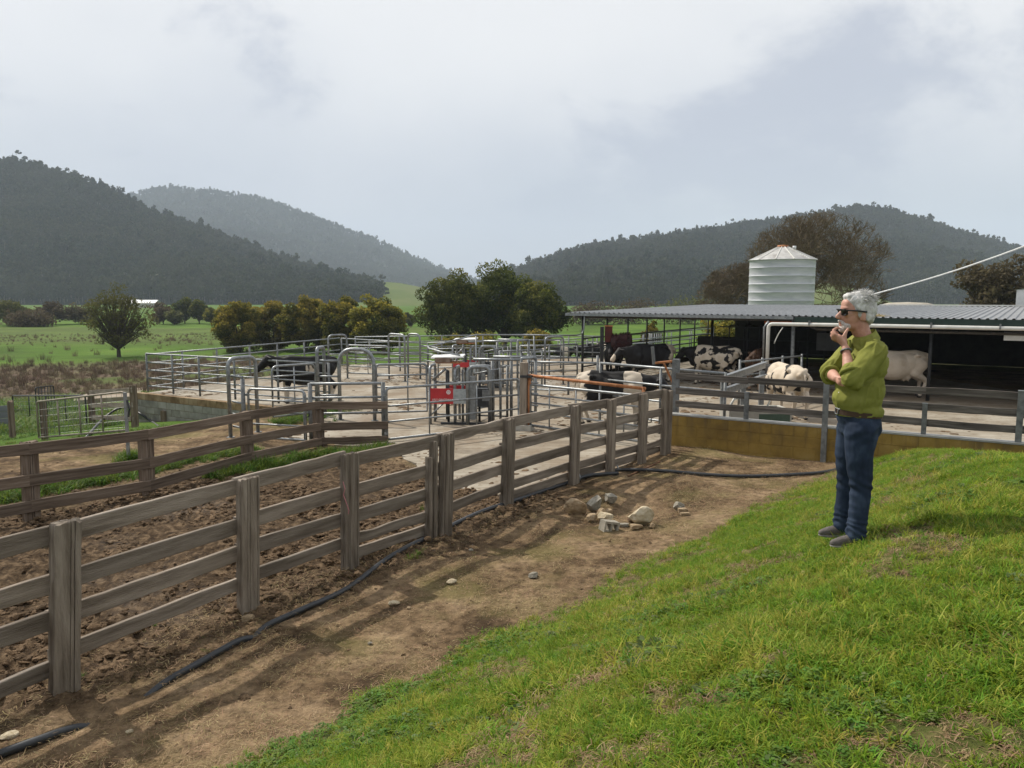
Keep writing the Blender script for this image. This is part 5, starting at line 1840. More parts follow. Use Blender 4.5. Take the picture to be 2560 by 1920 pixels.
def bank_grass():
    rg = np.random.default_rng(11)
    n = 420000
    x = rg.uniform(-4.5, 14, n); y = rg.uniform(-.3, 14.5, n)
    az = x / np.maximum(y, .1)
    s = bank_s(x, y)
    jag = (fbm(x * 1.6, y * 1.6, 41, 4) - .5) * 1.1
    e = s + jag * .55
    d = np.hypot(x, y)
    dry = fbm(x * 2.7, y * 2.7, 71, 3)
    dens = np.clip(1.15 - d * .05, .45, 1) * sstep(-.12, .35, e)
    dens = dens * np.where(dry > .575, .45, 1)
    ok = (rg.random(n) < dens) & (e > -.1) & (far_side(x, y) < -.1) & (x > -.95 * y - 1.2) & (x < 1.05 * y + 3.2)
    x, y, dry, e, d = x[ok], y[ok], dry[ok], e[ok], d[ok]
    n = len(x)
    z = terrain(x, y)
    r = rg.random(n)
    idx = rg.integers(0, 4, n)
    yel = fbm(x * .9, y * .9, 77, 3)
    idx = np.where(r < .08 + .24 * sstep(.5, .62, yel), 4 + rg.integers(0, 2, n), idx)
    idx = np.where((dry > .575) & (rg.random(n) < .65), 6 + rg.integers(0, 2, n), idx)
    idx = np.where((dry <= .575) & (rg.random(n) < .07), 6 + rg.integers(0, 2, n), idx)
    clov = fbm(x * 1.2 + 40, y * 1.2, 83, 3)
    idx = np.where((clov > .66) & (rg.random(n) < .35), 8 + (rg.random(n) < .15), idx)
    idx = np.where((e < .4) & (y < 6.2) & (rg.random(n) < .55), 8, idx)
    tall = 1 + .5 * sstep(.55, .7, fbm(x * 1.5 + 9, y * 1.5, 91, 3))
    sc = rg.uniform(.55, 1.05, n) * tall * np.where(idx >= 6, .95, 1)
    rot = np.stack([rg.normal(0, .12, n), rg.normal(0, .12, n), rg.uniform(0, 6.28, n)], -1)
    o = scatter('bank_grass', np.stack([x, y, z - .004], -1), rot, np.stack([sc, sc, sc * rg.uniform(.8, 1.2, n)], -1), idx, tufts, 'uneven green and yellowing grass covering the bank')
    return n
nb_ = bank_grass()
print('bank tufts', nb_)

# dead grass and straw scattered on the bare earth
def straw():
    rg = np.random.default_rng(13)
    n = 90000
    x = rg.uniform(-6, 8, n); y = rg.uniform(2.5, 15, n)
    s = bank_s(x, y); f = fence_side(x, y)
    m = fbm(x * 1.5, y * 1.5, 97, 4)
    ok = (s < .3) & (f < .6) & (far_side(x, y) < -.15) & (rg.random(n) < .25 + .75 * sstep(.40, .56, m)) & (rg.random(n) < np.clip(1.3 + s * .35, .15, 1))
    x, y = x[ok], y[ok]; n = len(x)
    z = terrain(x, y)
    sc = rg.uniform(.5, 1.1, n)
    rot = np.stack([rg.normal(0, .25, n), rg.normal(0, .25, n), rg.uniform(0, 6.28, n)], -1)
    scatter('straw_litter', np.stack([x, y, z + .0], -1), rot, np.stack([sc, sc, sc * .28], -1), 0 * x.astype(int) + rg.integers(0, 2, n), [tuft_src('straw_%d' % k, 9, .070, .0042, .06, 580 + k, M_DRY, curl=(.1, .9), lean=(1.2, 1.9)) for k in range(2)], 'dead grass and straw litter on the bare earth')
straw()

# churned clods of mud
def clods():
    rg = np.random.default_rng(17)
    srcs = []
    M_CLOD = pm('mud_clod', [(.060, .038, .022), (.135, .088, .050), (.22, .15, .09)], 5, .9, 0, .5, 30, coord='Object', rand=.35, spec=.15)
    for k in range(4):
        vs, fs = [], []
        bm = bmesh.new(); bmesh.ops.create_icosphere(bm, subdivisions=2, radius=1)
        for v in bm.verts:
            nn = mnoise.noise(v.co * 1.6 + V((k * 9.1, 0, 0))) * .55 + mnoise.noise(v.co * 3.4 + V((k * 5.1, 3, 0))) * .25
            v.co *= 1 + nn
            v.co.z *= .6
        me = bpy.data.meshes.new('clod_%d' % k); bm.to_mesh(me); bm.free()
        me.materials.append(M_CLOD)
        srcs.append(bpy.data.objects.new('clod_%d' % k, me))
    n = 90000
    x = rg.uniform(-9, 4, n); y = rg.uniform(3, 16, n)
    mm = mud_mask(x, y)
    c = fbm(x * 1.4, y * 1.4, 103, 4)
    ok = (rg.random(n) < mm * .75 * sstep(.35, .6, c) + .035) & (bank_s(x, y) < -.1) & ~inpoly(x, y, yard) & (far_side(x, y) < -.2)
    x, y, mm = x[ok], y[ok], mm[ok]; n = len(x)
    z = terrain(x, y)
    sc = rg.lognormal(math.log(.0135), .55, n) * (.6 + .6 * mm)
    sc = np.minimum(sc, .05)
    rot = np.stack([rg.normal(0, .3, n), rg.normal(0, .3, n), rg.uniform(0, 6.28, n)], -1)
    scatter('mud_clods', np.stack([x, y, z + sc * .1], -1), rot, np.stack([sc * rg.uniform(.8, 1.5, n), sc, sc * rg.uniform(.6, 1, n)], -1), rg.integers(0, 4, n), srcs, 'churned brown clods of hoof trodden mud')
    # dung and dirt crumbs on the concrete
    n = 9000
    x = rg.uniform(-11, 10, n); y = rg.uniform(11, 35, n)
    c = fbm(x * .6, y * .6, 107, 4)
    ok = inpoly(x, y, yard) & (rg.random(n) < sstep(.42, .62, c))
    x, y = x[ok], y[ok]; n = len(x)
    sc = np.minimum(rg.lognormal(math.log(.025), .6, n), .10)
    rot = np.stack([0 * x, 0 * x, rg.uniform(0, 6.28, n)], -1)
    scatter('dung_crumbs', np.stack([x, y, 0 * x + .003], -1), rot, np.stack([sc * 1.5, sc * 1.2, sc * .4], -1), rg.integers(0, 4, n), srcs, 'dried dung crumbs on the concrete yard')
clods()

# rushes and lush weeds on the slope and in the paddock
def rushes():
    rg = np.random.default_rng(19)
    M_RUSH = leaf_mat('brown_rush', [(0, (.070, .052, .038)), (.5, (.125, .092, .066)), (1, (.17, .14, .075))], .25, .85, .35)
    M_LUSH = leaf_mat('lush_weed', [(0, (.040, .085, .010)), (.5, (.085, .155, .018)), (1, (.17, .22, .032))], .4, .6, .3)
    rs = [tuft_src('rush_%d' % k, 42, 1.0, .022, .16, 600 + k, M_RUSH, curl=(.1, .8), lean=(0, .35)) for k in range(3)]
    rs += [tuft_src('rush_l%d' % k, 26, 1.0, .055, .22, 620 + k, M_LUSH, curl=(.4, 1.6), lean=(0, .7)) for k in range(3)]
    n = 40000
    y = rg.uniform(34, 120, n); x = rg.uniform(-.95, .12, n) * y
    m = rush_mask(x, y)
    ok = (rg.random(n) < m * .55)
    x, y = x[ok], y[ok]; n1 = len(x)
    sc = rg.uniform(.14, .42, n1) * (1 + 1.2 * (rg.random(n1) > .95))
    i1 = rg.integers(0, 3, n1)
    # isolated dark rush tussocks in the pasture
    n2 = 260
    y2 = rg.uniform(60, 200, n2); x2 = rg.uniform(-.75, .1, n2) * y2
    k2 = fbm(x2 * .03, y2 * .03, 57, 3) > .48
    x2, y2 = x2[k2], y2[k2]; n2 = len(x2)
    X = np.concatenate([x, x2]); Y = np.concatenate([y, y2]); S = np.concatenate([sc, rg.uniform(.4, .9, n2)]); I = np.concatenate([i1, rg.integers(0, 3, n2)])
    n = len(X)
    rot = np.stack([0 * X, 0 * X, rg.uniform(0, 6.28, n)], -1)
    scatter('rushes', np.stack([X, Y, terrain(X, Y) - .03], -1), rot, np.stack([S * 1.2, S * 1.2, S], -1), I, rs[:3], 'brown rushes in the wet ground beyond the pens')
    # lush green growth on the slope below the terrace
    n = 34000
    x = rg.uniform(-40, -2, n); y = rg.uniform(13, 46, n)
    q = ((x + 5) * -7 + (y - 20) * 6) / 9.22
    c = fbm(x * .25, y * .25, 113, 4)
    ok = (q > .8) & (q < 24) & ~inpoly(x, y, yard) & (rg.random(n) < sstep(.30, .55, c) * .9 + .1) & (rush_mask(x, y) < .4) & (x / y > -.95) & ~((((x - PC.x) * rn.x + (y - PC.y) * rn.y) < 2.0) & (x > PC.x - .6) & (y < PC.y + .5))
    for k_ in (1.0, .97, .94, .91, .88, .85): ok &= ~inpoly(x / k_, y / k_, LANE)
    x, y, c, q = x[ok], y[ok], c[ok], q[ok]
    n = len(x)
    S = rg.uniform(.10, .26, n) * (1 + 1.1 * sstep(.5, .66, c)) * (.6 + .5 * sstep(2, 14, q))
    rot = np.stack([rg.normal(0, .1, n), rg.normal(0, .1, n), rg.uniform(0, 6.28, n)], -1)
    scatter('slope_weeds', np.stack([x, y, terrain(x, y) - .02], -1), rot, np.stack([S * 1.3, S * 1.3, S], -1), rg.integers(0, 3, n), rs[3:], 'lush green weeds on the slope below the pens')
    # grass strips along the second timber fence, by the wall and hoop
    pts = []
    def strip(a, b, w, n_, s0, s1):
        for i in range(n_):
            t = rg.random(); p = a.lerp(b, t)
            d = (b - a).normalized(); nn = V((-d.y, d.x, 0))
            p = p + nn * rg.normal(0, w) * (.5 + fbm(np.array([t * 9]), np.array([1.0]), 5, 2)[0])
            pts.append((p.x, p.y, rg.uniform(s0, s1)))
    strip(G(-60, 1262), G(300, 1190), .16, 420, .10, .26)
    strip(G(300, 1190), G(640, 1122), .12, 360, .08, .20)
    strip(G(520, 1200), G(700, 1165), .12, 240, .10, .24)
    strip(G(640, 1170), G(975, 1122), .12, 420, .10, .26)
    strip(G(700, 1060), G(860, 1022), .25, 240, .10, .22)
    strip(G(1890, 1128), G(2060, 1138), .04, 40, .05, .12)
    strip(G(2075, 1140), G(2200, 1150), .05, 50, .05, .13)
    strip(G(1770, 1128), G(1900, 1130), .03, 16, .03, .08)
    strip(G(310, 1145), G(345, 1145), .12, 60, .1, .25)
    for (u, v, k_, s_) in ((360, 1585, 5, .06), (205, 1705, 4, .05), (1080, 1280, 14, .12), (1040, 1395, 14, .07), (520, 1612, 6, .04), (1835, 1185, 5, .05), (1190, 1385, 5, .03)):
        p = G(u, v)
        for i in range(k_): pts.append((p.x + rg.normal(0, .06), p.y + rg.normal(0, .06), s_ * rg.uniform(.6, 1.3)))
    A = np.array(pts)
    n = len(A)
    zt_ = np.array([Z(a, b) for a, b in A[:, :2]])
    zt_ = np.where(inpoly(A[:, 0], A[:, 1], yard), .0, zt_)
    rot = np.stack([0 * A[:, 0], 0 * A[:, 0], rg.uniform(0, 6.28, n)], -1)
    S = A[:, 2]
    scatter('fence_grass', np.stack([A[:, 0], A[:, 1], zt_ - .01], -1), rot, np.stack([S, S, S], -1), rg.integers(0, 3, n), rs[3:], 'green grass strips along the brown fence and wall foot')
rushes()

# ================================================================== valley haze
def haze():
    mb = MB().box((0, 0, 172.0), (7600, 7600, 356.0))
    m, N, L = newmat('valley_haze')
    out = N.new('ShaderNodeOutputMaterial')
    v = N.new('ShaderNodeVolumePrincipled')
    v.inputs['Color'].default_value = (.76, .86, 1.0, 1)
    v.inputs['Density'].default_value = HAZE
    v.inputs['Anisotropy'].default_value = 0.0
    L.new(v.outputs[0], out.inputs['Volume'])
    o = mk('haze', mb, m)
    kind(o, 'stuff', 'thin pale rain haze filling the valley')
HAZE = 2.4e-4
haze()
# ================================================================== cattle
def cow_mat(name, scale, thr, off, bands=None, dark=(.012, .011, .011), light=(.52, .45, .36), legs_white=True, soft=.02):
    """patched hide in the animal's own coordinates; bands = [(x, bias)] along the body"""
    m, N, L = newmat(name)
    out = N.new('ShaderNodeOutputMaterial'); p = N.new('ShaderNodeBsdfPrincipled')
    tc = N.new('ShaderNodeTexCoord')
    mp = N.new('ShaderNodeMapping'); mp.inputs['Location'].default_value = off
    L.new(tc.outputs['Object'], mp.inputs['Vector'])
    n = noise_n(N, L, mp.outputs[0], scale, 2.5, .5, .3)
    val = n
    sx = N.new('ShaderNodeSeparateXYZ'); L.new(tc.outputs['Object'], sx.inputs[0])
    if bands:
        r = N.new('ShaderNodeMapRange'); r.inputs[1].default_value = -1.2; r.inputs[2].default_value = 1.8
        L.new(sx.outputs['X'], r.inputs[0])
        st = [((x + 1.2) / 3.0, .5 + b) for x, b in bands]
        bv = rampn(N, L, r.outputs[0], st)
        a = N.new('ShaderNodeMath'); a.operation = 'ADD'; L.new(n, a.inputs[0]); L.new(bv, a.inputs[1])
        s = N.new('ShaderNodeMath'); s.operation = 'SUBTRACT'; L.new(a.outputs[0], s.inputs[0]); s.inputs[1].default_value = .5
        val = s.outputs[0]
    if legs_white:
        r2 = N.new('ShaderNodeMapRange'); r2.inputs[1].default_value = .30; r2.inputs[2].default_value = .62
        r2.inputs[3].default_value = -.35; r2.inputs[4].default_value = 0
        L.new(sx.outputs['Z'], r2.inputs[0])
        a = N.new('ShaderNodeMath'); a.operation = 'ADD'; L.new(val, a.inputs[0]); L.new(r2.outputs[0], a.inputs[1])
        val = a.outputs[0]
    mask = rampn(N, L, val, [(thr - soft, 0.0), (thr + soft, 1.0)])
    dirt = rampn(N, L, noise_n(N, L, tc.outputs['Object'], 3.5, 5), [(.45, 0.0), (.7, .55)])
    lt = mixc(N, L, dirt, light, (light[0] * .62, light[1] * .55, light[2] * .46))
    col = mixc(N, L, mask, lt, dark)
    L.new(col, p.inputs['Base Color'])
    p.inputs['Roughness'].default_value = .6
    p.inputs['Specular IOR Level'].default_value = .18
    p.inputs['Sheen Weight'].default_value = .0
    b = N.new('ShaderNodeBump'); b.inputs['Strength'].default_value = .25; b.inputs['Distance'].default_value = .01
    L.new(noise_n(N, L, tc.outputs['Object'], 55, 3), b.inputs['Height']); L.new(b.outputs[0], p.inputs['Normal'])
    L.new(p.outputs[0], out.inputs[0])
    return m

_cow = {}
def cow_mesh(head):
    if head in _cow: return _cow[head]
    mb = MB()
    ell(mb, (.46, 0, .93), (.36, .25, .36)); ell(mb, (.02, 0, .865), (.62, .315, .395)); ell(mb, (-.40, 0, .93), (.40, .29, .34))
    ell(mb, (-.62, 0, 1.02), (.30, .235, .27))
    chain(mb, [((.62, 0, 1.16), .13), ((.42, 0, 1.22), .115), ((-.1, 0, 1.17), .13), ((-.55, 0, 1.22), .115), ((-.86, 0, 1.17), .085)])
    for s in (-1, 1):
        ell(mb, (-.52, s * .225, 1.19), (.09, .06, .055)); ell(mb, (-.86, s * .11, 1.10), (.07, .05, .06))
        chain(mb, [((.46, s * .17, .90), .16), ((.50, s * .175, .66), .105), ((.54, s * .16, .42), .062), ((.53, s * .155, .36), .052), ((.53, s * .155, .15), .042), ((.545, s * .155, .07), .052)])
        sw = .05 * s
        chain(mb, [((-.62, s * .15, .92), .21), ((-.50, s * .19, .70), .145), ((-.66, s * .185, .58), .095), ((-.82, s * .165, .47), .064), ((-.79, s * .16, .36), .048), ((-.74 + sw, s * .16, .15), .042), ((-.72 + sw, s * .16, .07), .052)])
    ell(mb, (.72, 0, .82), (.17, .13, .24)); ell(mb, (-.30, 0, .60), (.20, .165, .14))
    for sx_ in (-.38, -.24):
        for s in (-.07, .07): cap(mb, (sx_, s, .52), .022, (sx_, s * 1.1, .45), .016, 8)
    # tail
    chain(mb, [((-.88, 0, 1.16), .045), ((-.97, 0, 1.08), .032), ((-1.0, .02, .85), .024), ((-.99, .03, .62), .024), ((-.98, .03, .50), .042), ((-.97, .03, .36), .018)])
    if head == 'up':
        N0, N1, N2 = V((.62, 0, 1.02)), V((.90, 0, 1.19)), V((1.00, 0, 1.25))
        H1 = V((1.30, 0, .98))
    elif head == 'level':
        N0, N1, N2 = V((.66, 0, 1.0)), V((.96, 0, 1.06)), V((1.08, 0, 1.08))
        H1 = V((1.36, 0, .80))
    else:
        N0, N1, N2 = V((.68, 0, .95)), V((1.02, 0, .78)), V((1.15, 0, .70))
        H1 = V((1.30, 0, .33))
    chain(mb, [(N0, .27), (N0.lerp(N1, .5), .225), (N1, .17)], flat=((0, 1, 0), .70))
    hd = (H1 - N2).normalized()
    chain(mb, [(N2, .138), (N2.lerp(H1, .45), .118), (H1, .088)])
    up = hd.cross(V((0, 1, 0))).normalized()
    if up.z < 0: up = -up
    ell(mb, H1 + hd * .02, (.07, .085, .07)); ell(mb, N2 + up * .08 - hd * .04, (.07, .085, .06))
    for s in (-1, 1):
        cap(mb, N2 + V((0, s * .10, 0)) + up * .04 - hd * .03, .035, N2 + V((0, s * .29, 0)) + up * .02 - hd * .05, .022, 10, flat=(up, 1.7))
        ell(mb, N2.lerp(H1, .33) + V((0, s * .095, 0)) + up * .045, (.03, .022, .03))
    me = remeshed('cow_body', mb, .020, 5, .5)
    me.polygons.foreach_set('use_smooth', [True] * len(me.polygons))
    eyes = [N2.lerp(H1, .33) + V((0, s * .112, 0)) + up * .045 for s in (-1, 1)]
    ears = [N2 + V((0, s * .24, 0)) + up * (-.01) - hd * .01 for s in (-1, 1)]
    _cow[head] = (me, eyes, ears, H1 + hd * .075)
    return _cow[head]

M_EYE = pm('dark_eye', [(.006, .005, .004), (.01, .009, .008)], 5, .15, 0, 0)
M_HOOF = pm('dark_hoof', [(.03, .025, .02), (.06, .05, .04)], 8, .6, 0, 0)
M_TAG = pm('ear_tag', [(.55, .30, .05), (.60, .35, .07)], 5, .5, 0, 0)
M_NOSE = pm('dark_muzzle', [(.03, .025, .025), (.06, .045, .045)], 8, .35, 0, .05)
_hoof = None
def cow(label, pos, heading, mat, head='up', S=1.0, tagc=True, group='dairy cows in the yard'):
    global _hoof
    me0, eyes, ears, nose = cow_mesh(head)
    t = thing('dairy_cow', label, 'cow', V(pos), group)
    t.rotation_euler = (0, 0, math.atan2(heading[1], heading[0]))
    t.scale = (S, S, S)
    me = me0.copy(); me.materials.clear(); me.materials.append(mat)
    link('body', me, None, t)
    for e in eyes:
        mb = MB(); ell(mb, e, (.018, .012, .018)); o = mk('eye', mb, M_EYE, None, True); o.parent = t
    mb = MB(); ell(mb, nose, (.022, .06, .04)); o = mk('muzzle', mb, M_NOSE, None, True); o.parent = t
    if tagc:
        for e in ears[:1]:
            o = mk('ear_tag', MB().box(e - V((0, 0, .05)), (.012, .055, .06)), M_TAG); o.parent = t
    for (x, y) in ((.555, .155), (.555, -.155), (-.66, .16), (-.76, -.16)):
        mb = MB(); ell(mb, (x, y, .035), (.068, .052, .036)); o = mk('hoof', mb, M_HOOF, None, True); o.parent = t
    return t

CM_A = cow_mat('hide_banded', 3.2, .5, (2.2, 1.1, .4), [(-1.2, -.06), (-.62, -.10), (-.40, .28), (.18, .28), (.32, -.30), (.62, -.28), (.74, .3), (1.8, .3)])
CM_BLACK = cow_mat('hide_black', 2.0, .16, (0, 0, 0), None, legs_white=False)
CM_SOCK = cow_mat('hide_black_socks', 2.6, .33, (1, 5, 2), None)
CM_C = cow_mat('hide_black_white_rump', 3.0, .5, (3.1, .7, 0), [(-1.2, .05), (-.86, -.25), (-.66, -.1), (-.5, .3), (1.0, .3), (1.28, .2), (1.4, -.2), (1.8, -.2)])
CM_D = cow_mat('hide_spotted', 3.6, .50, (5.3, 2.0, 1.2), [(-1.2, .0), (.5, .0), (.8, .3), (1.8, .3)])
CM_W = cow_mat('hide_cream_white', 5.5, .74, (7.7, 2.0, 3.1), None, light=(.54, .46, .37))
CM_E = cow_mat('hide_white_black_patch', 2.6, .60, (1.7, 6.0, 1.1), [(-1.2, -.05), (-.5, .02), (.6, .0), (1.0, .25), (1.8, .25)], light=(.54, .46, .36))
CM_BR = cow_mat('hide_dark_brown', 2.0, .3, (0, 3, 0), None, dark=(.05, .025, .014), light=(.3, .2, .13))

pA = G(1535, 1061)
cow('black and white cow with white shoulder behind the rusty orange pipe', (pA.x, pA.y, .0), (.99, -.30), CM_A, 'level', .94)
pL = G(765, 1004)
cow('black cow with white socks looking out of the corner pen', (pL.x, pL.y, .0), (-.82, -.42), CM_SOCK, 'up', .98)
pB = G(1533, 943)
cow('all black cow facing out from under the red cow brush', (pB.x, pB.y, .0), (-.22, -1), CM_BLACK, 'up', 1.0, False)
pC = G(1622, 955)
cow('black cow with white rump standing below the cow brush', (pC.x, pC.y, .0), (-1, -.28), CM_C, 'level', 1.0)
pD = G(1782, 962)
cow('spotted black and white cow standing at the shed stalls', (pD.x, pD.y, .0), (-.72, .62), CM_D, 'level', 1.0, False)
pE = G(1980, 1046)
cow('white cow seen from behind between the rails and trough', (pE.x, pE.y + .5, .0), (-.12, 1), CM_E, 'level', .98, False)
pF = G(2232, 992)
cow('cream white cow standing side on in the shed mouth', (pF.x, pF.y, .0), (-1, .02), CM_W, 'level', 1.04, False)
pG = AT(1898, 940, 24.5)
cow('dark brown cow in the gloom behind the trough guard', (pG.x, pG.y, .0), (.5, .9), CM_BR, 'down', .98, False)
for i, (u, d, hx, lab) in enumerate(((1392, 41, .9, 'distant black and white cow beyond the rounded hoop'), (1486, 43, -1, 'distant cow standing broadside behind the far rails'), (1522, 45, .6, 'farthest cow in the race beyond the yard'))):
    p = placed(u, d)
    cow(lab, (p.x, p.y, p.z), (hx, .3), (CM_A, CM_C, CM_D)[i], 'level', .95, False, group='cows beyond the yard')
# ================================================================== the man on the bank
def warp(c):
    k = max(0.0, min(1.0, (c[2] - 1.42) / .12))
    return V((c[0] - .040 * k * k * (3 - 2 * k), c[1], c[2]))

def displaced(me, f):
    for v in me.vertices: v.co = warp(v.co)
    me.update()
    no = [v.normal.copy() for v in me.vertices]
    for v, n in zip(me.vertices, no):
        v.co += n * f(v.co)
    me.update()
    me.polygons.foreach_set('use_smooth', [True] * len(me.polygons))
    return me

def build_man():
    pos = AT(2136, 1364, MAN_D)
    pos.z = Z(pos.x, pos.y) - .005
    t = thing('person', 'grey haired person in green shirt and jeans standing with hand on chin', 'person', pos)
    skin = pm('skin', [(.36, .165, .115), (.48, .25, .18), (.55, .31, .235)], 9, .5, 0, .12, 60, spec=.35)
    def fin(name, me, mat, parent=None):
        o = link(name, me, mat, parent or t)
        return o
    # ---- body
    b = MB()
    # head, facing -x
    ell(b, (-.035, 0, 1.695), (.108, .079, .108)); ell(b, (-.075, 0, 1.635), (.075, .064, .085)); ell(b, (-.07, 0, 1.585), (.070, .055, .05))
    ell(b, (-.122, 0, 1.552), (.028, .032, .026)); ell(b, (-.118, 0, 1.700), (.026, .055, .018)); ell(b, (-.11, 0, 1.725), (.03, .055, .04))
    cap(b, (-.140, 0, 1.675), .011, (-.170, 0, 1.638), .0155); ell(b, (-.160, 0, 1.632), (.018, .021, .012))
    ell(b, (-.142, 0, 1.594), (.014, .026, .008)); ell(b, (-.138, 0, 1.576), (.015, .024, .008))
    for s in (-1, 1):
        ell(b, (-.105, s * .045, 1.655), (.035, .022, .024)); ell(b, (-.02, s * .079, 1.64), (.022, .010, .034), (0, .25, s * .35)); ell(b, (-.01, s * .082, 1.622), (.014, .008, .016))
    chain(b, [((-.015, 0, 1.60), .062), ((.015, 0, 1.50), .065), ((.03, 0, 1.42), .09)])
    # trunk and legs inside the clothes
    ell(b, (.03, 0, 1.30), (.12, .17, .17)); ell(b, (-.02, 0, 1.10), (.12, .13, .18)); ell(b, (-.02, 0, .92), (.105, .115, .09))
    chain(b, [((-.03, -.07, .86), .07), ((-.04, -.095, .62), .06), ((-.01, -.10, .44), .055), ((-.03, -.11, .25), .05), ((-.045, -.115, .07), .042)])
    chain(b, [((-.02, .07, .86), .07), ((-.035, .095, .62), .06), ((-.02, .11, .44), .055), ((-.03, .12, .25), .05), ((-.03, .13, .07), .042)])
    # near arm: elbow bent, hand to chin
    Sh, El, Wr = V((.01, -.19, 1.40)), V((-.195, -.235, 1.215)), V((-.178, -.095, 1.42))
    chain(b, [(Sh, .06), (El, .045)]); chain(b, [(El, .049), (El.lerp(Wr, .35), .046), (El.lerp(Wr, .8), .031), (Wr, .029)], flat=((1, 0, 0), .92))
    # far arm folded across
    Sh2, El2, Wr2 = V((.01, .19, 1.40)), V((-.175, .185, 1.225)), V((-.215, -.06, 1.205))
    chain(b, [(Sh2, .058), (El2, .045)]); chain(b, [(El2, .046), (El2.lerp(Wr2, .4), .043), (Wr2, .030)])
    # far hand tucked under the elbow
    chain(b, [(Wr2, .03), (V((-.215, -.11, 1.19)), .032)], flat=((1, 0, 0), .6))
    for k in range(4):
        q = V((-.225 + k * .006, -.12, 1.215 - k * .017))
        chain(b, [(q, .010), (q + V((.008, -.035, .004)), .0095), (q + V((.03, -.058, .006)), .008)])
    chain(b, [(V((-.2, -.09, 1.215)), .011), (V((-.185, -.12, 1.235)), .009)])
    # near hand: palm, four bent fingers, thumb along the jaw
    Pm = V((-.188, -.060, 1.485))
    chain(b, [(Wr, .029), (Wr.lerp(Pm, .6), .034), (Pm, .036)], flat=((1, .3, 0), .62))
    kn = [V((-.205, -.060, 1.515)), V((-.214, -.044, 1.508)), V((-.218, -.028, 1.497)), V((-.216, -.012, 1.484))]
    for k, q in enumerate(kn):
        a = q + V((-.004 + .002 * k, .022, .030 - .012 * k))
        c = a + V((.030, .014, .014 - .010 * k))
        e = c + V((.020, .002, -.002 - .004 * k))
        chain(b, [(Pm.lerp(q, .55), .013), (q, .0125), (a, .0105), (c, .0095), (e, .008)])
    chain(b, [(Pm + V((.022, -.018, -.022)), .016), (V((-.155, -.085, 1.505)), .0135), (V((-.135, -.082, 1.535)), .0115), (V((-.118, -.072, 1.556)), .0095)])
    fin('body', displaced(remeshed('body', b, .0058, 3, .5), lambda c: 0), skin)
    # ---- shirt
    s = MB()
    ell(s, (.015, 0, 1.32), (.138, .190, .185)); ell(s, (.018, 0, 1.40), (.120, .178, .115)); ell(s, (-.018, 0, 1.14), (.165, .182, .20)); ell(s, (-.035, 0, 1.05), (.172, .178, .13))
    ell(s, (-.02, 0, .985), (.160, .172, .075)); ell(s, (.025, 0, .965), (.122, .168, .085)); ell(s, (-.02, 0, .945), (.163, .170, .05))
    for q in (-1, 1):
        ell(s, (.01, q * .155, 1.415), (.080, .072, .075)); cap(s, (.02, 0, 1.452), .070, (.01, q * .16, 1.425), .066)
    chain(s, [(V((-.005, -.18, 1.40)), .082), (V((-.10, -.225, 1.295)), .080), (V((-.185, -.235, 1.225)), .072)])
    chain(s, [(V((-.165, -.243, 1.205)), .062), (V((-.19, -.212, 1.275)), .060)])
    chain(s, [(V((-.005, .18, 1.40)), .080), (V((-.09, .20, 1.30)), .078), (V((-.175, .19, 1.23)), .068)])
    chain(s, [(V((-.17, .20, 1.22)), .062), (V((-.195, .11, 1.215)), .058)])
    def folds(c):
        u, w = c.x * .62 + c.z * .78, -c.x * .78 + c.z * .62
        if c.z < 1.16: u, w = c.x * .25 + c.z * .97 + c.y * .1, c.x * .8 - c.z * .25
        a = mnoise.noise(V((u * 3.5, w * 15, c.y * 7)))
        d = mnoise.noise(V((u * 7 + 5, w * 30, c.y * 12)))
        arm = math.exp(-((c.x + .14) / .10) ** 2 - ((c.y + .22) / .09) ** 2)
        r1 = max(0.0, 1 - abs(a) * 4.5) ** 2; r2 = max(0.0, 1 - abs(d) * 5) ** 2
        hem = .002 * math.sin(c.y * 25 + c.x * 31) if c.z < .98 else 0
        k_ = max(0.0, min(1.0, (c.z - .93) / .12))
        return r1 * .010 * k_ + r2 * .0045 * k_ + a * .006 * k_ + arm * .004 * math.sin(w * 120) + hem - .003
    fab = pm('olive_green_shirt', [(.160, .166, .032), (.205, .212, .046), (.245, .252, .064)], 5, .85, 0, .25, 220, spec=.15, bdist=.002)
    sh = fin('shirt', displaced(remeshed('shirt', s, .0075, 3, .5), folds), fab)
    # collar: two standing leaves, open at the throat
    for q in (-1, 1):
        mb = MB()
        rows = []
        for k in range(9):
            th = R(8 + 19 * k)
            cx_, cy_ = .022, 0.0
            x = cx_ + .090 * math.cos(th) * (1 if k < 6 else 1.12); y = cy_ + q * .084 * math.sin(th)
            zt_ = 1.555 - .080 * (k / 8)
            rows.append((V((x * .92, y * .92, zt_)), V((x * 1.14 + (-.014 if k > 6 else 0), y * 1.16, zt_ - .055 - .025 * (k > 6)))))
        vs = [warp(p) for r_ in rows for p in r_]
        vs2 = [p + V((0, 0, -.004)) + V((p.x - .02, p.y, 0)) * -.06 for p in vs]
        n = len(vs)
        fs = [(2 * i, 2 * i + 1, 2 * i + 3, 2 * i + 2) for i in range(8)]
        fs += [tuple(j + n for j in f[::-1]) for f in fs]
        fs += [(2 * i + 1, 2 * i + 1 + n, 2 * i + 3 + n, 2 * i + 3) for i in range(8)] + [(2 * i, 2 * i + 2, 2 * i + 2 + n, 2 * i + n) for i in range(8)]
        mb.add(vs, fs)if False else mb.add(vs + vs2, fs)
        o = mk('collar', mb, fab, None, True); o.parent = sh
    pk = MB()
    pk.box((-.118, -.012, 1.42), (.012, .03, .11)); pk.box((-.120, .022, 1.42), (.010, .03, .10))
    o = mk('placket', pk, fab, None); o.parent = sh
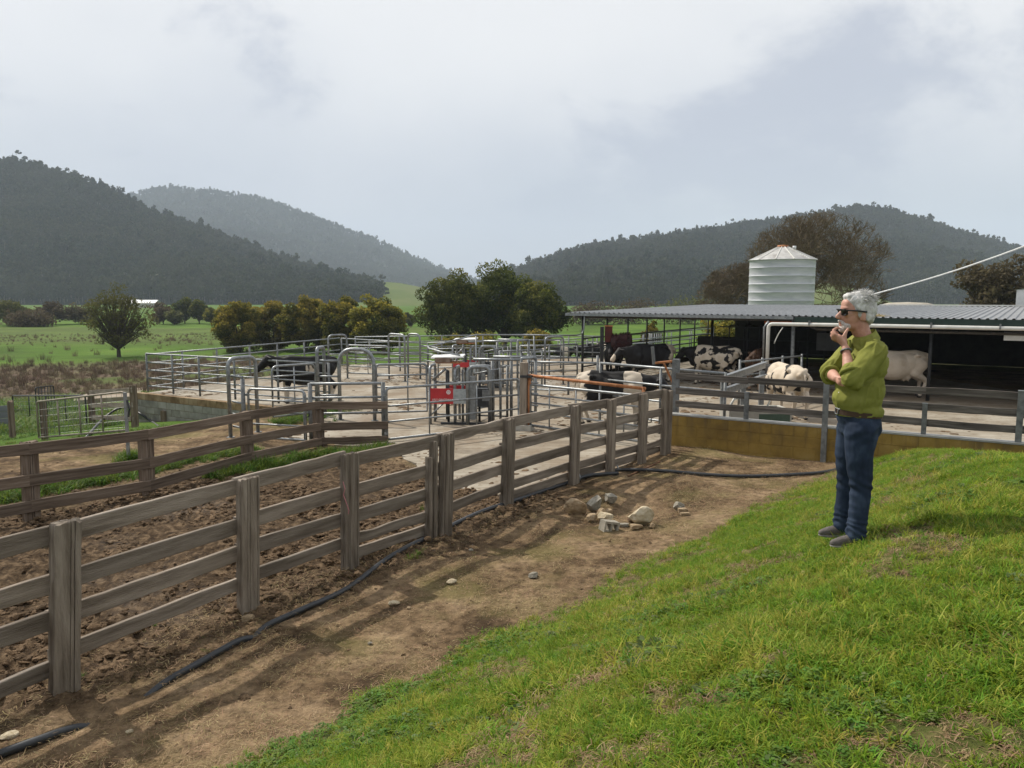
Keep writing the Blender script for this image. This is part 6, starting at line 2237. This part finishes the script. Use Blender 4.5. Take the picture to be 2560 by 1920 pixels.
    for k, (x, z) in enumerate(((-.186, 1.10), (-.200, 1.045), (-.178, .985))):
        mb = MB(); ell(mb, (x, -.035, z), (.006, .007, .007)); o = mk('button', mb, M_WHITE, None, True); o.parent = sh
    for (c, r_) in ((V((-.186, -.226, 1.262)), .066), (V((-.198, .10, 1.213)), .060)):
        d = (Wr - El).normalized() if c.y < 0 else (Wr2 - El2).normalized()
        a = d.orthogonal().normalized(); b_ = d.cross(a)
        ring = [c + (a * math.cos(6.283 * k / 18) + b_ * math.sin(6.283 * k / 18)) * r_ * (1 + .05 * math.sin(k * 2.1)) for k in range(18)]
        o = mk('rolled_cuff', MB().tube(ring, .0135, 8, closed=True), fab, None, True); o.parent = sh
    # ---- jeans
    j = MB()
    ell(j, (-.02, 0, .93), (.152, .158, .10)); ell(j, (-.012, 0, .86), (.140, .155, .10))
    for q in (-1, 1): ell(j, (.035, q * .072, .865), (.080, .082, .105))
    chain(j, [((-.030, -.085, .84), .115), ((-.042, -.095, .64), .094), ((-.018, -.10, .43), .073), ((-.030, -.108, .27), .066), ((-.042, -.113, .14), .067), ((-.045, -.115, .085), .071)])
    chain(j, [((-.015, .085, .84), .113), ((-.040, .096, .64), .092), ((-.030, .106, .43), .072), ((-.040, .118, .27), .065), ((-.040, .126, .14), .066), ((-.040, .128, .095), .070)])
    def jf(c):
        n = mnoise.noise(V((c.x * 7, c.y * 7, c.z * 11)))
        cr = math.exp(-((c.z - .12) / .09) ** 2) * math.sin(c.z * 130 + c.x * 45 + c.y * 20 + 6 * n) * .0055
        kn_ = math.exp(-((c.z - .44) / .09) ** 2) * math.sin(c.z * 85 + c.x * 55 + 2 * n) * .004
        hp = math.exp(-((c.z - .82) / .07) ** 2) * math.sin(c.z * 70 - c.x * 60) * .003
        return (1 - abs(n) * 2) * .005 + cr + kn_ + hp
    den = pm('dark_denim', [(.010, .017, .034), (.018, .030, .056), (.042, .062, .100)], 4, .8, 0, .25, 260, (2, 2, 1), spec=.2, bdist=.002)
    je = fin('jeans', displaced(remeshed('jeans', j, .0095, 3, .5), jf), den)
    # ---- belt
    belt = MB()
    n = 40
    vs = []
    for k in range(n):
        th = 2 * math.pi * k / n
        for (rr_, dz) in ((.158, -.018), (.163, -.018), (.163, .018), (.158, .018)):
            vs.append(V((-.02 + rr_ * 1.0 * math.cos(th), (rr_ + .003) * math.sin(th), .952 + dz + .012 * -math.cos(th))))
    belt.add(vs, [(k * 4 + i, ((k + 1) % n) * 4 + i, ((k + 1) % n) * 4 + (i + 1) % 4, k * 4 + (i + 1) % 4) for k in range(n) for i in range(4)])
    be = fin('belt', None or mk('belt', belt, pm('brown_leather', [(.03, .016, .010), (.06, .034, .02)], 6, .5), None).data, None) if False else mk('belt', belt, pm('brown_leather', [(.03, .016, .010), (.06, .034, .02)], 6, .5), None)
    be.parent = t
    o = mk('buckle', MB().tube([V((-.184, y, z)) for y, z in ((-.03, .945), (-.03, .985), (.02, .985), (.02, .945))], .004, 6, closed=True), M_GALV, None, True); o.parent = be
    # ---- shoes
    shoe = pm('grey_suede_shoe', [(.085, .075, .068), (.14, .125, .115)], 9, .9, 0, .3, 60)
    sole = pm('pale_sole', [(.16, .15, .14), (.24, .23, .21)], 9, .8)
    for (hx, hy, tx, ty) in ((-.005, -.112, -.215, -.138), (.01, .128, -.200, .118)):
        m_ = MB()
        chain(m_, [((hx, hy, .050), .042), ((hx - .07, hy - .004, .052), .043), ((tx + .05, ty + .004, .038), .040), ((tx, ty, .032), .028)], flat=((0, 0, 1), .95))
        ell(m_, (hx - .035, hy, .080), (.062, .042, .042))
        so = fin('shoe', displaced(remeshed('shoe', m_, .007, 3, .5), lambda c: 0), shoe)
        m2 = MB()
        for k in range(20):
            pass
        chain(m2, [((hx + .005, hy, .012), .047), ((hx - .08, hy, .012), .043), ((tx + .045, ty, .012), .046), ((tx + .005, ty, .014), .034)], flat=((0, 0, 1), .3))
        me = remeshed('sole', m2, .007, 1, .5)
        o = link('sole', me, sole, so)
        lc = MB()
        for k in range(4):
            x = hx - .075 - k * .022
            lc.tube([V((x, hy - .026, .092 - k * .008)), V((x - .006, hy, .101 - k * .009)), V((x, hy + .026, .092 - k * .008))], .003, 4)
        o = mk('lace', lc, pm('dark_lace', [(.04, .035, .03), (.06, .05, .045)], 5), None); o.parent = so
    # ---- hair and beard
    h = MB()
    ell(h, (-.022, 0, 1.738), (.108, .086, .078)); ell(h, (.030, 0, 1.695), (.080, .084, .105)); ell(h, (.050, 0, 1.640), (.045, .066, .065))
    ell(h, (-.085, 0, 1.778), (.045, .052, .028)); ell(h, (-.02, 0, 1.785), (.075, .06, .032))
    for q in (-1, 1):
        ell(h, (-.030, q * .070, 1.705), (.052, .020, .045)); ell(h, (.030, q * .068, 1.655), (.040, .020, .055)); ell(h, (-.042, q * .076, 1.655), (.012, .008, .03))
    def hf(c):
        return mnoise.noise(V((c.x * 34 + c.z * 18, c.y * 46, c.z * 30))) * .005 + mnoise.noise(V((c.x * 90, c.y * 150, c.z * 50))) * .004
    hm = pm('white_grey_hair', [(.30, .29, .275), (.50, .49, .47), (.66, .65, .63)], 26, .7, 0, .8, 90, (1, 2.2, .7), spec=.3, bdist=.004)
    ha = fin('hair', displaced(remeshed('hair', h, .0062, 2, .5), hf), hm)
    # loose strands
    st = MB()
    r_ = random.Random(2)
    for k in range(900):
        th = r_.uniform(0, 6.283); ph = r_.uniform(.15, 1.25)
        d = V((math.cos(th) * math.sin(ph), math.sin(th) * math.sin(ph), math.cos(ph)))
        if d.x < -.75: continue
        p0 = V((-.005 + d.x * .112, d.y * .088, 1.705 + d.z * .108))
        tn = V((r_.gauss(.5, .5), r_.gauss(0, .5), r_.gauss(.0, .4)))
        p1 = p0 + d * .008 + tn * .012; p2 = p1 + tn * .018 - V((0, 0, .004))
        st.tube([p0 - d * .004, p1, p2], [.0022, .0018, .0006], 3, caps=False)
    st.v = [tuple(warp(p)) for p in st.v]
    o = mk('strands', st, hm, None); o.parent = ha
    bd = MB()
    ell(bd, (-.124, 0, 1.552), (.031, .036, .030)); ell(bd, (-.148, 0, 1.606), (.014, .030, .009)); 
    for q in (-1, 1):
        ell(bd, (-.112, q * .038, 1.570), (.030, .018, .026)); ell(bd, (-.138, q * .026, 1.592), (.012, .012, .018))
    fin('beard', displaced(remeshed('beard', bd, .0055, 2, .5), lambda c: mnoise.noise(c * 120) * .003), pm('grey_beard', [(.30, .24, .21), (.46, .41, .38), (.58, .54, .51)], 60, .8, 0, .6, 120, bdist=.003))
    # ---- sunglasses
    sg_ = MB()
    for q in (-1, 1):
        sg_.tube([V((-.138, q * .074, 1.683)), V((-.06, q * .087, 1.680)), V((.005, q * .088, 1.672))], .0058, 6)
        sg_.box((-.146, q * .037, 1.6875), (.010, .066, .009))
    sg_.box((-.150, 0, 1.685), (.010, .02, .008))
    sg_.v = [tuple(warp(p)) for p in sg_.v]
    gl = mk('sunglasses', sg_, M_BLACK, None); gl.parent = t
    for q in (-1, 1):
        lm = MB()
        pts = [(-.152, q * .012, 1.688), (-.148, q * .068, 1.688), (-.132, q * .080, 1.686), (-.130, q * .078, 1.655), (-.144, q * .062, 1.645), (-.150, q * .018, 1.648)]
        c2 = [(x + .004, y, z) for x, y, z in pts]
        k = len(pts)
        lm.add(pts + c2, [tuple(range(k)), tuple(range(2 * k - 1, k - 1, -1))] + [(i, (i + 1) % k, k + (i + 1) % k, k + i) for i in range(k)])
        lm.v = [tuple(warp(p)) for p in lm.v]
        o = mk('lens', lm, pm('dark_lens', [(.008, .008, .009), (.012, .012, .013)], 3, .08, 0, 0, spec=.6), None); o.parent = gl
    # ---- bracelet
    d = (Wr - El).normalized(); a = d.orthogonal().normalized(); b_ = d.cross(a)
    c = El.lerp(Wr, .90)
    ring = [c + (a * math.cos(6.283 * k / 16) + b_ * math.sin(6.283 * k / 16)) * .0345 for k in range(16)]
    o = mk('bracelet', MB().tube(ring, .0075, 6, closed=True), pm('dark_bracelet', [(.03, .03, .033), (.22, .22, .22)], 30, .4, .3), None, True); o.parent = t
    t.scale = (.96, .935, .985)
    return t
build_man()
# ================================================================== rubble, stones and small things
def rock_mesh(name, seed, facets=.35, blocky=0.0):
    rnd = random.Random(seed)
    bm = bmesh.new(); bmesh.ops.create_icosphere(bm, subdivisions=3, radius=1)
    planes = [(V((rnd.gauss(0, 1), rnd.gauss(0, 1), rnd.gauss(0, 1))).normalized(), rnd.uniform(.55, .85)) for _ in range(11)]
    if blocky:
        planes += [(V((sx_, 0, 0)), .7) for sx_ in (-1, 1)] + [(V((0, sx_, 0)), .55) for sx_ in (-1, 1)] + [(V((0, 0, sx_)), .5) for sx_ in (-1, 1)]
    for v in bm.verts:
        for n, d in planes:
            k = v.co.dot(n)
            if k > d: v.co -= n * (k - d)
        v.co *= 1 + mnoise.noise(v.co * 2.5 + V((seed, 0, 0))) * .08 + mnoise.noise(v.co * 9 + V((seed, 0, 0))) * .02
    me = bpy.data.meshes.new(name); bm.to_mesh(me); bm.free()
    return me
M_R1 = pm('tan_rock', [(.20, .135, .075), (.33, .24, .145), (.42, .33, .22)], 3, .9, 0, .5, 25, rand=.1)
M_R2 = pm('grey_rock', [(.17, .155, .125), (.28, .255, .205), (.36, .335, .28)], 3, .9, 0, .4, 25, rand=.1)
M_R3 = pm('cream_rock', [(.36, .29, .18), (.50, .42, .29), (.58, .51, .38)], 3, .9, 0, .4, 25, rand=.1)
M_R4 = pm('brown_rock', [(.10, .062, .036), (.20, .13, .075)], 4, .9, 0, .4, 25, rand=.1)
def rock(label, u, v, size, mat, seed, blocky=0, rz=0, tilt=(0, 0), sink=.25, group='rubble beside the fence'):
    p = G(u, v)
    me = rock_mesh('rock', seed, blocky=blocky)
    o = link('rock', me, mat)
    o.location = (p.x, p.y, Z(p.x, p.y) + size[2] * (1 - sink))
    o.scale = size
    o.rotation_euler = (tilt[0], tilt[1], rz)
    tag(o, label, 'rock', group)
rock('large flat tan rock leaning at the edge of the rubble heap', 1440, 1282, (.19, .12, .13), M_R1, 1, 0, .5, (.3, .3))
rock('pale grey wedge of broken concrete in the rubble heap', 1486, 1268, (.16, .11, .14), M_R2, 2, 1, .6, (.2, -.4))
rock('square grey block lying apart behind the rubble heap', 1527, 1246, (.11, .10, .105), M_R2, 3, 1, .3, (.25, .1))
rock('rounded cream boulder at the bank end of the rubble', 1600, 1312, (.20, .15, .15), M_R3, 4, 0, .2)
rock('small tan rock below the cream boulder', 1592, 1322, (.12, .07, .05), M_R1, 5, 1, .1)
rock('brown rock under the large tan rock', 1480, 1302, (.11, .09, .08), M_R1, 6, 1, .9)
rock('tan pointed rock in the middle of the rubble', 1503, 1290, (.09, .08, .08), M_R1, 7, 0, .2)
rock('cream rounded stone in the middle of the rubble', 1514, 1298, (.11, .09, .08), M_R3, 8)
rock('tan cube of stone above the rubble hollow', 1522, 1272, (.08, .07, .06), M_R1, 9, 1, .4)
rock('grey flat stone between the cinder block and the boulder', 1560, 1312, (.10, .07, .035), M_R2, 10, 1)
rock('dark brown rock in the shade of the hollow', 1585, 1285, (.07, .06, .06), M_R4, 11, 1)
rock('brown slab tilted behind the cream boulder', 1580, 1300, (.10, .08, .05), M_R4, 12, 1, .3, (.2, .2))
rock('tiny tan stone past the cream boulder', 1630, 1322, (.05, .04, .04), M_R1, 13)
rock('grey stone with a white top standing alone near the bank', 1698, 1268, (.09, .07, .09), M_R2, 14, 0, .3)
rock('orange tan stone in front of the lone grey stone', 1708, 1276, (.10, .07, .055), M_R1, 15, 1, .2)
rock('flat orange stone at the foot of the lone grey stone', 1712, 1287, (.09, .06, .035), M_R1, 16, 1, .1)
for i, (u, v, s, m, lab) in enumerate(((22, 1848, .045, M_R3, 'yellowish cobble beside the black pipe'), (985, 1508, .042, M_R3, 'round cream stone on the bare earth'), (1022, 1520, .022, M_R1, 'little tan stone beside the round cream stone'), (1335, 1442, .05, M_R2, 'flat grey stone at the grass edge'), (1128, 1458, .045, M_R3, 'pale chip of wood coloured stone on the earth'), (925, 1612, .02, M_R2, 'small white pebble near the bank edge'), (620, 1560, .05, M_R1, 'knobbly tan stone at the pipe'), (325, 1840, .022, M_R3, 'small tan pebble by the buried pipe'), (1178, 1376, .022, M_R2, 'white pebble on the moss stained earth'))):
    rock(lab, u, v, (s * 1.4, s, s * .7), m, 30 + i, 0, .4, (0, 0), .35, 'loose stones on the earth')
# hollow cinder block
p = G(1520, 1322); z = Z(p.x, p.y)
t = thing('cinder_block', 'broken grey cinder block at the front of the rubble', 'block', V((p.x, p.y, z)))
bmx = MB()
for (c, s) in (((0, 0, .16), (.26, .15, .035)), ((0, 0, .02), (.26, .15, .035)), ((-.115, 0, .09), (.03, .15, .11)), ((.115, 0, .09), (.03, .15, .11)), ((.0, 0, .09), (.03, .15, .11))):
    M_ = Matrix.Translation(V((p.x, p.y, z - .03))) @ Matrix.Rotation(.45, 4, 'Z') @ Matrix.Rotation(.22, 4, 'Y') @ Matrix.Scale(.85, 4) @ Matrix.Translation(V(c))
    bmx.box(None, s, M=M_)
mk('block', bmx, M_R2, t)

# ------------------------------------------------------------------ gateway and fences on the slope below the pens
def on(u, v, z): return G(u, v, z)
def upz(p, v):                     # height of photo row v above point p, at p's distance
    return ZAT(v, p.y) - p.z
M_MESHW = pm('thin_wire', [(.20, .20, .19), (.3, .3, .29)], 5, .5, .5)
def mesh_gate(label, A, B, h, mat, n=3):
    t = thing('field_gate', label, 'gate', A)
    d = B - A
    fr = arc_pts([(A + V((0, 0, .08)), 0), (A + V((0, 0, h)), .1), (B + V((0, 0, h)), .1), (B + V((0, 0, .08)), 0), (A + V((0, 0, .08)), 0)])
    mk('frame', MB().tube(fr, .024, 8), mat, t, True)
    for k in range(1, n + 1):
        q = A + d * k / (n + 1)
        mk('stile', MB().tube([q + V((0, 0, .08)), q + V((0, 0, h))], .018, 6), mat, t, True)
    w = MB()
    m_ = int(d.length / .16)
    for k in range(m_):
        q = A + d * (k + .5) / m_
        w.tube([q + V((0, 0, .1)), q + V((0, 0, h - .02))], .004, 3, caps=False)
    for k in range(5):
        z_ = .15 + (h - .2) * k / 5
        w.tube([A + V((0, 0, z_)), B + V((0, 0, z_))], .004, 3, caps=False)
    mk('mesh', w, M_MESHW, t)
    return t
g1, g2 = gpt(98, 1102), gpt(316, 1084)
mesh_gate('rusty mesh field gate leaning on the slope below the pens', g1, g2, .95, pm('rusty_gate_tube', [(.20, .16, .125), (.33, .29, .24)], 8, .6, .3))
g3, g4 = gpt(36, 1055), gpt(218, 1066)
mesh_gate('dark mesh field gate standing open in the green weeds', g3, g4, .95, M_DSTEEL, 3)
g5, g6 = gpt(-30, 1050), gpt(24, 1042)
mesh_gate('black barred gate in the weeds at the field edge', g5 + V((0, 3, 0)) + V((0, 0, Z(g5.x, g5.y + 3) - g5.z)), g6 + V((0, 3, 0)) + V((0, 0, Z(g6.x, g6.y + 3) - g6.z)), 1.0, M_DSTEEL, 5)
pf = thing('plank_fence', 'short grey plank fence beside the retaining wall corner', 'fence', gpt(232, 1062))
a_, b_ = gpt(232, 1062), gpt(338, 1068)
for k, q in enumerate((a_, b_)):
    wood_post('post', q, .16, .11, (1.05, 1.15)[k], M_POSTB, pf, .1, 700 + k)
for z_ in (1.02, .62, .25):
    board('rail', a_ + V((0, -.08, z_)), b_ + V((0, -.08, z_)), .14, .035, M_WOOD, pf, 710 + int(z_ * 10))
for k, (u, v, hh_, lab) in enumerate(((113, 1100, .95, 'slim brown post inside the mesh gates'), (32, 1095, 1.0, 'dark timber post with wire at the slope foot'))):
    q = gpt(u, v)
    tag(wood_post('slope_post', q, .13, .10, hh_, M_POSTB, None, .2, 720 + k), lab, 'post')
# board at the picture's edge: grey plank panel
q0, q1 = gpt(-70, 1085), gpt(28, 1078)
pn = thing('board_fence', 'solid blue grey board fence at the slope foot', 'fence', q0)
for k in range(4):
    board('plank', q0 + V((0, 0, .12 + .2 * k)), q1 + V((0, 0, .12 + .2 * k)), .19, .03, pm('blue_grey_board', [(.12, .13, .135), (.20, .21, .215)], 3, .9, 0, .3, 20, (.5, 8, 8)), pn, 730 + k)
for k, q in enumerate((q0, q1)):
    wood_post('post', q + V((0, .08, 0)), .12, .1, .95, M_POSTB, pn, 0, 735 + k)
# bent black hose over the plank fence
P = [gpt(215, 1095), AT(255, 1050, a_.y - 1.5), AT(290, 1024, a_.y - .6), AT(318, 1018, a_.y - .4), AT(350, 1034, a_.y - .8), AT(385, 1058, a_.y - 1.5), gpt(410, 1078)]
tag(mk('bent_hose', MB().tube(smooth_line(P), .035, 8), M_POLY, None, True, loc=P[0]), 'black pipe arching over the short plank fence', 'hose')
q = gpt(322, 1150)
sp_ = thing('steel_picket', 'thin galvanised picket in a grass clump behind the brown fence', 'picket', q)
mk('picket', MB().box(q + V((0, 0, .62)), (.05, .04, 1.24)), M_GALVD, sp_)
mk('chain', MB().tube([q + V((.03, 0, 1.1)), q + V((.08, -.03, .95)), q + V((.05, -.02, .8))], .018, 6), M_DSTEEL, sp_)
# pale concrete lane on the far side of the slope
lp = LANE_P
lm_ = MB()
lm_.add([p + V((0, 0, .20)) for p in lp] + [p - V((0, 0, .5)) for p in lp], [tuple(range(6))] + [(i, (i + 1) % 6, 6 + (i + 1) % 6, 6 + i) for i in range(6)])
o = mk('concrete_lane', lm_, M_CONC)
kind(o, 'structure', 'pale concrete lane beside the green bank')
